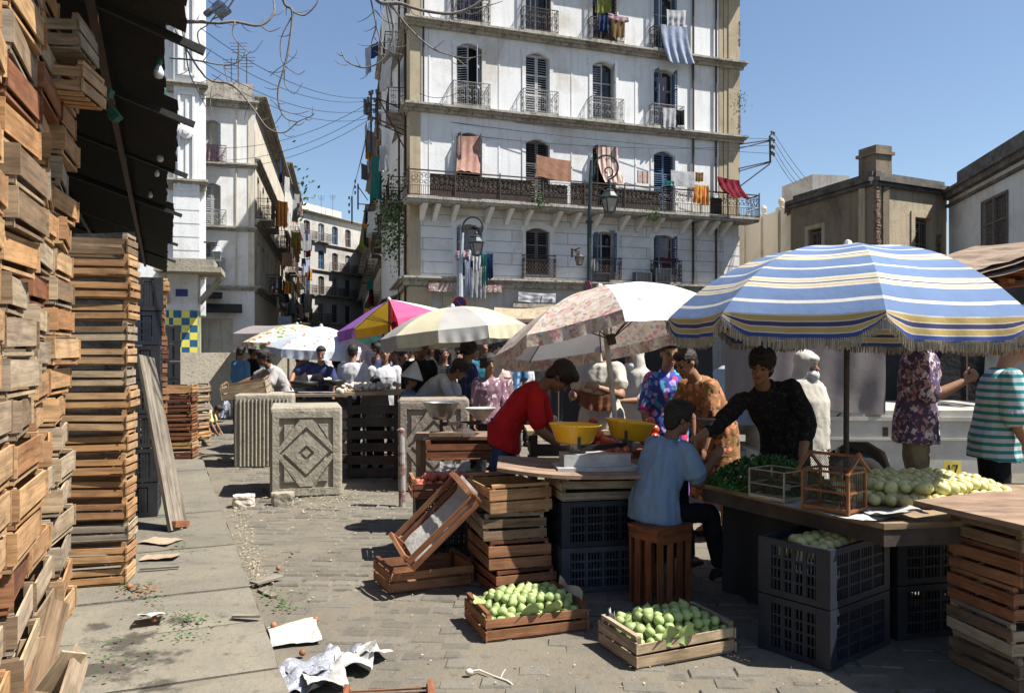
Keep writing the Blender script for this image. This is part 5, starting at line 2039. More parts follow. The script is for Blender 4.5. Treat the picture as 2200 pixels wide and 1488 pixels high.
# -- the crowd behind the planters
crowd = [
    ('person in a mid blue shirt seen from behind at the concrete wall', 515, 16.0, 60, 1.70, 'sky', 'denim_dark', 'short', dict(head=(10, 20, 0), sleeve=1.8)),
    ('person in a black shirt beside the one in mid blue', 541, 16.6, 40, 1.74, 'black', 'denim_dark', 'thick', dict(head=(0, -30, 0), skin=2)),
    ('person in a pale grey shirt reaching down to a wooden crate on the fluted planter', 612, 12.3, -140, 1.70, 'greyshirt', 'denim_dark', 'thick', dict(lean=30, head=(15, 0, 0), armL=((.15, .45, -.85), (.1, .7, -.7)), armR=((.75, .45, -.45), (.3, .75, -.3)), skin=2, top='shirt', vx=.013)),
    ('child in a white T-shirt left of the one in navy', 640, 13.6, 20, 1.58, 'white', 'denim_pale', 'short', dict(head=(10, 0, 0), armR=((.1, .5, -.7), (-.2, .9, -.1)))),
    ('person in a navy shirt leaning over the left stall counter', 682, 12.7, -95, 1.72, 'navy', 'denim_dark', 'short', dict(lean=18, head=(10, 15, 0), side=-14, armL=((.35, .3, -.9), (0, .5, -.8)), armR=((.8, .3, -.5), (-.1, .7, -.5)), top='shirt', vx=.013, hands=(.5, .5))),
    ('person in a blue patterned top half hidden beside the one in navy', 722, 13.4, 100, 1.50, 'bluepat', 'denim_dark', 'short', dict(sleeve=1.2)),
    ('person in a white shirt and pale trousers with the back turned', 757, 12.6, 80, 1.70, 'white', 'denim_pale', 'short', dict(slack=1.7, sleeve=.9, fat=1.1)),
    ('person in a white headscarf between two people in white shirts', 794, 13.2, -40, 1.58, 'white', 'denim_pale', None, dict(headgear=('scarf', 'white'), woman=True, top='dress', hem=.2, sleeve=1.4)),
    ('balding person in a white shirt with rolled sleeves', 826, 11.7, -75, 1.66, 'white', 'denim_dark', 'fringe', dict(head=(-8, 0, 0), hairm='grey', fat=1.2, slack=1.3, top='shirt', vx=.013)),
    ('child in a white T-shirt in front of the balding person', 806, 11.0, 95, 1.24, 'white', 'denim_dark', 'thick', dict()),
    ('person in a near-black jacket over a teal shirt', 902, 11.4, -60, 1.78, 'darkgreen', 'denim_dark', 'short', dict(lean=12, head=(10, 20, 0), top='jacket', sleeve=1.85, side=6, vx=.013, skin=2)),
    ('bald person seen over the shoulder of the one in the dark jacket', 899, 13.5, -100, 1.68, 'navy', 'denim_dark', 'fringe', dict(hairm='grey')),
    ('bearded person in dark red right of the bald one', 868, 13.0, -80, 1.56, 'redtop', 'denim_dark', 'thick', dict()),
    ('person with dark hair and a mauve top by the umbrella edge', 850, 13.8, -110, 1.62, 'pinkprint', 'denim_dark', 'short', dict(woman=True)),
    ('person with a pale face looking out under the cream umbrella', 954, 12.4, -85, 1.66, 'white', 'denim_dark', 'short', dict(woman=True, head=(4, 0, 0))),
    ('person in dark clothes close behind the bending grey-shirted one', 944, 12.0, -30, 1.66, 'black', 'denim_dark', 'long', dict(woman=True)),
    ('person in a pale grey T-shirt bending over the stall behind the paper-hat wearer', 905, 10.2, -5, 1.70, 'greyshirt', 'denim_dark', 'thick', dict(lean=48, head=(35, 0, 0), vx=.012, armR=((.05, .35, -1), (0, .5, -.8)), armL=((.05, .5, -1), (0, .5, -.8)), skin=2)),
    ('child wearing a conical white paper hat behind the third planter', 876, 10.1, -12, 1.32, 'bluepat', 'denim_dark', 'thick', dict(headgear=('cone', 'white'), head=(12, 0, -8), skin=2)),
    ('child in a white T-shirt and blue cap at the umbrella pole', 976, 10.9, 175, 1.40, 'white', 'denim_dark', 'short', dict(headgear=('cap', 'sky'), armR=((.1, .5, -.7), (-.2, .9, -.1)), armL=((.1, .3, -.9), (-.2, .9, 0)))),
    ('person in a long dark blue dress with a handbag strap', 1004, 11.2, -25, 1.72, 'navydress', 'denim_dark', 'curly', dict(top='dress', hem=.1, woman=True, sleeve=1.5, head=(5, 25, 0), vx=.013)),
    ('smiling person with curly hair and a mauve striped top', 1050, 9.6, -80, 1.54, 'pinkprint', 'denim_dark', 'curly', dict(woman=True, head=(4, 10, 0), sleeve=1.1, vx=.012, fat=1.05)),
    ('person in a pale pink headscarf by the floral umbrella', 1070, 10.9, -60, 1.60, 'pinkprint', 'denim_dark', None, dict(headgear=('scarf', 'pinkscarf'), woman=True, top='dress', hem=.2, sleeve=1.3)),
    ('person in a pale cap deep in the dark stall', 1080, 14.5, -100, 1.70, 'black', 'denim_dark', 'short', dict(headgear=('cap', 'white'), skin=2)),
    ('person in a dull green top far back under the dark stall', 1052, 15.2, -80, 1.70, 'greenblack', 'denim_dark', 'short', dict(skin=2)),
    ('person in white far back between umbrella poles', 742, 15.5, -95, 1.72, 'cream', 'denim_pale', 'short', dict()),
    ('dark-haired person in black behind the teal awning', 776, 15.0, -60, 1.68, 'black', 'denim_dark', 'thick', dict()),
    ('person in blue-checked left of the orange-flowered umbrella pole', 565, 17.5, -120, 1.60, 'bluepat', 'denim_dark', 'thick', dict(skin=0, vx=.02)),
    ('person in dull red under the far left umbrella', 655, 16.2, -60, 1.60, 'redtop', 'denim_dark', 'long', dict(skin=1, vx=.02, woman=True)),
    ('person in pale grey behind the shoulder in navy', 705, 15.0, 0, 1.76, 'greyshirt', 'denim_dark', 'long', dict(skin=1, vx=.02, woman=True)),
    ('person in black between navy and white backs', 735, 14.2, 0, 1.69, 'black', 'denim_dark', 'thick', dict(skin=2, vx=.02)),
    ('person in teal beneath the torn umbrella', 770, 14.0, -90, 1.63, 'tealshirt', 'denim_dark', 'thick', dict(skin=1, vx=.02)),
    ('person in cream far back beneath the torn umbrella', 788, 16.0, -120, 1.62, 'cream', 'denim_dark', 'short', dict(skin=2, vx=.02)),
    ('person in navy behind the white headscarf', 812, 14.6, 180, 1.75, 'navy', 'denim_dark', 'short', dict(skin=2, vx=.02)),
    ('person in blue-checked at the left rim of the cream umbrella', 840, 15.6, 0, 1.65, 'bluepat', 'denim_dark', 'short', dict(skin=0, vx=.02)),
    ('person in black beside the near-black jacket', 866, 12.2, -60, 1.63, 'black', 'denim_dark', 'thick', dict(skin=2, vx=.02)),
    ('person in white far back beneath the cream umbrella', 884, 15.0, 0, 1.75, 'white', 'denim_dark', 'short', dict(skin=1, vx=.02)),
    ('person in grey behind the near-black jacket', 924, 13.2, 0, 1.72, 'greyshirt', 'denim_dark', 'short', dict(skin=2, vx=.02)),
    ('person in dull red deep beneath the cream umbrella', 932, 16.0, 90, 1.66, 'redtop', 'denim_dark', 'thick', dict(skin=2, vx=.02)),
    ('person in navy behind the cream umbrella pole', 968, 13.4, 90, 1.61, 'navy', 'denim_dark', 'long', dict(skin=2, vx=.02, woman=True)),
    ('person in cream left of the curly-haired figure', 986, 15.0, -90, 1.60, 'cream', 'denim_dark', 'short', dict(skin=0, vx=.02)),
    ('person in dull green behind the long blue dress', 1020, 13.0, 0, 1.69, 'greenblack', 'denim_dark', 'short', dict(skin=0, vx=.02)),
    ('person in teal between the two curly-haired people', 1034, 11.6, -60, 1.78, 'tealshirt', 'denim_dark', 'short', dict(skin=1, vx=.02)),
    ('person in blue-checked under the left rim of the floral umbrella', 1096, 12.0, 90, 1.76, 'bluepat', 'denim_dark', 'short', dict(skin=0, vx=.02)),
    ('person in white in the dark below the floral umbrella', 1120, 13.5, -60, 1.65, 'white', 'denim_dark', 'short', dict(skin=2, vx=.02)),
]
for (lb, px, Y, fc, H, tm, bm_, hr, kw) in crowd:
    kw = dict(kw)
    if 'headgear' in kw:
        kw['headgear'] = (kw['headgear'][0], CL[kw['headgear'][1]])
    if kw.get('hairm') == 'grey':
        kw['hairm'] = HAIRG
    kw.setdefault('vx', .017)
    kw.setdefault('faceparts', True)
    bt = None if kw.get('hem') is not None else 'trousers'
    person(lb, pp(px, Y), fc, H, topm=CL[tm], botm=CL[bm_], hair=hr, bottom=bt, **kw)
# crouching child by the wall
person('small child in a pale yellow shirt crouching at the wall among fruit scraps', V((G(425, 938).x, G(425, 938).y, .0)), 5, 1.15, lean=58, pelvis=.26, head=(40, 0, 0), armL=((.1, .3, -1), (0, .5, -.9)), armR=((.1, .3, -1), (0, .5, -.9)),
       legs=(((.2, .9, .25), (0, -.35, -1)), ((.2, .9, .25), (0, -.35, -1))), topm=CL['yellowtop'], botm=CL['denim'], hair='thick', vx=.013)
# ------------------------------------------------------------------ wooden crates
def crate_meshes(L, Wd, H, mat, seed, slats=2, broken=False):
    rs = random.Random(seed)
    t = .009
    sh = (H - .02) / slats - .016
    out = []
    for sy in (-1, 1):                        # long sides
        mb = MB()
        for k in range(slats):
            z = (.012 if slats > 1 else .042) + k * (H - .02) / slats + rs.uniform(0, .006)
            tilt = rs.uniform(-.02, .02)
            hh = sh * rs.uniform(.9, 1.06) if slats > 1 else H - .042
            mb.cbox((rs.uniform(-.006, .006), sy * (Wd / 2 - t / 2), z + hh / 2), (L, t, hh), ry=tilt, rz=rs.uniform(-.008, .008))
        out.append(('side_panel', mb.mesh('side_panel', mat)))
    for sx in (-1, 1):                        # ends stand a little higher
        mb = MB()
        for k in range(slats):
            z = (.012 if slats > 1 else .034) + k * (H - .02) / slats + rs.uniform(0, .005)
            hh = sh * rs.uniform(.95, 1.08) if slats > 1 else H - .03
            mb.cbox((sx * (L / 2 + t * .6), rs.uniform(-.004, .004), z + hh / 2), (t, Wd + .012, hh), rx=rs.uniform(-.02, .02))
        mb.cbox((sx * (L / 2 - .012), 0, H + .004), (.026, Wd - .02, .02), rx=rs.uniform(-.01, .01))
        out.append(('end_panel', mb.mesh('end_panel', mat)))
    mb = MB()
    n = 4
    for k in range(n):
        y = -Wd / 2 + (k + .5) * Wd / n
        mb.cbox((0, y, (.004 if slats > 1 else .018) + rs.uniform(0, .002)), (L + (-.01 if slats > 1 else .012), Wd / n - .022, .006 if slats > 1 else .014), rz=rs.uniform(-.01, .01))
    out.append(('base_slats', mb.mesh('base_slats', mat)))
    for sx in (-1, 1):
        for sy in (-1, 1):
            mb = MB()
            mb.box(sx * (L / 2 - .001) - (.028 if sx > 0 else 0), sx * (L / 2 - .001) + (.028 if sx < 0 else 0), sy * (Wd / 2 - t - .001) - (.024 if sy > 0 else 0), sy * (Wd / 2 - t - .001) + (.024 if sy < 0 else 0), 0.008, H + rs.uniform(-.01, .008))
            out.append(('corner_post', mb.mesh('corner_post', mat)))
    return out


CRV = {}


def crate(label, loc, rot=(0, 0, 0), L=.58, Wd=.38, H=.15, mat='crate_old', seed=0, group=None, scl=None, sl=2):
    key = (L, Wd, H, mat, seed % 4, sl)
    if key not in CRV:
        CRV[key] = crate_meshes(L, Wd, H, M[mat], seed % 4 + int(L * 100), sl)
    root = thing('wooden_crate', label, 'crate', loc, 0, group, rot)
    if scl:
        root.scale = scl
    for nm, me in CRV[key]:
        o = bpy.data.objects.new(nm, me)
        col.objects.link(o)
        o.parent = root
    return root


ORD = ['bottom', 'second', 'third', 'fourth', 'fifth', 'sixth', 'seventh', 'eighth', 'ninth', 'tenth', 'eleventh', 'twelfth', 'thirteenth', 'fourteenth', 'fifteenth', 'sixteenth', 'seventeenth', 'eighteenth', 'nineteenth', 'twentieth', 'twenty-first', 'twenty-second', 'twenty-third', 'twenty-fourth', 'twenty-fifth', 'twenty-sixth', 'twenty-seventh', 'twenty-eighth']


def stack(where, base, rz, n, L, Wd, H, mats, jit=.02, jr=.05, group=None, seed=1, lean=(0, 0), z0=None, tilt=.012, skip=(), sl=2):
    rs = random.Random(seed)
    z = base[2] if z0 is None else z0
    tops = []
    for k in range(n):
        c = V((base[0] + rs.uniform(-jit, jit) + lean[0] * k, base[1] + rs.uniform(-jit, jit) + lean[1] * k, z))
        m = mats[rs.randrange(len(mats))]
        nm = 'topmost' if k == n - 1 else ('bottom' if k == 0 else ORD[k] + ' up')
        adj = {'crate_old': 'weathered', 'crate_new': 'pale', 'crate_red': 'reddish'}[m]
        if k not in skip:
            crate('%s crate, %s in the %s' % (adj, nm, where), c, (rs.uniform(-tilt, tilt), rs.uniform(-tilt, tilt), rz + rs.uniform(-jr, jr)), L, Wd, H, m, rs.randrange(4), group or 'crates in ' + where, None, sl)
        z += H + .012
        tops.append(z)
    return z


wl_ = ['crate_old', 'crate_old', 'crate_new', 'crate_new', 'crate_new', 'crate_old', 'crate_red']
g1 = 'empty crates piled on the pavement at the left edge'
pr = math.atan2(1, KS)                     # direction of the pavement
# near pile: four columns marching along the pavement, long sides mostly towards the street
def pcol(y, off=0.0):
    return (-.63 + KS * (y) + off, y, KZ)


stack('nearest column of the left pile', pcol(2.55, -.17), pr + .02, 23, .6, .40, .152, wl_, .03, .09, g1, 3, (.000, 0), sl=1, tilt=.006)
stack('second column of the left pile', pcol(3.14, -.15), pr - .03, 22, .5, .40, .15, wl_, .025, .08, g1, 4, (.001, 0), sl=1)
stack('third column of the left pile', pcol(3.70, -.16), pr + .03, 22, .5, .38, .142, wl_, .025, .09, g1, 5, (.002, 0), sl=1)
stack('fourth column of the left pile', pcol(4.24, -.14), pr - .05, 20, .46, .40, .144, wl_, .025, .11, g1, 6, (.0015, 0), sl=1)
stack('back column of the left pile', pcol(3.3, -.6), pr, 24, .6, .4, .142, ['crate_old', 'crate_red'], .03, .08, g1, 8)
# crates overhanging from the top of the pile
crate('pale crate jutting out from the top of the big left pile', P(160, 218, 4.0), (0, R(3), R(8)), .17, .30, .15, 'crate_new', 1, g1)
crate('pale crate lying crosswise above the jutting one on the left pile', P(150, 128, 3.95), (0, R(-3), R(14)), .17, .32, .16, 'crate_old', 2, g1)
# second stack facing the camera
b = G(214, 1262, KZ)
stack('straight stack behind the left pile', (b.x - .165, b.y + .10, KZ), R(12), 16, .58, .24, .128, ['crate_new', 'crate_old', 'crate_new', 'crate_new'], .012, .035, 'crates in the tall straight stack', 21, (.0012, 0))
# slim stacks farther along the pavement
b = G(372, 985, KZ)
stack('short stack beside the leaning plank', (b.x, b.y + .15, KZ), R(8), 8, .46, .34, .118, ['crate_red', 'crate_new'], .012, .04, 'crates in the short stack', 22)
b = G(338, 1005, KZ)
stack('thin stack behind the leaning plank', ((330 - 1100) / F * 8.4, 8.4, KZ), pr, 16, .5, .24, .128, ['crate_red', 'crate_new'], .02, .06, 'crates in the tall thin stack', 23)
b = G(396, 965, KZ)
stack('low stack near the concrete wall', (b.x, b.y + .25, KZ), R(70), 7, .46, .34, .13, ['crate_old', 'crate_new'], .015, .06, 'crates in the low wall stack', 24)

# loose boards and slats leaning at the foot of the pile
for i, (a, b_, w) in enumerate(((((95, 1488), 3.3), ((160, 1400), 3.45), .13), (((140, 1520), 3.25), ((176, 1402), 3.55), .12), (((40, 1500), 3.2), ((70, 1370), 3.4), .12), (((75, 1500), 3.2), ((128, 1290), 3.6), .11))):
    A = G(a[0][0], a[0][1] + 0, KZ + .02)
    B = P(b_[0][0], b_[0][1], b_[1])
    mb = MB()
    d = (B - A).normalized()
    mb.slab((A + B) / 2, (d, d.cross(V((1, -.4, 0))).normalized().cross(d).normalized(), d.cross(V((1, -.4, 0))).normalized()), ((B - A).length / 2, .006, w / 2))
    o = mb.build('loose_board', M['crate_old'])
    tag(o, ['broad loose board leaning at the foot of the left crate pile', 'loose grey board propped nearest the pavement edge of the pile', 'leftmost loose board leaning at the pile foot', 'narrow loose board leaning between the others'][i], 'board', 'loose boards at the foot of the pile')

# ------------------------------------------------------------------ plastic crates
def plastic_meshes(L, Wd, H, mat):
    out = []

    def panel(mb, ax, ln, y, flip):
        nb = max(3, int(ln / .045))
        # frame
        def bx(a0, a1, z0, z1, t=.018):
            if ax == 'x':
                mb.box(a0, a1, y - t / 2, y + t / 2, z0, z1)
            else:
                mb.box(y - t / 2, y + t / 2, a0, a1, z0, z1)
        h = ln / 2
        bx(-h + .06, h - .06, 0, .035)
        bx(-h + .06, h - .06, H - .035, H, .022)
        bx(-h, -h + .06, 0, H, .02)
        bx(h - .06, h, 0, H, .02)
        for k in (1, 2, 3):
            z = .035 + (H - .07) * k / 4
            bx(-h + .06, h - .06, z - .006, z + .006, .012)
        for k in (1, 2, 3):
            a = -h + .06 + (ln - .12) * k / 4
            bx(a - .009, a + .009, .036, H - .036, .014)
        n = int((ln - .12) / .021)
        for k in range(n):
            a = -h + .06 + (ln - .12) * (k + .5) / n
            bx(a - .0035, a + .0035, .037, H - .037, .008)
    for s in (-1, 1):
        mb = MB()
        panel(mb, 'x', L, s * (Wd / 2 - .01), s)
        out.append(('side_panel', mb.mesh('side_panel', mat)))
        mb = MB()
        panel(mb, 'y', Wd - .04, s * (L / 2 - .01), s)
        out.append(('end_panel', mb.mesh('end_panel', mat)))
    mb = MB()
    for k in range(9):
        y = -Wd / 2 + .03 + (Wd - .06) * k / 8
        mb.box(-L / 2 + .02, L / 2 - .02, y - .012, y + .012, .004, .012)
    for k in range(7):
        x = -L / 2 + .04 + (L - .08) * k / 6
        mb.box(x - .012, x + .012, -Wd / 2 + .02, Wd / 2 - .02, .013, .019)
    out.append(('base', mb.mesh('base', mat)))
    return out


PLV = {}


def pcrate(label, loc, rz=0.0, L=.58, Wd=.40, H=.30, mat='plastic_blue', group=None, rot=None):
    key = (L, Wd, H, mat)
    if key not in PLV:
        PLV[key] = plastic_meshes(L, Wd, H, M[mat])
    root = thing('plastic_crate', label, 'crate', loc, rz, group, rot)
    for nm, me in PLV[key]:
        o = bpy.data.objects.new(nm, me)
        col.objects.link(o)
        o.parent = root
    return root


def corner_place(corner, rz, L, Wd):
    """centre of a box whose near-left corner is given"""
    return V((corner[0], corner[1], 0)) + Matrix.Rotation(rz, 3, 'Z') @ V((L / 2, Wd / 2, 0))


# black crates at the left behind the straight stack
b = G(300, 1138, KZ)
for k in range(7):
    zz = KZ + k * .31
    pcrate('%s black plastic crate in the dark column behind the leaning plank' % ('topmost' if k == 6 else ORD[k]), (-3.42 + .004 * k, 7.42, zz), pr + .02 * ((k * 37 % 7) - 3), .5, .25, .30, 'plastic_black' if k != 5 else 'plastic_blue', 'black plastic crates in the dark column')
b = G(375, 975, KZ)
for k in range(7):
    pcrate('%s grey-black plastic crate beside the tiled pillar' % ('topmost' if k == 6 else ORD[k]), ((372 - 1100) / F * 12.2, 12.2, KZ + k * .27), pr, .4, .2, .26, 'plastic_black', 'plastic crates beside the tiled pillar')

# weathered plank leaning on the dark column
A0_, A1_ = G(352, 1150, KZ), G(414, 1128, KZ)
T0_, T1_ = P(291, 768, 7.05), P(334, 764, 7.0)
c0, c1 = (A0_ + A1_) / 2, (T0_ + T1_) / 2
dd = (c1 - c0).normalized()
ww_ = (A1_ - A0_)
wx = (ww_ - dd * ww_.dot(dd)).normalized()
nn = dd.cross(wx)
pl = thing('leaning_plank', 'long grey weathered plank leaning against the dark crate column', 'plank')
mb = MB()
prof = []
nx, ny = 12, 26


def plk(a, b, off):
    w = .25 * (.88 + .0 * b) * (1 - .12 * b)
    p = c0 + dd * ((c1 - c0).length * b) + wx * ((a - .5) * w)
    return p + nn * (off + .007 * math.sin(a * 19) * (1 if off > 0 else 0) + .004 * noise.noise(V((a * 9, b * 3, off))))


mb.grid(lambda a, b: plk(a, b, .018), nx, ny, lambda a, b: (b * 1.5, a * .25))
mb.grid(lambda a, b: plk(1 - a, b, -.014), nx, ny, lambda a, b: (b * 1.5, a * .25))
for (a, s) in ((0, 1), (1, -1)):
    mb.grid(lambda x, b: plk(a, b, -.014 + .032 * (x if s > 0 else 1 - x)), 1, ny, lambda x, b: (b * 1.5, x * .02))
for b in (0, 1):
    mb.grid(lambda a, x: plk(a, b, -.014 + .032 * (x if b == 0 else 1 - x)), nx, 1, lambda a, x: (a * .2, x * .02))
mb.build('board', M['plank'], pl)
mb = MB()
mb.beam(plk(.1, .03, -.03), plk(.9, .03, -.03), .04, .05)
mb.build('batten', M['crate_red'], pl)

# ------------------------------------------------------------------ near stall crates
fruit_l = (V((-.141, 4.38, 0)), R(19.2), .61, .42)
cl = corner_place(*fruit_l)
crate('low reddish crate heaped with green figs, left of the two on the ground', (cl.x, cl.y, 0), (0, 0, fruit_l[1]), .60, .42, .15, 'crate_red', 1)
fruit_r = (V((.632, 4.0, 0)), R(23), .61, .40)
cr = corner_place(*fruit_r)
crate('low grey weathered crate of green figs on the ground nearest the camera', (cr.x, cr.y, 0), (0, 0, fruit_r[1]), .60, .38, .155, 'crate_old', 3)
# centre stack
cs_ = corner_place(V((-.137, 5.2, 0)), R(17), .40, .58)
zc_ = 0
for k, (h, m, lb) in enumerate(((.155, 'crate_red', 'bottom reddish'), (.185, 'crate_red', 'second reddish'), (.165, 'crate_old', 'third dark'), (.185, 'crate_new', 'topmost sunlit'))):
    crate('%s slatted crate in the four-high stack behind the figs' % lb, (cs_.x + (.02, .0, -.02, 0)[k], cs_.y, zc_), (0, 0, R(17 + 90) + (.08, 0, -.05, .03)[k]), .56, .42, h, m, k, 'crates stacked behind the left figs')
    zc_ += h + .01
# crates under the lean-to one
q = G(935, 1262)
crate('reddish crate lying flat beneath the tilted crate', (-.62, 5.55, 0), (0, 0, R(25)), .58, .38, .16, 'crate_red', 2, 'crates left of the four-high stack')
# tilted crate (open side up) leaning on the stack
tc_ = crate('tilted open crate lined with newspaper, leaning on the four-high stack', P(948, 1128, 5.35), (R(20), R(-44), R(10)), .60, .36, .13, 'crate_red', 0, 'crates left of the four-high stack')
mb = MB()
mb.grid(lambda a, b: (-.27 + .6 * a, -.15 + .30 * b + .01 * math.sin(a * 7), .02 + .012 * noise.noise(V((a * 5, b * 5, 0))) + .05 * (a > .9)), 14, 8)
pp = mb.build('newspaper', M['paper'], None, True)
pp.rotation_euler = tc_.rotation_euler
pp.location = tc_.location
tag(pp, 'creased newspaper lining the tilted crate', 'newspaper')
# peach crate on dark plastic crates
b = V((-.78, 6.15, 0))
pz = 0
for k in range(2):
    pcrate('%s black plastic crate under the red peaches' % ('lower', 'upper')[k], (b.x + .26, b.y + .2, pz), R(10), .52, .36, .235, 'plastic_black', 'black plastic crates under the peaches')
    pz += .24
crate('shallow crate of red peaches left of the man in red', (b.x + .27, b.y + .16, pz), (0, 0, R(12)), .58, .36, .14, 'crate_red', 1)
PEACH = (V((b.x + .27, b.y + .16, pz)), R(12))
# small table left of the red man
tb = thing('market_table', 'small plank table carrying an old pan scale behind the peaches', 'table')
mb = MB()
qa, qb = P(893, 940, 7.1), P(1040, 936, 7.1)
zt = qa.z
mb.cbox(((qa.x + qb.x) / 2 + .05, 7.3, zt), (.76, .50, .028), R(3))
mb.build('tabletop', M['tabletop'], tb)
mb = MB()
mb.cbox(((qa.x + qb.x) / 2 + .06, 7.1, zt - .33), (.6, .34, .02), R(3))
mb.build('shelf', M['tabletop'], tb)
for i, (dx, dy) in enumerate(((-.28, -.16), (.38, -.14), (-.28, .16), (.38, .18))):
    mb = MB()
    mb.cbox(((qa.x + qb.x) / 2 + dx, 7.3 + dy, (zt - .015) / 2), (.05, .05, zt - .015))
    mb.build('leg', M['tabletop'], tb)
crate('slatted crate slung under the pan-scale table top', ((qa.x + qb.x) / 2 + .1, 7.17, zt - .185), (0, 0, R(3)), .60, .36, .16, 'crate_red', 2)
mb = MB()
mb.cbox(((qa.x + qb.x) / 2 - .02, 6.88, zt - .27), (.36, .02, .07), R(3), R(-25))
mb.grid(lambda a, b: ((qa.x + qb.x) / 2 - .18 + .32 * a, 6.86 + .08 * b, zt - .31 + .06 * b + .01 * math.sin(a * 9)), 8, 3)
# wood/plastic stack carrying the scale counter
pb = V((.33, 5.28, 0))
zc2 = 0
pc_ = corner_place(pb, R(12), .58, .42)
for k in range(2):
    pcrate('%s plastic crate below the weighing counter' % ('lower grey', 'upper dark blue')[k], (pc_.x, pc_.y, zc2), R(12), .58, .42, .30, ('plastic_grey', 'plastic_blue')[k], 'plastic crates below the weighing counter')
    zc2 += .305
crate('dark slatted crate on top of the plastic ones under the scale board', (pc_.x, pc_.y, zc2), (0, 0, R(12)), .58, .42, .15, 'crate_old', 0)
zc2 += .165
bd_ = thing('counter_board', 'warped bare board carrying the white scale beside the man in red', 'board')
mb = MB()


def brd(a, b, o):
    x = -.10 + 1.45 * a
    y = 5.12 + .22 * a + .78 * b - .12 * math.sin(min(1, a * 3) * PI / 2) * (1 - b) + .14 * (1 - b) * (1 - a)
    z = zc2 + .012 + o + .04 * (1 - a) ** 3 - .02 * math.sin(a * 5) * (1 - b) * .4
    return (x, y, z)


mb.grid(lambda a, b: brd(a, b, .012), 16, 6, lambda a, b: (a * 1.5, b * .7))
mb.grid(lambda a, b: brd(a, 1 - b, -.012), 16, 6, lambda a, b: (a * 1.5, b * .7))
mb.grid(lambda a, b: brd(a, 0, -.012 + .024 * b), 16, 1, lambda a, b: (a * 1.5, b * .03))
mb.grid(lambda a, b: brd(0, a, .012 - .024 * b), 6, 1, lambda a, b: (a * .5, b * .03))
mb.build('board', M['tabletop'], bd_)
ZCB = zc2 + .026

# stool: an empty crate stood on end
st = thing('crate_stool', 'reddish slatted crate stood on end as a stool for the seated boy', 'stool', (.955, 5.12, 0), R(38))
st.scale = (.84, .80, 1)
mb = MB()
for k in range(4):
    x = -.16 + .107 * k
    for yy in (-.145, .145):
        if k in (0, 1, 2, 3):
            mb.cbox((x, yy, .25), (.06, .012, .49), ry=u(-.03, .03))
for yy in (-.05, .06):
    for xx in (-.19, .19):
        mb.cbox((xx, yy, .25), (.012, .06, .49), rx=u(-.02, .02))
mb.build('side_slats', M['stool_wood'], st)
mb = MB()
mb.box(-.2, .2, -.16, .16, .49, .505)
mb.box(-.19, .19, -.155, -.151, .40, .488)
mb.box(-.198, -.194, -.15, .15, .42, .488)
mb.build('seat', M['stool_wood'], st)

# ------------------------------------------------------------------ herb stall and apples on the right
zt = .745
tabc = [G(1505, 1036, zt), G(1893, 1128, zt)]
sl2 = thing('stall_table', 'long low market table spread with greens, bird cages and apples', 'table')
Fa, Fb = V((1.235, 5.23, 0)), V((1.86, 3.98, 0))
Fb2 = Fb + V((.80, .16, 0))
Bk = [Fa + V((.45, .25, 0)), V((3.4, 5.15, 0))]
poly = [Fa, Fb, Fb2 + V((.9, .12, 0)), Bk[1], Bk[0]]
mb = MB()
mb.add([(p.x, p.y, zt) for p in poly] + [(p.x, p.y, zt - .03) for p in poly], [(0, 1, 2, 3, 4), (9, 8, 7, 6, 5)] + [(i, i + 5, (i + 1) % 5 + 5, (i + 1) % 5) for i in range(5)], [[(p.x, p.y) for p in poly]] + [[(p.x, p.y) for p in poly][::-1]] + [[(0, 0), (0, .03), (1, .03), (1, 0)]] * 5)
mb.build('tabletop', M['crate_old'], sl2)
mb = MB()
mb.beam(Fa + V((.03, .02, zt - .075)), Fb + V((.02, .06, zt - .075)), .025, .085)
mb.build('front_rail', M['screen'], sl2)  # both rails take this dark material; their shade is put into the colour
mb = MB()
mb.beam(Fb + V((0, .02, zt - .075)), Fb2 + V((.5, .08, zt - .075)), .025, .085)
mb.build('end_rail', M['screen'], sl2)
for p in (Bk[0] - V((.1, .1, 0)), Bk[1] - V((.1, .1, 0))):
    mb = MB()
    mb.cbox((p.x, p.y, (zt - .031) / 2), (.06, .06, zt - .031))
    mb.build('leg', M['crate_old'], sl2)
# plastic crates under it
c0_ = corner_place(V((1.595, 3.99, 0)), R(38), .60, .42)
for k in range(2):
    pcrate('%s dark blue plastic crate at the near corner of the greens table' % ('lower empty', 'upper apple-filled')[k], (c0_.x, c0_.y, .002 + k * .306), R(38), .60, .42, .30, 'plastic_blue', 'plastic crates at the near table corner')
APC = V((c0_.x, c0_.y, .31))
c1_ = corner_place(V((2.14, 4.42, 0)), R(14), .58, .40)
for k in range(2):
    pcrate('%s dark plastic crate between the blue ones and the right-hand wooden stack' % ('lower', 'upper')[k], (c1_.x, c1_.y, k * .306), R(14), .58, .40, .30, 'plastic_black', 'plastic crates under the apples')
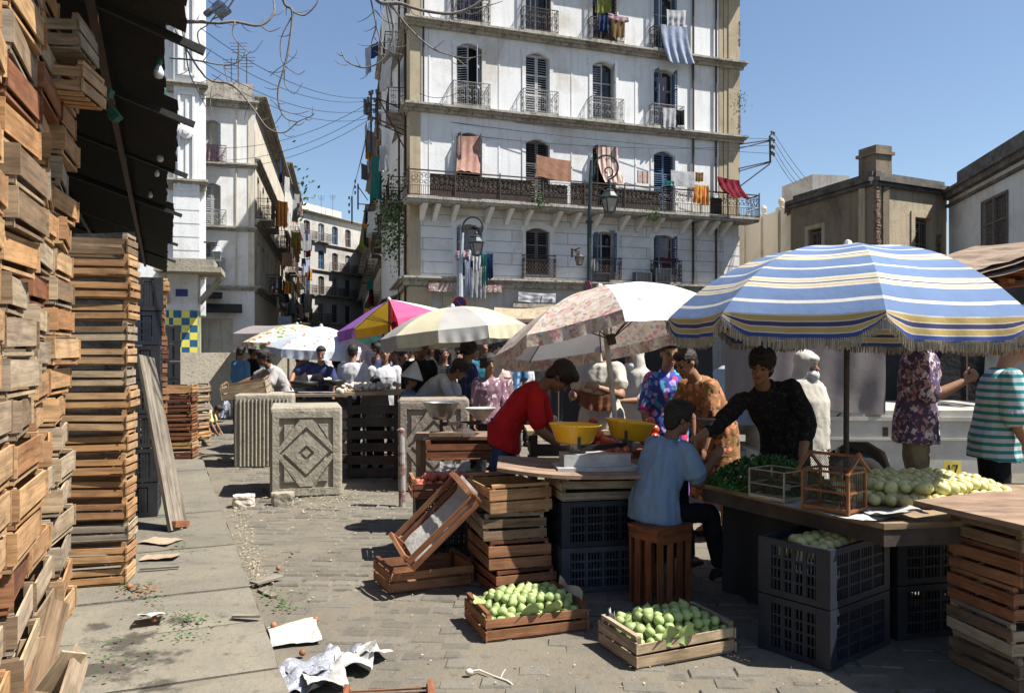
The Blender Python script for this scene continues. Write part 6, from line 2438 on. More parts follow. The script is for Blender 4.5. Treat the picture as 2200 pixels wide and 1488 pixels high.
# wooden stack at the right edge with a board
rc_ = corner_place(V((2.36, 3.72, 0)), R(12), .62, .42)
z_ = 0
for k, m in enumerate(('crate_old', 'crate_old', 'crate_red', 'crate_red', 'crate_old')):
    crate('%s slatted crate in the stack under the board at the right edge' % ('bottom', 'second', 'middle', 'fourth', 'topmost')[k], (rc_.x + u(-.015, .015), rc_.y, z_), (0, 0, R(12) + u(-.05, .05)), .62, .42, .155, m, k, 'crates stacked at the right edge')
    z_ += .164
bb = thing('counter_board', 'broad bare table board lying on the crates at the right edge', 'board')
mb = MB()
q0 = [V((2.04, 4.05, 0)), V((2.30, 3.22, 0)), V((3.6, 3.4, 0)), V((3.4, 4.45, 0)), V((2.5, 4.28, 0))]
mb.add([(p.x, p.y, z_ + .03) for p in q0] + [(p.x, p.y, z_ + .004) for p in q0], [(0, 1, 2, 3, 4), (9, 8, 7, 6, 5)] + [(i, i + 5, (i + 1) % 5 + 5, (i + 1) % 5) for i in range(5)], [[(p.x, p.y) for p in q0]] + [[(p.x, p.y) for p in q0][::-1]] + [[(0, 0), (0, .03), (1, .03), (1, 0)]] * 5)
mb.build('board', M['tabletop'], bb)
# crate corner at the bottom edge of the picture
crate('bright reddish crate corner poking in at the bottom edge', (G(860, 1470).x, G(860, 1500).y - .22, 0), (0, 0, R(8)), .40, .45, .07, 'crate_red', 1)
# ------------------------------------------------------------------ market roof at the left
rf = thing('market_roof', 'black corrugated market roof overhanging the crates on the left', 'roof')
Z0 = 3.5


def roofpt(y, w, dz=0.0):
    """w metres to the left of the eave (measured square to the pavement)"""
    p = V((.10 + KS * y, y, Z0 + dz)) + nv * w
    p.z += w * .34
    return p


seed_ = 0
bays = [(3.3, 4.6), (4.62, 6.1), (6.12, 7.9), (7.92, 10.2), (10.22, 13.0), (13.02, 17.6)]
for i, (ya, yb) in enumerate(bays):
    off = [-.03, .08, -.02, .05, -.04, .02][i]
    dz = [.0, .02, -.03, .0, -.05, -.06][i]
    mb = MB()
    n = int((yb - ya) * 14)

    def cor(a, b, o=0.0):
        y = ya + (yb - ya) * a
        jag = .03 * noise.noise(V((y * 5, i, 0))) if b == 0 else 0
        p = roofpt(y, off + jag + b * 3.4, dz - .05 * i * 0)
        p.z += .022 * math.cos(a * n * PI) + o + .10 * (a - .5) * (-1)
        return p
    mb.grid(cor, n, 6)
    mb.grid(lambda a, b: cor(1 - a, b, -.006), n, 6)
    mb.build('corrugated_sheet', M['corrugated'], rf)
for i, y in enumerate((4.6, 6.1, 7.9, 10.2, 13.0, 15.4)):
    mb = MB()
    a, b = roofpt(y, -.13, -.10), roofpt(y, 3.4, -.12)
    mb.beam(a, b, .035, .045)
    mb.build('rafter', M['corrugated'], rf)
for w_ in (.45, 1.3):
    mb = MB()
    mb.beam(roofpt(3.3, w_, -.17), roofpt(17.5, w_, -.17), .045, .04)
    mb.build('purlin', M['rustbeam'], rf)
mb = MB()
for y in (3.6, 9.0, 13.5, 17.4):
    p = roofpt(y, 2.9)
    mb.M = None
    mb = MB()
    mb.cbox((p.x, p.y, p.z / 2), (.1, .1, p.z), R(23))
    mb.build('post', M['corrugated'], rf)
# dark back wall of the hall under the roof
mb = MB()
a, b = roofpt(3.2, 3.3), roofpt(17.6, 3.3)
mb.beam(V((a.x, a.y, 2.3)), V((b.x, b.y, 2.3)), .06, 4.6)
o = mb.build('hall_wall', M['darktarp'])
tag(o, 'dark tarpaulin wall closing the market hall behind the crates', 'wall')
# bulbs hanging along the eave
for i, (px, py, Y, top) in enumerate(((341, 158, 5.3, -20), (334, 5, 5.3, -40), (352, 222, 6.6, 185), (344, 340, 7.6, 296), (337, 374, 8.5, 300), (323, 420, 9.5, 360))):
    r0 = thing('light_bulb', ['clear bulb on a green socket hanging highest but one under the roof edge', 'green lamp socket hanging highest under the roof edge', 'clear bulb hanging beside the second rafter end', 'clear bulb in a green socket halfway down the roof edge', 'small clear bulb next to the halfway one', 'lowest small bulb under the roof'][i], 'bulb', P(px, py, Y), 0, 'bulbs strung under the roof edge')
    s = .75 if i < 4 else .6
    mb = MB()
    mb.lathe((0, 0, 0), [(0, -.05 * s), (.03 * s, -.04 * s), (.045 * s, -.01 * s), (.045 * s, .015 * s), (.03 * s, .05 * s), (.018 * s, .075 * s)], 12)
    mb.build('glass_bulb', M['bulb'], r0, True)
    mb = MB()
    mb.lathe((0, 0, 0), [(.02 * s, .07 * s), (.03 * s, .085 * s), (.028 * s, .15 * s), (.012 * s, .18 * s), (0, .185 * s)], 10)
    mb.build('socket', M['socket'], r0)
    mb = MB()
    zt_ = min((P(px, top, Y) - P(px, py, Y)).z, 1.6)
    mb.tube([(0, 0, .18 * s), (.01, 0, .18 * s + (zt_ - .18 * s) * .5), (0, .02, zt_)], .006, 5)
    mb.build('flex', M['wire'], r0)
for i, (px, py, Y, a) in enumerate(((226, 198, 5.0, .3), (246, 246, 5.2, .9))):
    mb = MB()
    mb.M = Matrix.Rotation(a, 4, 'Y')
    mb.cbox((0, 0, 0), (.085, .06, .05))
    mb.lathe((0, 0, -.05), [(0, 0), (.03, .01), (.035, .03)], 10)
    r0 = mb.build('lamp_socket', M['socket'], loc=P(px, py, Y))
    tag(r0, ['larger green lamp socket in front of the dark roof underside', 'smaller green lamp socket below the larger one'][i], 'socket')

# ------------------------------------------------------------------ bare tree reaching over from the left and above
tree = thing('bare_tree', 'leafless pale-barked tree whose twigs reach across the sky', 'tree')


rt = random.Random(6)


def twig(mb, pts, Y, r0, r1, dy=0.0):
    w = [P(p[0], p[1], Y + dy * k / max(1, len(pts) - 1)) for k, p in enumerate(pts)]
    # smooth (Catmull-Rom)
    o = []
    for i in range(len(w) - 1):
        a, b, c, d = w[max(0, i - 1)], w[i], w[i + 1], w[min(len(w) - 1, i + 2)]
        for k in range(4):
            t = k / 4
            o.append(.5 * ((2 * b) + (c - a) * t + (2 * a - 5 * b + 4 * c - d) * t * t + (3 * b - a - 3 * c + d) * t ** 3))
    o.append(w[-1])
    n = len(o)
    if len(pts) > 4 and r0 > 1.9 * .004:
        for j in range(5, n - 1, 3):
            d = (o[j] - o[j - 1]).normalized()
            sd = V((d.z, rt.uniform(-.4, .4), -d.x)) * rt.choice((-1, 1))
            q, w_ = o[j], [o[j]]
            L = rt.uniform(.05, .13)
            v_ = (d * .6 + sd).normalized()
            for kk in range(4):
                q = q + v_ * L * .34
                w_.append(q)
                v_ = (v_ + V((0, 0, .42)) + d * .2).normalized()
            mb.tube(w_, [.0042, .0036, .003, .0024, .0014], 5)
    mb.tube(o, [(r0 + (r1 - r0) * i / (n - 1)) * (1 + .18 * noise.noise(o[i] * 9)) for i in range(n)], 6)


S = .0040     # metres per pixel at the branch distance (about 7 m)
mb = MB()
Yb = 7.0
twig(mb, [(250, 75), (350, 52), (420, 47), (470, 50), (505, 47), (560, 55), (590, 22), (577, -30)], Yb, 5 * S, 1.6 * S, .3)
twig(mb, [(375, 0), (395, 80), (405, 150), (420, 185), (445, 235)], Yb, 2.4 * S, .9 * S)
twig(mb, [(365, 125), (420, 130), (480, 140), (515, 132), (528, 108)], Yb, 2 * S, .8 * S)
twig(mb, [(375, 60), (440, 165), (500, 183), (545, 235), (575, 275), (610, 285), (640, 262), (668, 250), (676, 243)], Yb, 2.4 * S, .8 * S)
twig(mb, [(505, 47), (500, 75), (525, 105), (545, 112), (568, 82)], Yb, 1.5 * S, .7 * S)
twig(mb, [(560, 55), (580, 68), (605, 58)], Yb, 1.4 * S, .7 * S)
twig(mb, [(455, 185), (452, 225), (462, 262)], Yb, 1.2 * S, .6 * S)
twig(mb, [(480, 140), (492, 180), (508, 185)], Yb, 1.2 * S, .6 * S)
twig(mb, [(505, -5), (480, 30), (455, 42)], Yb, 2 * S, 1.5 * S)
twig(mb, [(430, 100), (425, 70), (450, 50), (480, 10), (500, -10)], Yb, 1.5 * S, 1.1 * S)
mb.build('left_limb', M['bark'], tree, True)
mb = MB()
Yb = 6.8
twig(mb, [(600, -30), (612, 10), (628, 25), (622, 90), (612, 140), (598, 190), (600, 230), (615, 255), (640, 262)], Yb, 3.2 * S, 1.2 * S)
twig(mb, [(628, 25), (655, 33), (682, 5), (680, -20)], Yb, 1.8 * S, 1.2 * S)
twig(mb, [(626, 38), (605, 80), (603, 118), (612, 138), (635, 118), (638, 105)], Yb, 1.5 * S, .7 * S)
twig(mb, [(612, 142), (640, 160), (657, 150)], Yb, 1.3 * S, .6 * S)
twig(mb, [(612, 145), (612, 180), (632, 202), (652, 175)], Yb, 1.4 * S, .6 * S)
twig(mb, [(612, 138), (595, 150), (580, 164)], Yb, 1.2 * S, .6 * S)
twig(mb, [(600, 235), (635, 245), (665, 238)], Yb, 1.2 * S, .6 * S)
twig(mb, [(600, 232), (590, 222), (580, 213)], Yb, 1.0 * S, .5 * S)
mb.build('middle_limb', M['bark'], tree, True)
mb = MB()
Yb = 6.6
twig(mb, [(780, -40), (812, 2), (835, 8), (860, 8), (905, 22), (965, 30), (1005, 20), (1040, -2), (1060, -15)], Yb, 4.6 * S, 2 * S)
twig(mb, [(1005, 20), (1040, 15), (1080, 3)], Yb, 1.6 * S, .7 * S)
twig(mb, [(838, 8), (880, 62), (930, 105), (975, 122), (1005, 147)], Yb, 2.4 * S, .9 * S)
twig(mb, [(975, 122), (1010, 125), (1035, 118), (1046, 112)], Yb, 1.3 * S, .7 * S)
twig(mb, [(833, 5), (845, 55), (842, 90), (825, 125), (800, 142), (775, 145), (745, 132), (733, 110)], Yb, 3.2 * S, 1 * S)
twig(mb, [(790, -30), (800, 15), (808, 55), (800, 85), (797, 103)], Yb, 2.3 * S, 1 * S)
twig(mb, [(806, 45), (820, 95), (835, 110), (865, 118)], Yb, 1.5 * S, .7 * S)
twig(mb, [(797, 103), (820, 92), (845, 85)], Yb, 1.1 * S, .6 * S)
twig(mb, [(806, 22), (832, 48), (868, 52)], Yb, 1.3 * S, .7 * S)
twig(mb, [(843, 98), (855, 102), (873, 98)], Yb, 1.2 * S, .6 * S)
twig(mb, [(828, 4), (832, 30), (840, 78)], Yb, 1.6 * S, .8 * S)
mb.build('upper_limb', M['bark'], tree, True)
mb = MB()
base = V((-7.4, 8.0, 0.0))
mb.tube([base, base + V((.05, 0, 1.5)), base + V((.3, -.1, 3.4)), base + V((.7, -.6, 5.3)), base + V((2.2, -.9, 6.2))], [.17, .15, .13, .1, .07], 10)
fork = base + V((2.2, -.9, 6.2))
mb.tube([base + V((.5, -.4, 4.6)), P(250, 75, 7.0) + V((-.3, .4, .2)), P(250, 75, 7.0)], [.06, .03, 5 * S], 8)
mb.tube([fork, P(560, -260, 6.9), P(600, -30, 6.8)], [.07, .04, 3.2 * S], 8)
mb.tube([P(560, -260, 6.9), P(680, -180, 6.7), P(780, -40, 6.6)], [.04, .03, 4.6 * S], 8)
mb.tube([P(680, -180, 6.7), P(760, -90, 6.6), P(790, -30, 6.6)], [.02, .015, 2.3 * S], 8)
mb.tube([base + V((.7, -.6, 5.3)), P(450, -140, 7.1), P(505, -5, 7.0)], [.05, .02, 2 * S], 8)
mb.tube([P(450, -140, 7.1), P(380, -60, 7.0), P(375, 0, 7.0)], [.02, .014, 2.4 * S], 8)
mb.build('trunk', M['bark'], tree, True)
mb = MB()
mb.grid(lambda a, b: P(446 + 42 * a + 10 * math.sin(b * 5), 0 + 30 * b + 10 * a + 6 * math.sin(a * 8), 6.95 + .03 * math.sin(a * 9 + b * 7)), 12, 8)
o = mb.build('plastic_scrap', M['bag'], None, True)
tag(o, 'torn white plastic bag snagged in the bare branches at the top left', 'plastic bag')

# ------------------------------------------------------------------ concrete planters
def planter(label, corner, rz, w, d, h, design, pm='concrete'):
    root = thing('concrete_planter', label, 'planter', (corner[0], corner[1], 0), rz)
    mb = MB()
    bv = .03
    # block with eased edges
    ring_ = lambda e, z: [(e, e, z), (w - e, e, z), (w - e, d - e, z), (e, d - e, z)]
    nn_ = 10

    def outl(e, z):
        pts = []
        for (cx, cy, a0) in ((w - bv, bv, -90), (w - bv, d - bv, 0), (bv, d - bv, 90), (bv, bv, 180)):
            for k in range(4):
                an = R(a0 + 30 * k)
                pts.append((cx + (bv - e) * math.cos(an), cy + (bv - e) * math.sin(an), z))
        return pts
    lv = [(0.012, 0), (0, .02), (0, h - .05), (.004, h - .02), (.02, h - .002), (.03, h)]
    pts = []
    for e, z in lv:
        for k, p in enumerate(outl(e, z)):
            pts.append((p[0], p[1], z + (.012 * noise.noise(V((p[0] * 5, p[1] * 5, 2))) if z > h - .06 else 0)))
    m = 16
    fs = [(i * m + j, i * m + (j + 1) % m, (i + 1) * m + (j + 1) % m, (i + 1) * m + j) for i in range(len(lv) - 1) for j in range(m)]
    fs.append(tuple((len(lv) - 1) * m + j for j in range(m)))
    mb.add(pts, fs)
    if design == 'fluted':
        n = 13
        for k in range(n):
            x = .06 + (w - .12) * (k + .5) / n
            mb.tube([(x, -.004, .02), (x + .001, -.006, h * .5), (x, -.004, h - .07)], .016, 6)
        for k in range(9):
            yy = .06 + (d - .12) * (k + .5) / 9
            mb.tube([(-.004, yy, .02), (-.004, yy, h - .07)], .016, 6)
    body = mb.build('body', M[pm], root)
    if design == 'diamond':
        # raised panel field pieces leave a sunk diamond line and corner brackets
        mb = MB()
        cx, cz = w / 2, h * .49
        t = -.028
        fr = .10
        # border
        mb.box(.03, w - .03, t, .004, .02, fr)
        mb.box(.03, w - .03, t, .004, h - fr - .02, h - .05)
        mb.box(.03, fr, t, .004, fr + .001, h - fr - .021)
        mb.box(w - fr, w - .03, t, .004, fr + .001, h - fr - .021)

        def rhomb(r0, r1, tt):
            o_ = [(cx, cz + r1), (cx + r1, cz), (cx, cz - r1), (cx - r1, cz)]
            i_ = [(cx, cz + r0), (cx + r0, cz), (cx, cz - r0), (cx - r0, cz)]
            for k in range(4):
                mb.prism([o_[k], o_[(k + 1) % 4], i_[(k + 1) % 4], i_[k]], tt, .004)
        s = w / .78
        rhomb(.09 * s, .235 * s, t)
        rhomb(.0, .045 * s, t)
        hh = w / 2 - fr
        hz_ = (h - .06 - fr * 2) / 2
        for sx in (-1, 1):
            for sz in (-1, 1):
                # triangular field between diamond and border, with an L-shaped groove
                mb.prism([(cx + sx * (hh - .055), cz + sz * (hz_ * .42)), (cx + sx * (hh - .055), cz + sz * (hz_ - .055)), (cx + sx * .13, cz + sz * (hz_ - .055))][::sx * sz], t, .004)
                mb.prism([(cx + sx * .03, cz + sz * (hz_ - .002)), (cx + sx * .03, cz + sz * (hz_ - .05)), (cx + sx * (hh * .98), cz + sz * .04), (cx + sx * (hh * .98), cz + sz * .09)][::sx * sz] if False else [(cx + sx * .0, cz + sz * (hz_ + .0)), (cx + sx * .0, cz + sz * .29 * s), (cx + sx * .29 * s, cz), (cx + sx * hh, cz), (cx + sx * hh, cz + sz * .05), (cx + sx * .30 * s, cz + sz * .05), (cx + sx * .07, cz + sz * (hz_ - .0))][::-sx * sz], t + .004, .004)
        mb.build('relief', M[pm], root)
    # soil recess
    return root


planter('fluted concrete planter with ribbed faces, farthest left of the three', (-3.86, 11.05), R(9), .80, .78, 1.02, 'fluted')
planter('sunlit concrete planter with a cast diamond pattern', (-2.66, 8.74), R(15), .78, .78, 1.0, 'diamond')
planter('concrete planter with peeling paint and a faint diamond behind the pan scale', (-1.31, 9.15), R(6), .82, .76, 1.07, 'diamond', 'peeling')
mb = MB()
rs = random.Random(9)
for nm, lb, c, s, m in (('stone_block', 'rough brown stone block wedged at the foot of the diamond planter', (603, 1086), (.24, .16, .13), 'concrete'), ('white_stone', 'whitish wrapped lump lying at the kerb edge', (518, 1090), (.22, .17, .12), 'garlic')):
    q = G(*c)
    bm = bmesh.new()
    bmesh.ops.create_cube(bm, size=1)
    bmesh.ops.subdivide_edges(bm, edges=bm.edges, cuts=5, use_grid_fill=True)
    for v in bm.verts:
        p = v.co.copy()
        f = 1 - .16 * (abs(p.x) * 2) ** 4 * (abs(p.y) * 2) ** 2
        n_ = noise.noise(p * 4 + V((c[0], 0, 0))) * .12
        v.co = V((p.x * s[0] * f, p.y * s[1] * f, p.z * s[2])) * (1 + n_)
    me = bpy.data.meshes.new(nm)
    bm.to_mesh(me); bm.free()
    me.materials.append(M[m])
    o = bpy.data.objects.new(nm, me)
    col.objects.link(o)
    o.location = (q.x, q.y + s[1] / 2, s[2] * .47)
    o.rotation_euler = (0, 0, R(12))
    tag(o, lb, 'stone')
# worn iron bollard
q = G(864, 1088)
bo = thing('iron_post', 'worn red and white iron post standing before the third planter', 'post', (q.x, q.y, 0))
mb = MB()
mb.tube([(0, 0, 0), (0.0, 0, .3), (-.012, 0, .78)], .036, 12)
mb.build('shaft', M['postpaint'], bo)
mb = MB()
mb.lathe((-.012, 0, .78), [(.04, 0), (.04, .02), (.02, .035), (0, .04)], 12)
mb.build('cap', M['postpaint'], bo)

# ------------------------------------------------------------------ umbrellas
def umb_mat(name, stops, kind='v', trans=.2, pat=None, base=(.7, .7, .7), rough=.85, bumpy=.3, ramp_interp='CONSTANT'):
    m, nt, b, o = new_mat(name)
    uvn = nt.nodes.new('ShaderNodeUVMap')
    sx = nt.nodes.new('ShaderNodeSeparateXYZ')
    nt.links.new(uvn.outputs[0], sx.inputs[0])
    if stops:
        r = ramp(nt, stops, ramp_interp)
        d = N(nt, 'ShaderNodeMath', operation='MULTIPLY')
        d.inputs[1].default_value = .5 if kind == 'v' else 1.0
        nt.links.new(sx.outputs[1 if kind == 'v' else 0], d.inputs[0])
        nt.links.new(d.outputs[0], r.inputs[0])
        out = r.outputs[0]
    else:
        rg = nt.nodes.new('ShaderNodeRGB')
        rg.outputs[0].default_value = tuple(base) + (1,)
        out = rg.outputs[0]
    if pat:
        out = pat(nt, out)
    vec = coords(nt, 'Object')
    f = noise_n(nt, vec, 3, 6, .6)
    rr = ramp(nt, [(.3, .82), (.6, 1.0)])
    nt.links.new(f, rr.inputs[0])
    out = mixc(nt, 1.0, out, rr.outputs[0], 'MULTIPLY')
    nt.links.new(out, b.inputs['Base Color'])
    b.inputs['Roughness'].default_value = rough
    b.inputs['Specular IOR Level'].default_value = .15
    bump(nt, b, noise_n(nt, vec, 7, 3), bumpy, .02)
    if trans:
        t = nt.nodes.new('ShaderNodeBsdfTranslucent')
        nt.links.new(out, t.inputs[0])
        ms = nt.nodes.new('ShaderNodeMixShader')
        ms.inputs[0].default_value = trans
        nt.links.new(b.outputs[0], ms.inputs[1])
        nt.links.new(t.outputs[0], ms.inputs[2])
        nt.links.new(ms.outputs[0], o.inputs[0])
    return m


bl, wh, ye, na = (.12, .18, .31), (.56, .54, .50), (.50, .41, .25), (.06, .055, .12)
pb_, py_ = .0, 0


def band(c):
    """white-edged yellow / purple / yellow band centred at v = c (v is halved in the ramp)"""
    h = lambda x: (c + x * .7) / 2
    return [(h(-.052), wh), (h(-.042), ye), (h(-.018), wh), (h(-.008), na), (h(.008), wh), (h(.018), ye), (h(.042), wh), (h(.052), bl)]


def line(c):
    return [((c - .008) / 2, wh), ((c + .008) / 2, bl)]


st_ = [(0, bl)] + band(.30) + line(.45) + band(.58) + line(.71) + band(.82) + line(.93)
M['u_blue_top'] = umb_mat('blue_striped_canopy', st_, trans=.10)
bl2 = (.04, .07, .22)
st2 = [(0, wh), (.006, ye), (.055, wh), (.065, na), (.13, wh), (.14, ye), (.2, wh), (.21, bl2), (.30, wh), (.31, bl2)]
M['u_blue_val'] = umb_mat('blue_striped_valance', [(p * 1.0, c) for p, c in [(0, wh), (.03, (.42, .31, .12)), (.13, wh), (.15, na), (.24, wh), (.26, (.42, .31, .12)), (.36, wh), (.38, bl2), (.5, bl2)]], trans=.08)
M['fringe'] = simple('cream_fringe', (.50, .44, .34), (.36, .31, .23), 30, .95, .4, island=.25)
M['u_floral'] = umb_mat('faded_floral_canopy', None, base=(.56, .53, .48), trans=.22, pat=spots([(.48, .20, .22), (.54, .40, .35), (.38, .32, .28), (.54, .46, .34)], 13, .72))
M['u_white'] = umb_mat('plain_white_canopy', None, base=(.68, .68, .68), trans=.2, pat=spots([(.30, .32, .42)], 3.5, .22))
M['u_floral_far'] = umb_mat('blue_floral_canopy', None, base=(.52, .56, .62), trans=.2, pat=spots([(.6, .2, .16), (.35, .42, .6)], 9, .38))
M['u_orange'] = umb_mat('orange_floral_canopy', None, base=(.66, .62, .5), trans=.2, pat=spots([(.6, .18, .06), (.12, .25, .08)], 8, .6))
M['u_cream'] = umb_mat('cream_canopy', None, base=(.54, .49, .34), trans=.2)
M['u_greyc'] = umb_mat('grey_canopy', None, base=(.36, .35, .33), trans=.2)
for nm, c in (('u_purple', (.22, .08, .30)), ('u_red', (.50, .03, .03)), ('u_pink', (.60, .10, .22)), ('u_yellow', (.66, .42, .04)), ('u_offwhite', (.66, .62, .55)), ('u_violet', (.12, .03, .14))):
    M[nm] = umb_mat(nm, None, base=c, trans=.2)


def umbrella(label, foot, top_z, Rr, rise, n, mats, pick, tilt=(0, 0), rot0=0.0, val=.12, fringe=0.0, polem='iron', poler=.018, sag=.03, pow_=1.7, vmat=None, vpick=None, gap=0, scallop=.03, offset=(0, 0), holes=(), rimjit=0.0):
    root = thing('market_umbrella', label, 'umbrella', foot)
    cz = top_z
    canopy = thing('canopy_root', '', '')  # replaced below
    bpy.data.objects.remove(canopy)
    T = Matrix.Translation((offset[0], offset[1], cz)) @ Matrix.Rotation(tilt[0], 4, 'X') @ Matrix.Rotation(tilt[1], 4, 'Y')
    cosh = math.cos(PI / n)

    def pt(i, a, v):
        """panel i, a across 0..1, v from apex 0 to rim 1 (straight rows, flat panels)"""
        a0 = rot0 + 2 * PI * i / n
        a1 = rot0 + 2 * PI * (i + 1) / n
        p0 = V((math.cos(a0), math.sin(a0), 0)) * Rr * v
        p1 = V((math.cos(a1), math.sin(a1), 0)) * Rr * v
        p = p0.lerp(p1, a)
        e = math.sin(a * PI)
        p.z = -rise * v ** pow_ - sag * e * v * (1.0 - .35 * v) * 1.4
        p.x *= 1 - .02 * e * v
        p.y *= 1 - .02 * e * v
        p.z += .006 * noise.noise(p * 5)
        return p
    mb = MB(); mb.M = T
    for i in range(n):
        if i in holes:
            continue
        mb.cur = pick(i)
        mb.grid(lambda a, b: pt(i, a, b), 8, 14, lambda a, b: (a, b))
    can = mb.build('canopy', mats, root, True)
    if val:
        mb = MB(); mb.M = T

        def vp(i, a, b):
            q = pt(i, a, 1.0)
            e = min(1, a / .16, (1 - a) / .16)
            e = max(0.0, e) ** .7
            ln = val * (.25 + .75 * e) if gap else val * (1 - scallop * 4 * (1 - math.sin(a * PI)))
            rd = V((q.x, q.y, 0)).normalized()
            return q + V((0, 0, -ln * b)) + rd * (.012 * math.sin(a * 23 + i * 2) * b + .01 * b)
        for i in range(n):
            if i in holes:
                continue
            mb.cur = (vpick or pick)(i)
            mb.grid(lambda a, b: vp(i, a, b), 22, 4, lambda a, b: (a, b))
        mb.build('valance', vmat or mats, can, True)
        if fringe:
            mb = MB(); mb.M = T
            for i in range(n):
                k = 84
                for j in range(k + 1):
                    q = vp(i, j / k, 1)
                    L = fringe * rnd.uniform(.8, 1.1)
                    e = V((rnd.uniform(-.006, .006), rnd.uniform(-.006, .006), -L))
                    s_ = .0052
                    mb.add([q + V((-s_, 0, .01)), q + V((s_, 0, .01)), q + e + V((s_ * .7, 0, 0)), q + e + V((-s_ * .7, 0, 0)), q + V((0, -s_, .01)), q + V((0, s_, .01)), q + e + V((0, s_, 0)), q + e + V((0, -s_, 0))], [(0, 1, 2, 3), (4, 5, 6, 7)])
            mb.build('fringe', M['fringe'], can)
    mb = MB()
    tp = T @ V((0, 0, -.03))
    mb.tube([(0, 0, 0), (0, 0, tp.z * .5), tp], poler, 10)
    mb.build('pole', M[polem], root)
    mb = MB(); mb.M = T
    mb.lathe((0, 0, -.02), [(.03, 0), (.035, .03), (.02, .06), (.0, .07)], 10)
    mb.build('finial', M['frame_white'], can)
    mb = MB(); mb.M = T
    for i in range(n):
        mb.tube([pt(i, 0, k / 6) + V((0, 0, -.012)) for k in range(7)], .005, 5)
        mb.tube([V((0, 0, -rise - .05)), pt(i, 0, .55) + V((0, 0, -.015))], .005, 5)
    mb.tube([(0, 0, -rise - .09), (0, 0, -rise - .01)], poler * 1.6, 10)
    mb.build('ribs', M['iron'], can)
    return root


# the big blue striped one: the pole leans a little
cloth('tarpaulin', 'added dark sheet darkening the gaps of the straight crate stack', 'tarpaulin', M['darktarp'], (-3.9, 5.35, 2.45), (-2.66, 5.62, 2.45), 2.3, wave=.02)  # sheet added to keep the gaps between the slats dark
umbrella('large blue umbrella with yellow and white stripes and a cream fringe', (2.09, 4.98, 0), 2.265, 1.09, .46, 8, [M['u_blue_top']], lambda i: 0, tilt=(R(0), R(1.5)), rot0=R(-103), val=.135, fringe=.05, polem='iron', poler=.017, vmat=[M['u_blue_val']], gap=1, offset=(.03, .05), sag=.02, pow_=2.6)
# floral
umbrella('pale rose-patterned umbrella with one plain white side, tilted over the scales', (.82, 6.3, 0), 2.10, .93, .36, 8, [M['u_floral'], M['u_white']], lambda i: 0 if i in (7, 6, 3, 2, 1) else 1, tilt=(R(-9), R(-11)), rot0=R(-92), val=.10, polem='enamel', poler=.022, pow_=2.0, offset=(-.12, .0), sag=.01, vpick=lambda i: 0 if i != 0 else 1)
umbrella('low cream and grey panelled umbrella beside the conical paper hat', P(972, 757, 10.4) * V((1, 1, 0)) if False else (P(972, 757, 10.4).x, 10.4, 0), 2.19, .97, .33, 10, [M['u_cream'], M['u_greyc']], lambda i: i % 2, tilt=(R(-1), R(-6)), rot0=R(10), val=.17, polem='enamel', poler=.018, sag=.0, pow_=2.1)
umbrella('torn umbrella of purple, red, pink and yellow panels', (P(836, 757, 13).x, 13, 0), 2.46, .92, .36, 8, [M['u_purple'], M['u_red'], M['u_pink'], M['u_yellow'], M['u_offwhite'], M['u_violet']], lambda i: (2, 4, 2, 1, 3, 4, 0, 3)[i], tilt=(R(2), R(-11)), rot0=R(-78), val=.16, polem='tabletop', poler=.02, pow_=1.15, sag=.0, holes=(7,))
umbrella('pale blue floral umbrella over the man in navy', (P(690, 757, 13.2).x, 13.2, 0), 2.03, .86, .36, 8, [M['u_floral_far']], lambda i: 0, tilt=(R(3), R(3)), rot0=R(15), val=.15, polem='enamel', sag=.0)
umbrella('small orange-flowered umbrella at the back left', (P(638, 757, 16.5).x, 16.5, 0), 2.18, 1.08, .40, 8, [M['u_orange']], lambda i: 0, tilt=(0, R(2)), rot0=R(5), val=.14, polem='enamel', sag=.0)
# ------------------------------------------------------------------ produce
def fruit_mesh(name, mat, r, prof='round', seed=0):
    mb = MB()
    n, m = 16, 10
    vv = []
    for i in range(m + 1):
        ph = PI * i / m
        for j in range(n):
            t = 2 * PI * j / n
            x, y, z = math.sin(ph) * math.cos(t), math.sin(ph) * math.sin(t), math.cos(ph)
            k = 1 + .05 * noise.noise(V((x * 1.6 + seed, y * 1.6, z * 1.6)))
            if prof == 'fig':
                k *= 1.0
                zz = z * (.92 if z < 0 else .93 + .20 * z ** 6)
                w = 1 - (.28 * max(0, z) ** 1.5)
                vv.append((x * r * k * w, y * r * k * w, zz * r * k))
            elif prof == 'apple':
                zz = z * .88 - .16 * math.exp(-(1 - abs(z)) * 9) * (1 if z > 0 else -.5)
                vv.append((x * r * k, y * r * k, zz * r * k))
            else:
                vv.append((x * r * k, y * r * k, z * r * k * .95))
    fs = []
    for i in range(m):
        for j in range(n):
            j2 = (j + 1) % n
            fs.append((i * n + j, (i + 1) * n + j, (i + 1) * n + j2, i * n + j2))
    mb.add(vv, fs)
    if prof in ('fig', 'apple'):
        zt_ = r * (1.1 if prof == 'fig' else .70)
        mb.tube([(0, 0, zt_), (.002, 0, zt_ + r * .22)], [r * .10, r * .06], 5)
    return mb.mesh(name, mat, True)


def heap(name, label, cat, group, meshes, spots_, smin=.88, smax=1.12, flat=False):
    out = []
    for p in spots_:
        o = bpy.data.objects.new(name, rnd.choice(meshes))
        col.objects.link(o)
        o.location = p
        o.rotation_euler = (rnd.gauss(0, .9), rnd.gauss(0, .9), u(0, 6.3))
        s = u(smin, smax)
        o.scale = (s, s, s)
        tag(o, label, cat, group)
        out.append(o)
    return out


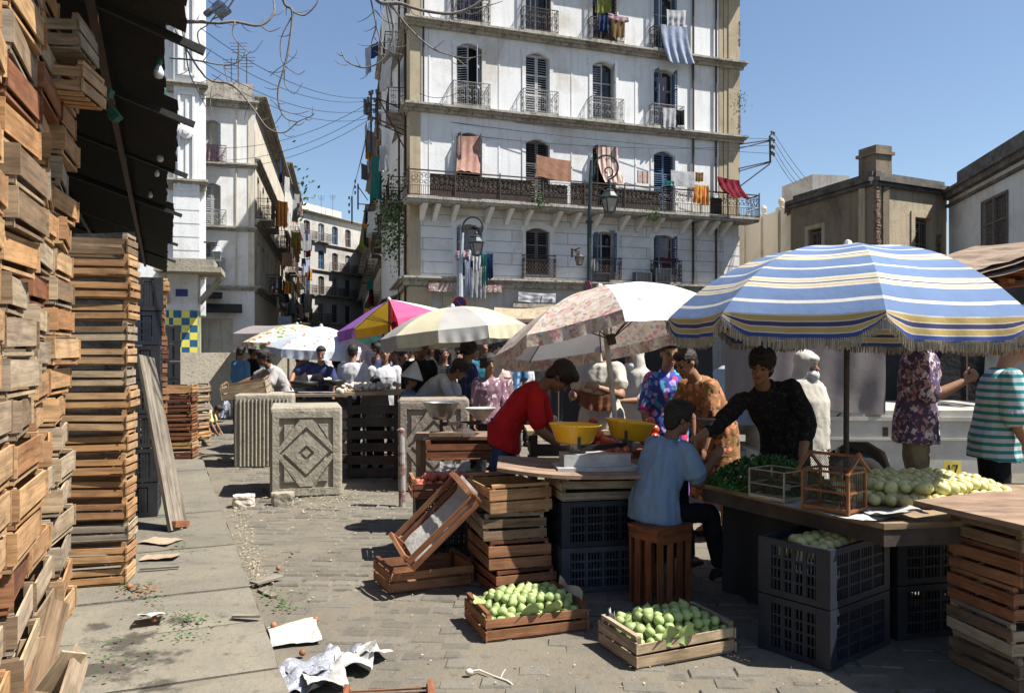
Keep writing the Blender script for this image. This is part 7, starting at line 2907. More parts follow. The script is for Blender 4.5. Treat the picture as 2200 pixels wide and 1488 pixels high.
def pack(c, rz, L, W, r, z0, h, layers=3, dens=1.0, shape=None):
    """rounded heap of balls filling a crate: rough hexagonal layers under a dome"""
    pts = []
    Rm = Matrix.Rotation(rz, 3, 'Z')
    d = 2 * r * 1.02 / dens
    for k in range(layers):
        z = z0 + k * r * 1.45
        y = -W / 2 + r + (k % 2) * r * .8
        row = 0
        while y < W / 2 - r * .6:
            x = -L / 2 + r + (row % 2) * d / 2 + (k % 2) * r * .7
            while x < L / 2 - r * .6:
                top = z0 + h * max(0, 1 - (abs(x) / (L / 2)) ** 3.2) * max(0, 1 - (abs(y) / (W / 2)) ** 3.2)
                if z <= top + r * .5:
                    q = V((x + u(-.15, .15) * r, y + u(-.15, .15) * r, z + u(-.22, .22) * r))
                    pts.append((V((c[0], c[1], 0)) + Rm @ V((q.x, q.y, 0))) + V((0, 0, q.z)))
                x += d
            y += d * .87
            row += 1
    return pts


figs = [fruit_mesh('green_fig', M['fig'], .0285, 'fig', k) for k in range(4)]
pts = pack((cl.x, cl.y), fruit_l[1], .58, .38, .0275, .105, .10, 3)
heap('green_fig', 'green fig heaped in the reddish crate on the left', 'fig', 'green figs in the left crate', figs, pts)
pts = pack((cr.x, cr.y), fruit_r[1], .57, .34, .0285, .115, .085, 3)
heap('green_fig', 'green fig heaped in the grey crate nearest the camera', 'fig', 'green figs in the near crate', figs, pts, .85, 1.25)
# fig leaves and paper tucked in the crates
def leafmesh(s=.06):
    mb = MB()
    n = 18
    pts = [(0, 0, 0)]
    for k in range(n):
        t = 2 * PI * k / n
        r = s * (.7 + .35 * abs(math.cos(t * 2.5)))
        pts.append((r * math.cos(t), r * math.sin(t), .012 * math.sin(t * 3) - .01))
    mb.add(pts, [(0, 1 + k, 1 + (k + 1) % n) for k in range(n)])
    return mb.mesh('fig_leaf', M['fig'], True)


lm = leafmesh()
for (c, rz, dx, dy, dz, rx, ry) in ((cl, fruit_l[1], -.05, -.205, .15, -1.1, .1), (cl, fruit_l[1], .09, -.20, .155, -1.0, .2), (cr, fruit_r[1], -.02, -.195, .15, -1.25, .1), (cr, fruit_r[1], -.12, -.19, .15, -1.3, -.2), (cl, fruit_l[1], -.26, .02, .17, .2, .4)):
    q = V((c.x, c.y, 0)) + Matrix.Rotation(rz, 3, 'Z') @ V((dx, dy, dz))
    o = bpy.data.objects.new('fig_leaf', lm)
    col.objects.link(o)
    o.location = q
    o.rotation_euler = (rx, ry, rz)
    tag(o, 'large green fig leaf drooping over the crate rim', 'leaf', 'fig leaves in the two fig crates')
for (c, rz, lb, xx) in ((cl, fruit_l[1], 'stiff paper liner sticking up at the shaded end of the left fig crate', .30), (cr, fruit_r[1], 'scrap of bluish paper at the far corner of the near fig crate', -.27)):
    mb = MB(); mb.M = Matrix.Translation((c.x, c.y, 0)) @ Matrix.Rotation(rz, 4, 'Z')
    sgn = 1 if xx > 0 else -1
    ln = .36 if xx > 0 else .06
    mb.grid(lambda a, b: (xx * (.93 + .05 * b) + .01 * math.sin(a * 9), (.17 if xx < 0 else -.17) + (ln * a if xx > 0 else -.06 * a), .11 + (.10 if xx > 0 else .09) * b + .012 * math.sin(a * 7) * b), 12, 4)
    o = mb.build('paper_liner', M['paper'], None, True)
    tag(o, lb, 'paper')

apples = [fruit_mesh('apple', M['apple'], .036, 'apple', k) for k in range(4)]
pts = []
for k in range(2):
    for i in range(17):
        for j in range(15):
            x, y = -.56 + i * .071 + (j % 2) * .035 + k * .02, -.42 + j * .062 + k * .02
            if (x / .56) ** 2 + (y / .42) ** 2 < 1.0 - .45 * k and (k or (x / .56) ** 2 + (y / .42) ** 2 > .25):
                q = V((2.44, 4.78, 0)) + Matrix.Rotation(R(28), 3, 'Z') @ V((x, y, 0))
                if q.y > 4.16:
                    pts.append(q + V((u(-.008, .008), u(-.008, .008), zt + .034 + k * .055 + u(-.006, .006))))
heap('apple', 'pale yellow-green apple in the heap on the market table', 'apple', 'apples heaped on the table', apples, pts)
pts = pack(APC, R(38), .50, .33, .035, .53, .10, 2)
heap('apple', 'yellow-green apple in the dark blue plastic crate under the table', 'apple', 'apples in the plastic crate', apples, pts)
peaches = [fruit_mesh('peach', M['peach'], .037, 'round', k) for k in range(3)]
pts = pack(PEACH[0], PEACH[1], .54, .32, .038, PEACH[0].z + .09, .05, 2)
heap('peach', 'red peach in the shallow crate left of the bending figure', 'peach', 'peaches in the shallow crate', peaches, pts)
toms = [fruit_mesh('tomato', M['tomato'], .038, 'apple', k) for k in range(3)]
pts = []
for (px, py) in ((1262, 925), (1275, 905), (1270, 945), (1288, 935), (1300, 948), (1285, 955), (1312, 950), (1398, 905), (1405, 922), (1392, 930), (1408, 940), (1385, 945), (1330, 955), (1350, 952)):
    pts.append(P(px, py, 6.15 + u(-.05, .15)))
heap('tomato', 'red tomato heaped behind the yellow bowls', 'tomato', 'tomatoes behind the bowls', toms, pts, .95, 1.2)
pts = [P(px, py, 5.55 + u(-.03, .06)) for (px, py) in ((1298, 978), (1310, 972), (1318, 980), (1326, 968), (1336, 976), (1345, 966), (1308, 984), (1330, 984), (1352, 978))]
heap('peach', 'peach or tomato in the small pile beside the scale box', 'fruit', 'fruit beside the scale box', peaches + toms, pts, .7, .85)
mb = MB()
mb.cbox((P(1330, 960, 6.2).x, 6.25, .80), (.75, .5, .12), R(6))
mb.cbox((P(1330, 960, 6.2).x, 6.25, .37), (.70, .45, .74), R(6))
o = mb.build('tomato_bin', M['crate_red'])
tag(o, 'wooden bin holding up the tomatoes behind the scale board', 'bin')

# greens: one mass of leaves
mb = MB()
rs = random.Random(3)
hc_ = V((1.62, 4.98, 0))
for k in range(5200):
    a, rr = rs.uniform(0, 2 * PI), math.sqrt(rs.random())
    lx, ly = rr * math.cos(a) * .48, rr * math.sin(a) * .30
    q = hc_ + Matrix.Rotation(R(-63), 3, 'Z') @ V((lx, ly, 0))
    z = zt + .02 + .19 * (1 - rr ** 2) * rs.uniform(.3, 1.05)
    n = V((rs.uniform(-1, 1), rs.uniform(-1, 1), rs.uniform(-.3, 1))).normalized()
    t = n.orthogonal().normalized()
    b = n.cross(t)
    s = rs.uniform(.008, .02)
    c = V((q.x, q.y, z))
    mb.add([c - t * s, c + b * s * .6, c + t * s, c - b * s * .6], [(0, 1, 2, 3)])
o = mb.build('green_herbs', M['herb'])
tag(o, 'heap of fresh green leaves spread on the shaded table', 'greens', kind='stuff')
# dish in the leaning man's hand
q = P(1518, 912, 5.3)
mb = MB()
mb.lathe((0, 0, 0), [(0, 0), (.035, 0), (.055, .035), (.062, .04), (.058, .037), (.032, .006), (0, .006)], 18)
o = mb.build('tin_dish', M['steel'], None, True, loc=q)
tag(o, 'small tin dish held out above the seated figure', 'dish')

# ------------------------------------------------------------------ scales
def lamp_pan(mb, c, r, h, flare=1.0, n=28):
    mb.lathe(c, [(0, 0), (r * .62, 0), (r * .70, .01), (r * .95, h), (r, h + .004), (r * .97, h - .002), (r * .67, .016), (0, .012)], n)


sc = thing('balance_scale', 'white counter scale with two bright yellow plastic bowls', 'scale')
b0 = P(1262, 1010, 5.5)
zb = ZCB
mb = MB()
mb.cbox((b0.x + .05, 5.52, zb + .055), (.46, .22, .10), R(6))
mb.cbox((b0.x + .05, 5.50, zb + .012), (.56, .30, .024), R(6))
mb.build('housing', M['enamel'], sc)
for i, (px, py, Y) in enumerate(((1234, 950, 5.55), (1350, 942, 5.75))):
    c = P(px, py, Y)
    mb = MB()
    mb.M = Matrix.Translation(c) @ Matrix.Rotation(R((2, 7)[i]), 4, 'Y')
    lamp_pan(mb, (0, 0, 0), .185, .125)
    mb.build('yellow_bowl', M['yellow_plastic'], sc, True)
    mb = MB()
    mb.tube([(c.x, c.y, c.z), (c.x, c.y, zb + .09)], [.05, .035], 10)
    mb.cbox((c.x, c.y - .0, c.z - .012), (.2, .03, .012))
    mb.build('bowl_stem', M['steel'], sc)
mb = MB()
a, b = P(1246, 962, 5.45), P(1345, 955, 5.6)
mb.beam(a, b, .02, .03)
mb.beam(P(1244, 940, 5.4), P(1244, 965, 5.4), .02, .02)
mb.beam(P(1345, 925, 5.55), P(1345, 950, 5.55), .02, .02)
mb.build('beam', M['black'], sc)
ps = thing('pan_scale', 'old iron pan scale with a dented steel bowl on the small table', 'scale')
c = P(948, 900, 7.15)
mb = MB()
mb.lathe(c, [(0, 0), (.08, 0), (.105, .03), (.165, .15), (.17, .155), (.16, .15), (.1, .035), (0, .01)], 26)
mb.build('steel_bowl', M['steel'], ps, True)
c2 = P(1032, 900, 7.3)
mb = MB()
mb.lathe(c2, [(0, 0), (.05, 0), (.14, .1), (.145, .105), (.135, .1), (.05, .01), (0, .01)], 22)
mb.build('second_bowl', M['enamel'], ps, True)
ztab = P(893, 940, 7.1).z + .014
mb = MB()
mb.beam(c + V((0, 0, 0)), V((c.x, c.y, ztab)), .03, .03)
mb.beam(c + V((-.0, 0, -.045)), c2 + V((0, 0, -.03)), .03, .035)
mb.beam(V((c.x + .2, c.y, ztab + .1)), V((c.x + .2, c.y, ztab)), .08, .05)
mb.lathe((c.x + .2, c.y, ztab), [(.12, 0), (.11, .03), (.05, .07), (.03, .11), (0, .11)], 12)
mb.build('iron_base', M['iron'], ps)
mb = MB()
mb.cbox((c.x + .05, c.y - .05, ztab + .02), (.3, .14, .035), R(3))
o = mb.build('wooden_block', M['tabletop'])
tag(o, 'short grey wood block lying under the old pan scale', 'block')
o = cloth('white_cloth', 'bright white paper hanging below the pan-scale table', 'paper', M['paper'], P(945, 990, 6.95), P(1010, 988, 6.95), .09, wave=.01)

# ------------------------------------------------------------------ bird cages
def cage(label, loc, rz, w, d, h, roof, wm, post=.014, bar=.0014):
    root = thing('bird_cage', label, 'cage', loc, rz)
    mb = MB()
    for x in (0, w):
        for y in (0, d):
            mb.box(x - post / 2, x + post / 2, y - post / 2, y + post / 2, 0, h)
    for z in (.02, h * .52, h):
        t = post * .4 if z > .03 else post * .5
        mb.box(0, w, -t, t, z - t, z + t)
        mb.box(0, w, d - t, d + t, z - t, z + t)
        mb.box(-t, t, 0, d, z - t, z + t)
        mb.box(w - t, w + t, 0, d, z - t, z + t)
    mb.build('frame', wm, root)
    mb = MB()
    n = int(w / .012)
    for k in range(1, n):
        x = w * k / n
        for y in (0, d):
            mb.tube([(x, y, .02), (x, y, h)], bar, 4, False)
    n = int(d / .012)
    for k in range(1, n):
        y = d * k / n
        for x in (0, w):
            mb.tube([(x, y, .02), (x, y, h)], bar, 4, False)
    mb.build('bars', M['iron_rust'], root)
    mb = MB()
    mb.box(.002, w - .002, .002, d - .002, .004, .016)
    mb.build('floor_tray', wm, root)
    if roof:
        mb = MB()
        ph = .085
        for y in (-.012, d + .012):
            mb.beam((-.03, y, h - .005), (w / 2, y, h + ph), .012, .016, (0, 1, 0))
            mb.beam((w + .03, y, h - .005), (w / 2, y, h + ph), .012, .016, (0, 1, 0))
        mb.tube([(w / 2, -.02, h + ph), (w / 2, d + .02, h + ph)], .009, 6)
        mb.lathe((w / 2, -.012, h + ph), [(.016, -.01), (.018, .005), (.008, .02), (0, .026)], 8)
        mb.build('gable', wm, root)
        mb = MB()
        for k in range(1, 24):
            y = d * k / 24
            mb.tube([(-.02, y, h), (w / 2, y, h + ph)], bar, 4, False)
            mb.tube([(w + .02, y, h), (w / 2, y, h + ph)], bar, 4, False)
        for k in range(1, 8):
            x = w * k / 8
            mb.tube([(x, 0, h), (x, 0, h + ph * (1 - abs(x - w / 2) / (w / 2)))], bar, 4, False)
        mb.build('roof_wires', M['iron_rust'], root)
    mb = MB()
    mb.lathe((w * .35, .03, h * .38), [(0, 0), (.016, 0), (.02, .03), (.018, .03), (0, .006)], 10)
    mb.build('feeder_cup', M['enamel'], root)
    return root


cwood = simple('varnished_cane', (.30, .12, .04), (.2, .075, .025), 14, .45, .2)
cagebase = V((1.735, 4.11, zt + .012))
cage('house-shaped wooden bird cage with a gabled roof', cagebase, R(38), .17, .26, .215, True, cwood)
cage('low flat-topped wire bird cage behind the gabled one', V((1.52, 4.45, zt + .012)), R(34), .20, .24, .17, False, M['straw'], .008)
for i, (px, py, Y, lb) in enumerate(((1790, 1028, 4.28, 'tiny orange and green bird inside the gabled cage'), (1708, 1018, 4.62, 'tiny orange bird inside the flat-topped cage'))):
    c = P(px, py, Y)
    mb = MB()
    mb.ell((0, 0, 0), .013, .022, .012, 10, 8)
    mb.ell((0, -.018, .012), .009, .009, .009, 10, 8)
    mb.tube([(0, .015, 0), (0, .045, -.006)], [.006, .002], 6)
    mb.tube([(0, -.026, .012), (0, -.033, .01)], [.003, .0005], 6)
    r0 = vox(mb, 'bird', M['feather'], None, .003, None, 1)
    r0.location = c
    tag(r0, lb, 'bird')
    mb = MB()
    mb.tube([c + V((-.09, 0, -.013)), c + V((.09, .03, -.013))], .003, 5)
    o = mb.build('perch', cwood)
    tag(o, ['perch rod across the gabled cage', 'perch rod across the flat-topped cage'][i], 'perch')
# price card
q = P(2046, 1008, 5.12)
cd0 = thing('price_card', 'small yellow card marked 17 standing behind the apples', 'sign', (q.x, q.y, q.z))
mb = MB()
mb.box(-.055, .055, -.002, .002, -.055, .055)
mb.build('card', M['yellowsign'], cd0)
mb = MB()
mb.box(-.028, -.018, -.005, -.0025, -.03, .03)
mb.box(.0, .034, -.005, -.0025, .022, .03)
mb.beam((.030, -.0038, .022), (.012, -.0038, -.03), .0025, .009, (0, 0, 1))
mb.build('numerals', M['black'], cd0)
# newspapers on the table
def sheet(label, c, w, d, rz, z0, cr=.02, m='paper', name='newspaper', seed=0, cat='newspaper', nx=18):
    mb = MB(); mb.M = Matrix.Translation((c[0], c[1], z0)) @ Matrix.Rotation(rz, 4, 'Z')

    def f(a, b, o=0):
        x, y = (a - .5) * w, (b - .5) * d
        n = noise.noise(V((x * 5 + seed, y * 5, seed))) - .3
        n2 = abs(noise.noise(V((x * 11 + seed, y * 11, 4))))
        ed = 1 + .05 * noise.noise(V((a * 5, b * 5, seed + 9)))
        return (x * ed, y * ed, cr * (abs(n) * 1.3 + n2 * .45) + o)
    mb.grid(lambda a, b: f(a, b), nx, nx)
    o = mb.build(name, M[m])
    tag(o, label, cat)
    return o


sheet('newspaper spread under the bird cages along the table edge', (1.74, 4.32), .30, .62, R(28), zt + .006, .012, seed=3)
sheet('crumpled white paper at the front corner of the table', (1.98, 4.13), .26, .2, R(10), zt + .012, .04, seed=8)
sheet('folded paper cone lying beside the flat-topped cage', P(1640, 1030, 4.85), .24, .16, R(-20), zt + .02, .07, seed=12)
for i, (px, py, w, d, z, cr_, m, lb, nm) in enumerate((
        (632, 1366, .27, .36, .006, .03, 'paper', 'printed newspaper page lying flat by the kerb', 'newspaper'),
        (690, 1440, .34, .24, .01, .10, 'bag', 'crumpled translucent plastic sheet below the newspaper page', 'plastic_sheet'),
        (760, 1432, .30, .2, .01, .11, 'paper', 'screwed-up newsprint beside the crumpled plastic sheet', 'crumpled_paper'),
        (800, 1412, .22, .12, .01, .06, 'paper', 'torn paper strip nearest the fig crate side of the litter', 'crumpled_paper'),
        (640, 1475, .26, .2, .01, .10, 'bag', 'crumpled plastic in the gutter at the bottom edge', 'plastic_sheet'),
        (700, 1478, .2, .16, .01, .08, 'paper', 'scrunched page at the very bottom beside the gutter', 'crumpled_paper'))):
    q = G(px, py)
    sheet(lb, q, w, d, R(20 + 37 * i), z, cr_, m, nm, 20 + i * 3, 'litter' if i else 'newspaper', 26)
for i, (px, py, w, d, lb, m) in enumerate(((345, 1165, .27, .2, 'piece of pinkish cardboard on the pavement below the plank', 'card'), (345, 1200, .25, .15, 'second torn cardboard flap nearer the camera', 'card'), (325, 1335, .14, .16, 'torn white paper with a peach on the pavement', 'paper'), (375, 1140, .12, .06, 'scrap of white paper beside the plank foot', 'paper'))):
    q = G(px, py, KZ)
    sheet(lb, q, w, d, R(-15 + 20 * i), KZ + .012, .018 if i < 2 else .05, m, 'cardboard_piece' if i < 2 else 'paper_scrap', 50 + i, 'litter')
pch = [fruit_mesh('fallen_peach', M['peachlight'], .03, 'round', k) for k in range(2)]
for (px, py, z, lb) in ((598, 1228, 0, 'bruised peach in the gutter by a broken slate'), (332, 1340, KZ, 'bruised peach on torn paper on the pavement'), (588, 1352, 0, 'bruised peach at the kerb beside the newspaper'), (678, 1340, 0, 'dark rotting fruit just right of the newspaper'), (628, 1195, 0, 'small orange fruit scrap among the straw'), (650, 1412, 0, 'half-hidden fruit between newspaper and plastic'), (278, 1268, KZ, 'yellow fruit scrap at the foot of the straight stack')):
    q = G(px, py, z)
    o = bpy.data.objects.new('fallen_fruit', pch[0])
    col.objects.link(o)
    o.location = (q.x, q.y, z + .028)
    s = .62 if 'small' not in lb else .45
    o.scale = (s, s, s)
    tag(o, lb, 'fruit', 'fallen fruit lying about the kerb')
# dried onion stalk in front
mb = MB()
mb.tube([G(1008, 1442, .02), G(1030, 1438, .015), G(1062, 1452, .012), G(1090, 1462, .01), G(1102, 1470, .01)], [.006, .005, .005, .006, .003], 6)
mb.tube([G(1075, 1456, .012), G(1082, 1442, .02), G(1086, 1436, .025)], [.004, .003, .002], 5)
c = G(1008, 1442, .02)
mb.ell(c, .02, .016, .016)
o = mb.build('onion_stalk', M['garlic'], None, True)
tag(o, 'dried onion stalk with its bulb lying on the bare ground in front', 'onion stalk')
# broken slats / slate in the gutter
for i, (a, b, w, z, lb) in enumerate((((545, 1252), (603, 1236), .09, .03, 'flat broken slate in the gutter beside a peach'), ((560, 1265), (590, 1280), .05, .01, 'small broken board in the gutter'), ((500, 1322), (560, 1322), .03, KZ + .012, 'thin split slat lying on the pavement edge'), ((750, 1132), (790, 1130), .03, .02, 'dark splinter of wood in front of the iron post'), ((300, 1222), (385, 1216), .02, KZ + .02, 'thin lath under the cardboard on the pavement'))):
    A, B = G(a[0], a[1], z), G(b[0], b[1], z)
    mb = MB()
    mb.beam(A, B, w, .012)
    o = mb.build('broken_slat', M['plank'])
    tag(o, lb, 'slat')

# straw, husks and leaf litter
mb = MB()
rs = random.Random(77)


def bits(n, fx, fy, zf, smin, smax, thin=.3):
    for k in range(n):
        px, py = fx(), fy()
        q = G(px, py, zf)
        s = rs.uniform(smin, smax)
        a = rs.uniform(0, PI)
        t = V((math.cos(a), math.sin(a), rs.uniform(-.2, .3))) * s
        b = V((-math.sin(a), math.cos(a), rs.uniform(-.2, .4))) * s * rs.uniform(.15, thin + .3)
        c = q + V((0, 0, rs.uniform(.004, .014)))
        mb.add([c - t, c - b, c + t, c + b], [(0, 1, 2, 3)])


g_ = rs.gauss
bits(900, lambda: g_(690, 90), lambda: abs(g_(0, 34)) + 1048, .004, .005, .020)
for k in range(26):
    py = 1085 + k * 7
    bits(26, lambda: g_(508 + (py - 1085) * .27, 13), lambda: py + rs.uniform(-5, 5), .006, .004, .015)
bits(240, lambda: rs.uniform(520, 900), lambda: rs.uniform(1080, 1300), .004, .004, .014)
bits(170, lambda: rs.uniform(700, 1900), lambda: rs.uniform(1300, 1480), .004, .003, .012)
o = mb.build('straw_litter', M['straw'])
tag(o, 'pale straw, garlic husks and paper bits strewn over the setts', 'litter', kind='stuff')
mb = MB()
for (cx, cy, sx, sy, n, z) in ((400, 1328, 40, 9, 120, KZ), (300, 1262, 26, 7, 90, KZ), (610, 1302, 24, 8, 60, 0), (385, 1175, 20, 5, 30, KZ), (260, 1400, 60, 30, 60, KZ), (330, 1290, 30, 6, 26, KZ), (420, 1365, 30, 5, 30, KZ), (595, 1275, 30, 14, 50, 0)):
    bits(n, lambda: g_(cx, sx), lambda: g_(cy, sy), z + .012, .004, .016, .6)
o = mb.build('leaf_litter', M['leaf'])
tag(o, 'trodden green leaves and stalks on the pavement and gutter', 'litter', kind='stuff')
mb = MB()
for (cx, cy, sx, sy, n, z) in ((425, 945, 26, 10, 120, 0), (300, 1268, 22, 6, 60, KZ), (415, 925, 20, 8, 80, 0)):
    bits(n, lambda: g_(cx, sx), lambda: g_(cy, sy), z + .012, .006, .02, .6)
o = mb.build('fruit_peelings', M['peachlight'])
tag(o, 'orange and brown fruit peelings scattered by the wall and stack', 'litter', kind='stuff')
o = sheet('grey shiny plastic sack slumped against the concrete wall', G(455, 905), .8, .7, .3, .05, .32, 'silverbag', 'plastic_sack', 4, 'sack', 26)

# ------------------------------------------------------------------ stalls behind the planters
def counter(label, c, w, d, h, rz, mat='crate_old'):
    r0 = thing('stall_counter', label, 'counter', (c[0], c[1], 0), rz)
    mb = MB()
    mb.box(-w / 2, w / 2, -d / 2, d / 2, h - .04, h)
    mb.build('top', M[mat], r0)
    mb = MB()
    for z in range(int(h / .16)):
        zz = z * .16 + .02
        mb.box(-w / 2 + .04, w / 2 - .04, -d / 2 + .03, -d / 2 + .045, zz, zz + .11)
        mb.box(-w / 2 + .03, -w / 2 + .045, -d / 2 + .05, d / 2 - .04, zz, zz + .11)
        mb.box(w / 2 - .045, w / 2 - .03, -d / 2 + .05, d / 2 - .04, zz, zz + .11)
    mb.build('slatted_side', M['screen'], r0)
    for sx in (-1, 1):
        for sy in (-1, 1):
            mb = MB()
            mb.cbox((sx * (w / 2 - .07), sy * (d / 2 - .07), (h - .04) / 2), (.05, .05, h - .045))
            mb.build('leg', M['screen'], r0)
    return r0


c = P(795, 840, 10.4)
counter('dark slatted counter of garlic and onions between the diamond and third planters', (c.x + .05, 10.6), .72, 1.0, c.z, R(4))
c = P(700, 842, 11.6)
counter('low dark counter in front of the person in navy', (c.x, 11.8), 1.1, .7, c.z - .02, R(2))
gar = [fruit_mesh('garlic_bulb', M['garlic'], .035, 'apple', 2)]
pts = []
for k in range(60):
    pts.append(P(rs.uniform(700, 860), 0, 1) * 0 + V((P(rs.uniform(745, 850), 800, 10.6).x, rs.uniform(10.25, 10.95), P(795, 840, 10.4).z + .03 + rs.uniform(0, .05))))
heap('garlic_bulb', 'pale garlic bulb on the dark slatted counter', 'garlic', 'garlic on the dark counter', gar, pts)
pts = [V((P(rs.gauss(733, 9), 800, 11.5).x, rs.uniform(11.5, 11.75), P(730, 850, 11.5).z + rs.uniform(-.02, .1))) for k in range(34)]
heap('onion', 'yellowish onion in the small pile by the dark counters', 'onion', 'onions by the dark counters', [fruit_mesh('onion', M['garlic'], .045, 'round', 5)], pts)
pts = [P(rs.gauss(1190, 9), rs.gauss(912, 6), 7.2) for k in range(26)]
heap('garlic_bulb', 'garlic bulb in the pile left of the yellow bowls', 'garlic', 'garlic beside the yellow bowls', gar, pts)
c = P(1190, 925, 7.2)
counter('small counter with garlic behind the bending red-shirted figure', (c.x + .2, 7.5), .9, .6, c.z, R(2))
c = P(640, 838, 12.2)
crate('wooden crate tipped on the fluted planter under two hands', P(532, 850, 11.6), (R(6), R(-9), R(6)), .62, .4, .22, 'crate_old', 1)
for i, (px, py, w, lb) in enumerate(((655, 830, .5, 'black weighing tray left of the newspaper cone'), (715, 826, .42, 'black weighing tray right of the newspaper cone'))):
    c = P(px, py, 11.7)
    mb = MB()
    mb.lathe(c, [(0, 0), (w * .36, 0), (w * .42, .08), (w * .44, .08), (w * .38, -.01), (0, -.012)], 18)
    o = mb.build('weighing_tray', M['black'], None, True)
    tag(o, lb, 'tray')
o = sheet('open newspaper held up on the counter before the person in navy', P(687, 815, 11.8), .34, .26, .4, P(687, 822, 11.8).z, .14, 'paper', 'newspaper', 31)
o = cloth('shoulder_bag', 'terracotta shoulder bag hanging at the white-robed person', 'bag', simple('terracotta_leather', (.22, .085, .04), (.17, .065, .03), 6, .6, .2), P(1246, 838, 7.15), P(1318, 846, 7.15), .13, wave=.012, sag=.02, round_hem=.25, thick=.06)

for (lb, A, B, dr) in (('added black sheet standing in for shade under the greens table', (1.40, 5.28, zt - .05), (2.0, 4.52, zt - .05), .68), ('added black sheet darkening the back of the long table', (1.72, 5.44, zt - .05), (3.38, 5.12, zt - .05), .68), ('added dark sheet darkening the gap behind the four-high crate stack', (-.36, 5.98, .60), (1.3, 5.86, .70), .6)):
    cloth('added_dark_sheet', lb, 'cloth', M['darktarp'], A, B, dr, wave=.02, sag=.01)  # sheets added so the spaces under and behind the stalls go dark
# dark stall behind the crowd
for (lb, a, b, py0, py1, Y0, Y1) in (('black tarpaulin stall backdrop behind the curly-haired people', 985, 1240, 700, 905, 16.0, 16.0), ('dark stall backdrop behind the blue and red floral dress', 1210, 1530, 690, 900, 11.5, 10.5), ('dark backdrop in the market passage left of the cream umbrella', 800, 1000, 725, 800, 17.0, 17.0)):
    A, B = P(a, py0, Y0), P(b, py0, Y1)
    o = cloth('tarpaulin', lb, 'tarpaulin', M['darktarp'], A, B, A.z - .02, wave=.05, nu=20, nv=8)
for (lb, pa, pb, dep, zdrop, m) in (('teal awning edge behind the blue floral umbrella', (765, 722, 14.5), (820, 712, 14.5), 1.2, .14, 'tealtarp'), ('long grey tarpaulin roof over the stalls at the back left', (500, 716, 19), (612, 708, 19), 2.5, .38, 'tarp'), ('weathered board roof of a stall between the cream and floral umbrellas', (1060, 682, 14), (1200, 678, 14), 1.6, .06, 'crate_old')):
    A, B = P(*pa), P(*pb)
    r0 = thing('stall_awning', lb, 'awning')
    mb = MB()
    n = V((B.y - A.y, -(B.x - A.x), 0)).normalized()
    if n.y > 0:
        n = -n
    bk_ = -n
    mb.grid(lambda a, b: A.lerp(B, a) + bk_ * dep * b + V((0, 0, .25 * math.sin(b * 2) - .04 * math.sin(a * PI))), 10, 8, lambda a, b: (a * 3, b))
    mb.grid(lambda a, b: A.lerp(B, a) + V((0, 0, -zdrop * b - .04 * math.sin(a * PI))) + n * .01, 14, 3, lambda a, b: (a * 3, b))
    mb.build('cover', M[m], r0, True)
    for q in (A, B):
        mb = MB()
        mb.tube([(q.x, q.y + .3, 0), (q.x, q.y + .3, q.z - .02)], .03, 6)
        mb.build('post', M['iron'], r0)
# market roof at the right edge
r0 = thing('stall_roof', 'rough brown-topped stall roof with dark underside at the right edge', 'roof')
mb = MB()
A, B = P(2030, 600, 9.4), P(2330, 560, 8.0)
for j in range(3):
    mb.grid(lambda a, b: A.lerp(B, a) + V((.3 * b, 2.4 * b, .22 + .25 * b - .09 * j + .03 * noise.noise(V((a * 9, b * 3, j))) - .22 * (1 - a) * (1 if j == 0 else .8))) + V((-.05 * j, -.05 * j, 0)), 16, 6)
mb.build('roof_sheet', M['card'], r0)
mb = MB()
for k in range(7):
    a = k / 6
    q = A.lerp(B, a)
    mb.beam(q + V((-.02, -.08, -.12)), q + V((.3, 2.3, .12)), .06, .05)
mb.beam(A + V((0, .1, -.18)), B + V((0, .1, -.14)), .07, .05)
mb.build('roof_poles', M['stool_wood'], r0)
for q in (A + V((.4, .3, 0)), A + V((.9, 2.2, 0)), B):
    mb = MB()
    mb.tube([(q.x, q.y, 0), (q.x, q.y, q.z)], .04, 8)
    mb.build('post', M['iron'], r0)
o = cloth('tarpaulin', 'added dark sheet making the background behind the stall at the right edge', 'tarpaulin', M['darktarp'], V((3.9, 10.2, 2.52)), V((9.0, 9.4, 2.9)), 2.5, wave=.06, nu=24, nv=10)  # sheet added only as a dark background below the roof
o = cloth('tarpaulin', 'slack grey tarpaulin slung under the right stall roof', 'tarpaulin', M['tarp'], P(2085, 622, 7.9), P(2290, 640, 7.4), .35, wave=.06, sag=.1, nu=20, nv=8, sway=(0, -.4, 0))

# ------------------------------------------------------------------ vehicles
def wheel(root, c, r, w, rz=0.0):
    mb = MB(); mb.M = Matrix.Translation(c) @ Matrix.Rotation(rz, 4, 'Z') @ Matrix.Rotation(PI / 2, 4, 'X')
    mb.lathe((0, 0, -w / 2), [(r * .55, 0), (r * .9, -.01), (r, .03), (r, w - .03), (r * .9, w + .01), (r * .55, w)], 24)
    t = mb.build('wheel', M['rubber'], root, True)
    mb = MB(); mb.M = Matrix.Translation(c) @ Matrix.Rotation(rz, 4, 'Z') @ Matrix.Rotation(PI / 2, 4, 'X')
    mb.lathe((0, 0, -w / 2 + .02), [(0, 0), (r * .2, -.005), (r * .3, .02), (r * .55, .01)], 20)
    mb.lathe((0, 0, w / 2 - .02), [(0, 0), (r * .2, .005), (r * .3, -.02), (r * .55, -.01)], 20)
    mb.build('hub', M['steel'], t)


tk = thing('pickup_truck', 'dull white pickup truck with a grey tarpaulin over its bed', 'truck', (2.7, 7.9, 0), R(-3))
mb = MB()
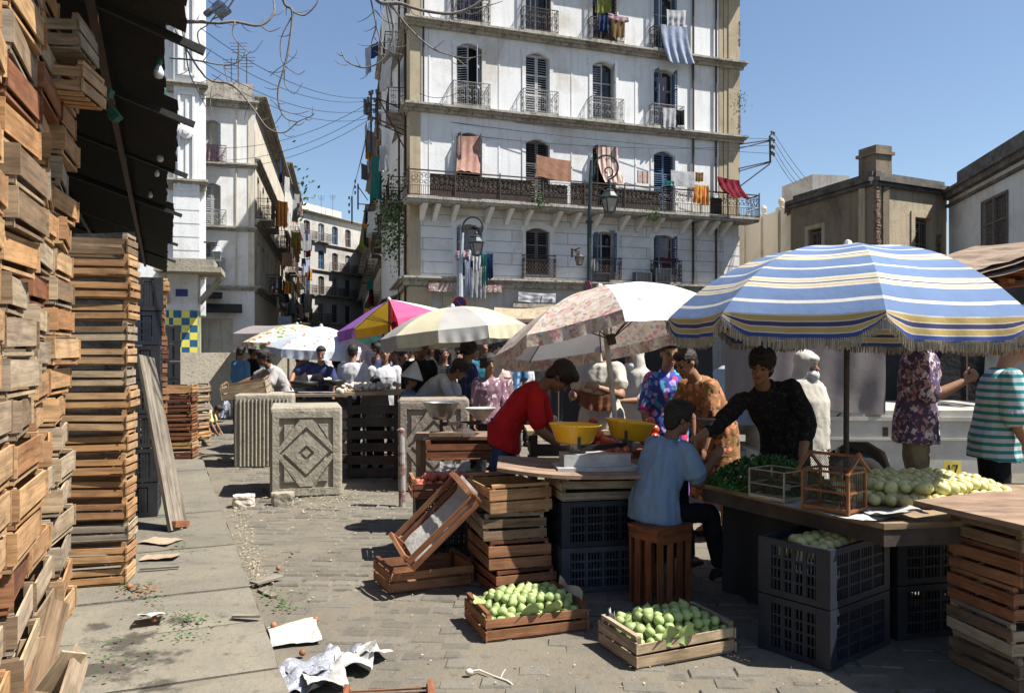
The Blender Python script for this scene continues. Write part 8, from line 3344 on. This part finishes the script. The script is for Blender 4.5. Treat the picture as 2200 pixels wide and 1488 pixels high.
# side profile in local x (0..4.4), z; pushed along y
prof = [(0, .42), (0, 1.02), (2.75, 1.04), (2.78, 1.62), (2.95, 1.70), (3.75, 1.70), (4.2, 1.14), (4.9, 1.02), (5.05, .85), (5.05, .42), (4.75, .42), (4.65, .62), (4.5, .72), (4.3, .72), (4.12, .62), (4.05, .42), (1.05, .42), (.98, .62), (.82, .72), (.62, .72), (.45, .62), (.38, .42)]
n_ = len(prof)
y0_, y1_ = 0, 1.6
pts = [(x, y0_, z) for x, z in prof] + [(x, y1_, z) for x, z in prof]
mb.add(pts, [tuple(range(n_)), tuple(range(2 * n_ - 1, n_ - 1, -1))] + [(i, i + n_, (i + 1) % n_ + n_, (i + 1) % n_) for i in range(n_)])
mb.box(.02, 2.7, -.025, -.001, .93, .97)
mb.box(.02, 4.9, -.02, -.001, .74, .765)
mb.box(2.82, 3.9, -.02, -.001, 1.10, 1.13)
mb.box(5.02, 5.15, -.02, 1.62, .42, .56)
mb.box(-.12, 0, -.02, 1.62, .42, .54)
mb.build('body', M['carwhite'], tk)
mb = MB()
mb.box(2.86, 3.62, -.012, -.002, 1.18, 1.6)
mb.build('side_window', M['glass'], tk)
mb = MB()
mb.box(3.98, 4.0, -.008, -.002, .5, 1.1)
mb.box(2.92, 2.935, -.008, -.002, .5, 1.6)
mb.tube([(.55, -.006, 1.0), (.42, -.006, .9), (.44, -.006, .76)], .006, 5)
mb.build('door_gap', M['black'], tk)
mb = MB()
mb.cbox((.98, -.004, .82), (.05, .006, .09))
mb.cbox((.2, -.004, .62), (.14, .006, .03), 0, 0, .2)
mb.build('rust_patch', M['rust'], tk)
mb = MB()
mb.box(.06, .36, -.012, -.002, .50, .70)
mb.build('tail_lamp', simple('tail_lamp_red', (.3, .03, .02), rough=.3, bmp=0), tk)
for x in (.72, 4.4):
    wheel(tk, V((x, .1, .31)), .31, .18)
    wheel(tk, V((x, 1.5, .31)), .31, .18)
mb = MB(); mb.M = Matrix.Translation((2.7, 7.9, 0)) @ Matrix.Rotation(R(-3), 4, 'Z')
mb.grid(lambda a, b: (-.25 + 1.22 * a, -.03 - .008 * math.sin(a * 26 + b * 3) - .02 * noise.noise(V((a * 3, b * 2, 0))), 1.78 - .76 * b + .03 * math.sin(a * 5)), 40, 10)
mb.grid(lambda a, b: (-.25 + 1.22 * a, -.03 + 1.6 * b, 1.78 + .12 * math.sin(b * PI) + .03 * math.sin(a * 5)), 20, 10)
mb.grid(lambda a, b: (.97, -.03 + 1.6 * a, 1.78 - .76 * b), 10, 6)
mb.grid(lambda a, b: (-.25, -.03 + 1.6 * a, 1.78 - .76 * b), 10, 6)
o = mb.build('tarpaulin', M['tarp'], None, True)
tag(o, 'grey tarpaulin draped over the bed of the white pickup', 'tarpaulin')

cg = thing('parked_car', 'pale grey hatchback parked behind the person in the ochre print', 'car', (2.45, 9.1, 0), R(62))
mb = MB()
sec = []


def carpt(u_, v_):
    """u along length 0..1, v around the section 0..1 (right sill over the roof to the left sill)"""
    L = 3.7
    x = u_ * L
    prof_ = [(0, .78), (.03, .84), (.1, .92), (.3, .98), (.36, 1.04), (.50, 1.38), (.56, 1.42), (.84, 1.40), (.95, 1.02), (1.0, .80)]
    h = np_interp(u_, prof_)
    belt = min(h, .93)
    a = v_
    wd = .78 * (1 - .10 * (2 * u_ - 1) ** 4)
    if a < .18:
        return V((x, -wd, .25 + (belt - .25) * a / .18))
    if a > .82:
        return V((x, wd, .25 + (belt - .25) * (1 - a) / .18))
    t = (a - .18) / .64
    k = math.sin(t * PI)
    w_ = wd * (1 - .12 * (h - belt) / .5)
    return V((x, -w_ * math.cos(t * PI) if False else (-wd + 2 * wd * t) * (1 - .16 * min(1, (h - belt) * 2.2) * (k ** .3)), belt + (h - belt) * min(1, k * 3.2)))


def np_interp(x, pr_):
    for (a, b), (c, d) in zip(pr_, pr_[1:]):
        if x <= c:
            return b + (d - b) * (x - a) / (c - a)
    return pr_[-1][1]


mb.grid(carpt, 40, 40)
mb.box(-.06, 0, -.7, .7, .3, .5)
mb.box(3.68, 3.76, -.7, .7, .3, .5)
mb.build('body', M['cargrey'], cg, True)
mb = MB()
mb.add([(1.42, -.735, .97), (2.0, -.70, 1.32), (2.3, -.70, 1.34), (2.3, -.76, .97)], [(0, 1, 2, 3)])
mb.add([(2.36, -.76, .97), (2.36, -.70, 1.34), (3.02, -.70, 1.32), (3.3, -.745, .97)], [(0, 1, 2, 3)])
mb.build('side_window', M['glass'], cg)
mb = MB()
mb.add([(1.22, -.62, 1.03), (1.22, .62, 1.03), (1.84, .58, 1.375), (1.84, -.58, 1.375)], [(0, 1, 2, 3)])
mb.build('windscreen', M['glass'], cg)
for x in (.72, 3.0):
    wheel(cg, V((x, -.72, .28)), .28, .17)
    wheel(cg, V((x, .72, .28)), .28, .17)

# ------------------------------------------------------------------ laundry and hangings
def lmat(nm, c, c2=None, pattern=None, trans=.25):
    return cloth_mat(nm, c, c2, trans=trans, pattern=pattern)


LW, LB, LS = lmat('white_linen', (.58, .58, .6)), lmat('pale_blue_sheet', (.42, .47, .60), (.37, .42, .55)), lmat('salmon_cloth', (.48, .26, .17))
LP = lmat('pink_curtain', (.50, .30, .24), (.42, .24, .2))
LST = lmat('striped_curtain', (.5, .4, .35), pattern=stripes([(0, (.50, .38, .32)), (.5, (.22, .12, .11)), (.8, (.56, .5, .44))], 0, .22))
LO = lmat('orange_striped_towel', (.6, .25, .05), pattern=stripes([(0, (.6, .2, .04)), (.4, (.62, .44, .1)), (.7, (.5, .09, .03))], 0, .12))
LM_ = lmat('maroon_cloth', (.22, .02, .035))
LT, LG, LN, LBR, LYG = lmat('teal_cloth', (.02, .16, .15)), lmat('grey_cloth', (.36, .36, .38)), lmat('navy_cloth', (.03, .05, .14)), lmat('brown_rug', (.24, .15, .06)), lmat('yellow_green_cloth', (.36, .38, .10))
LPK = lmat('pink_linen', (.55, .36, .42))


def hang(name, label, cat, mat, pa, pb, pyb, out=.0, **k):
    """piece of cloth hung on the tenement front between two photo points, down to row pyb"""
    ta, tb = FM.t(pa[0]), FM.t(pb[0])
    A = FM.w(ta, -out, FM.z(*pa))
    B = FM.w(tb, -out, FM.z(*pb))
    dr = FM.z((pa[0] + pb[0]) / 2, (pa[1] + pb[1]) / 2) - FM.z((pa[0] + pb[0]) / 2, pyb)
    return cloth(name, label, cat, mat, A, B, dr, **k)


hang('curtain', 'pinkish curtain blown out of the left window above the long balcony', 'curtain', LP, (981, 293), (1031, 293), 376, .12, wave=.05, sway=(0, -.5, 0))
hang('blanket', 'salmon blanket hung over the long balcony below the second window', 'blanket', LS, (1133, 345), (1205, 358), 396, 1.08, wave=.02)
hang('curtain', 'brown and white striped curtain hanging out of the third window above the balcony', 'curtain', LST, (1277, 316), (1322, 318), 402, .2, wave=.06, sway=(.3, -.6, 0), nu=22)
hang('reed_mat', 'striped straw mat propped on the balcony right of the striped curtain', 'mat', LST, (1348, 375), (1376, 377), 402, .9, wave=.01)
hang('sheet', 'white sheet pegged along the balcony under the blue shutters', 'sheet', LW, (1415, 376), (1464, 380), 412, 1.08, wave=.02)
hang('cloth', 'small beige cloth pegged beside the white balcony sheet', 'cloth', LBR, (1466, 380), (1483, 381), 400, 1.08, wave=.02)
hang('towel', 'orange and yellow striped towel over the balcony rail', 'towel', LO, (1463, 406), (1494, 409), 447, 1.08, wave=.05)
hang('cloth', 'teal cloth draped over the balcony rail left of the orange towel', 'cloth', LT, (1400, 396), (1422, 400), 409, 1.1, wave=.02)
hang('blanket', 'maroon cloth blowing over the right end of the long balcony', 'blanket', LM_, (1511, 390), (1556, 398), 436, 1.15, wave=.08, sway=(.4, -.3, 0))
hang('sheet', 'pale blue bedsheet hanging from the top right window', 'sheet', LB, (1407, 62), (1462, 68), 145, .55, wave=.06, sway=(.35, 0, 0), nu=20)
hang('sheet', 'white sheet pegged above the pale blue one', 'sheet', LW, (1420, 30), (1461, 32), 66, .5, wave=.05)
hang('sheet', 'white cloth over the railing of the upper right window', 'sheet', LW, (1412, 238), (1439, 239), 280, .5, wave=.04)
hang('cloth', 'black cloth beside the white one on the upper right railing', 'cloth', lmat('black_cloth_hung', (.02, .02, .025)), (1442, 243), (1458, 243), 275, .5, wave=.04)
hang('curtain', 'lavender curtain in the upper right window opening', 'curtain', lmat('mauve_curtain', (.32, .28, .32)), (1411, 165), (1432, 165), 240, -.02, wave=.04, taper=.3)
hang('cloth', 'yellow-green bundle hanging in the top third window', 'cloth', LYG, (1278, -10), (1311, -8), 28, .05, wave=.06)
hang('rug', 'brown rug over the top third railing', 'rug', LBR, (1304, 48), (1331, 50), 90, .5, wave=.03)
hang('quilt', 'rolled pink quilt laid on the top third railing', 'quilt', LPK, (1296, 38), (1338, 48), 54, .53, wave=.04)
hang('cloth', 'dark blue clothes on the top third railing', 'cloth', LN, (1276, 40), (1298, 42), 75, .48, wave=.06)
hang('cloth', 'blue clothes hanging in the top left window', 'cloth', LN, (985, -12), (1020, -10), 40, .1, wave=.06)
# laundry at the low left window
for (pa, pb, pyb, m, lb) in (((968, 543), (996, 541), 556, LPK, 'pink cloth at the left end of the low laundry line'), ((996, 541), (1014, 541), 562, LW, 'white cloth second on the low laundry line'), ((1005, 556), (1022, 553), 582, LW, 'white shirt blowing under the hooked lamp'), ((1024, 549), (1036, 549), 615, LT, 'long teal garment on the low laundry line'), ((1036, 548), (1048, 548), 600, LN, 'dark blue garment at the right end of the low laundry line'), ((988, 562), (1000, 562), 640, LB, 'pale blue trousers behind the slim lamp post'), ((996, 578), (1032, 575), 642, LG, 'large grey-white sheet hanging over the shop sign')):
    hang('laundry', lb, 'laundry', m, pa, pb, pyb, .75, group='laundry on the low left line', wave=.05)
hang('curtain', 'grey-blue net curtain in the low left window', 'curtain', LG, (985, 492), (1028, 492), 560, -.1, wave=.05)
hang('curtain', 'pale curtain behind the blue low right window', 'curtain', LG, (1411, 508), (1440, 510), 555, -.1, wave=.04)
hang('cloth', 'dark red cloth on the sill of the low right window', 'cloth', LM_, (1415, 553), (1452, 556), 562, .2, wave=.02)
hang('curtain', 'striped curtain twisted beside the low third window', 'curtain', LG, (1308, 495), (1318, 495), 603, .15, wave=.05)
hang('cloth', 'bundle of pale clothes on the low third railing', 'cloth', LG, (1258, 556), (1274, 556), 585, .35, wave=.06)
# shop valance
vm = lmat('faded_shop_valance', (.46, .36, .32), pattern=spots([(.35, .12, .16), (.62, .58, .5)], 9, .6))
hang('shop_valance', 'faded red and cream shop valance above the corner shop', 'awning', vm, (917, 607), (985, 608), 626, .35, wave=.02)
hang('shop_valance', 'short end of the faded shop valance right of the grey sheet', 'awning', vm, (1033, 611), (1072, 612), 628, .35, wave=.02)
hang('shop_blind', 'pale torn blind over the right-hand shop', 'blind', LW, (1105, 628), (1185, 632), 650, .5, wave=.06)
# plastic crates kept on the shop ledge
for i, (px, w) in enumerate(((1282, .9), (1373, .8), (1415, .8))):
    q = FM.w(FM.t(px), -.3, 4.70)
    pcrate(('black plastic crate on the ledge left of the second road sign', 'grey plastic crate on the ledge right of the second sign', 'rightmost plastic crate on the shop ledge')[i], q, FM.rz, w, .3, (.3, .42, .62)[i], 'plastic_grey' if i else 'plastic_black', 'plastic crates on the shop ledge')
# clutter of washing along the street flanks
cols = [LW, LW, LG, LT, LN, LM_, LPK, LB, LO, LS, LG, LYG]
rs = random.Random(42)
FS = SMx
for i in range(30):
    t = rs.uniform(.6, 19)
    z = rs.choice([3.6, 5.6, 8.7, 9.0, 12.4, 15.9]) + rs.uniform(-.3, .4)
    w = rs.uniform(.4, .9)
    A = FS @ V((t, -rs.uniform(.9, 1.6), z)); B = FS @ V((t + w * .7, -rs.uniform(.9, 1.6), z + .02))
    cloth('laundry', 'washing hung out from the shaded flank of the tall tenement', 'laundry', rs.choice(cols), A, B, rs.uniform(.5, 1.3), 'washing on the shaded flank', wave=.06, seed=i, nu=8, nv=6)
BMx = Matrix.Translation(B0) @ Matrix.Rotation(math.atan2(bd.y, bd.x), 4, 'Z')
for i in range(60):
    t = rs.uniform(1.0, 37)
    z = rs.choice([3.4, 4.6, 5.4, 6.6, 8.8, 9.4, 11.6]) + rs.uniform(-.3, .4)
    w = rs.uniform(.4, 1.0)
    A = BMx @ V((t, -rs.uniform(.75, 1.5), z)); B = BMx @ V((t + w * .6, -rs.uniform(.8, 1.6), z + .02))
    cloth('laundry', 'washing hung out along the sunlit flank of the left-hand tenements', 'laundry', rs.choice(cols), A, B, rs.uniform(.5, 1.4), 'washing on the left-hand flank', wave=.06, seed=i, nu=8, nv=6)
# named big ones
for (pa, pb, pyb, Y, m, lb) in (((797, 335, 33.5), (818, 332, 32.5), 426, 33, LT, 'long dark teal cloth hanging high on the street corner'), ((815, 312, 32), (832, 310, 31.6), 366, 32, LW, 'white shirt hanging above the dark teal cloth'), ((820, 140, 36), (842, 120, 34), 190, 35, LW, 'white sheet high on the shaded flank'), ((792, 455, 36), (812, 450, 35), 500, 35, LW, 'white washing under the street corner balcony'), ((437, 310, 37.4), (475, 312, 37.4), 348, 37, LPK, 'pink patterned blanket on the top left balcony'), ((440, 270, 38.2), (472, 268, 38.2), 330, 38, lmat('plum_curtain', (.16, .03, .06)), 'plum curtain in the top left window')):
    A, B = P(*pa), P(*pb)
    d_ = (pyb - (pa[1] + pb[1]) / 2) * Y / F
    cloth('laundry', lb, 'laundry', m, A, B, d_, wave=.08)
# ---- plants on ledges
def tuft(label, c, s, n=160, mat='leaf', name='ledge_plant'):
    mb = MB()
    r2 = random.Random(int(abs(c.x) * 100))
    for k in range(n):
        d = V((r2.gauss(0, 1), r2.gauss(0, 1), r2.gauss(0, 1)))
        q = c + V((d.x * s[0], d.y * s[0], d.z * s[1])) * .5
        nn2 = V((r2.uniform(-1, 1), r2.uniform(-1, 1), r2.uniform(-1, 1))).normalized()
        t = nn2.orthogonal().normalized() * s[0] * .14
        b = nn2.cross(t.normalized()) * s[0] * .07
        mb.add([q - t, q - b, q + t, q + b], [(0, 1, 2, 3)])
    o = mb.build(name, M[mat])
    tag(o, label, 'plant')


tuft('wild fig bush sprouting from the shaded flank near the street corner', P(842, 470, 33.2), (.7, 1.6), 500)
tuft('lower leafy growth on the shaded flank of the tall tenement', P(852, 530, 32.6), (.4, .9), 220)
tuft('small plant trailing on the long balcony ledge', FM.w(FM.t(1136), -1.05, 7.8), (.4, .4), 120)
tuft('trailing plant under the long balcony near the orange towel', FM.w(FM.t(1378), -1.08, 7.6), (.4, .35), 90)
tuft('weeds sprouting from the right edge of the tall tenement', FM.w(W + .15, 0, FM.z(1583, 218)), (.35, .45), 90)
tuft('hanging greenery on the far flank of the left tenements', P(628, 420, 70), (1.6, 2.6), 200)
# ------------------------------------------------------------------ camera, sun, sky
cd_ = bpy.data.cameras.new('camera')
cam = bpy.data.objects.new('camera', cd_)
col.objects.link(cam)
cam.location = (0, 0, HC)
cam.rotation_euler = (R(90), 0, 0)
cd_.sensor_width = 36
cd_.lens = 36 * F / 2200
cd_.shift_y = (HZ - 744) / 2200
cd_.clip_end = 1000
scene.camera = cam
SUN = V((.62, -.135, .98)).normalized()
sl_ = bpy.data.lights.new('sun', 'SUN')
sl_.energy = 5.0
sl_.angle = R(.5)
sl_.color = (1.0, .955, .88)
so = bpy.data.objects.new('sun', sl_)
col.objects.link(so)
so.rotation_euler = (-SUN).to_track_quat('-Z', 'Y').to_euler()
w = bpy.data.worlds.new('World')
scene.world = w
w.use_nodes = True
bg = w.node_tree.nodes['Background']
sky = w.node_tree.nodes.new('ShaderNodeTexSky')
sky.sky_type = 'NISHITA'
sky.sun_disc = False
sky.sun_elevation = math.asin(SUN.z)
sky.sun_rotation = math.atan2(SUN.x, SUN.y)
sky.air_density = 1.0
sky.dust_density = .6
sky.ozone_density = 2.0
w.node_tree.links.new(sky.outputs[0], bg.inputs[0])
bg.inputs[1].default_value = .066
vs = scene.view_settings
vs.view_transform = 'Standard'
vs.look = 'None'
vs.exposure = 1.22
vs.gamma = 1.0
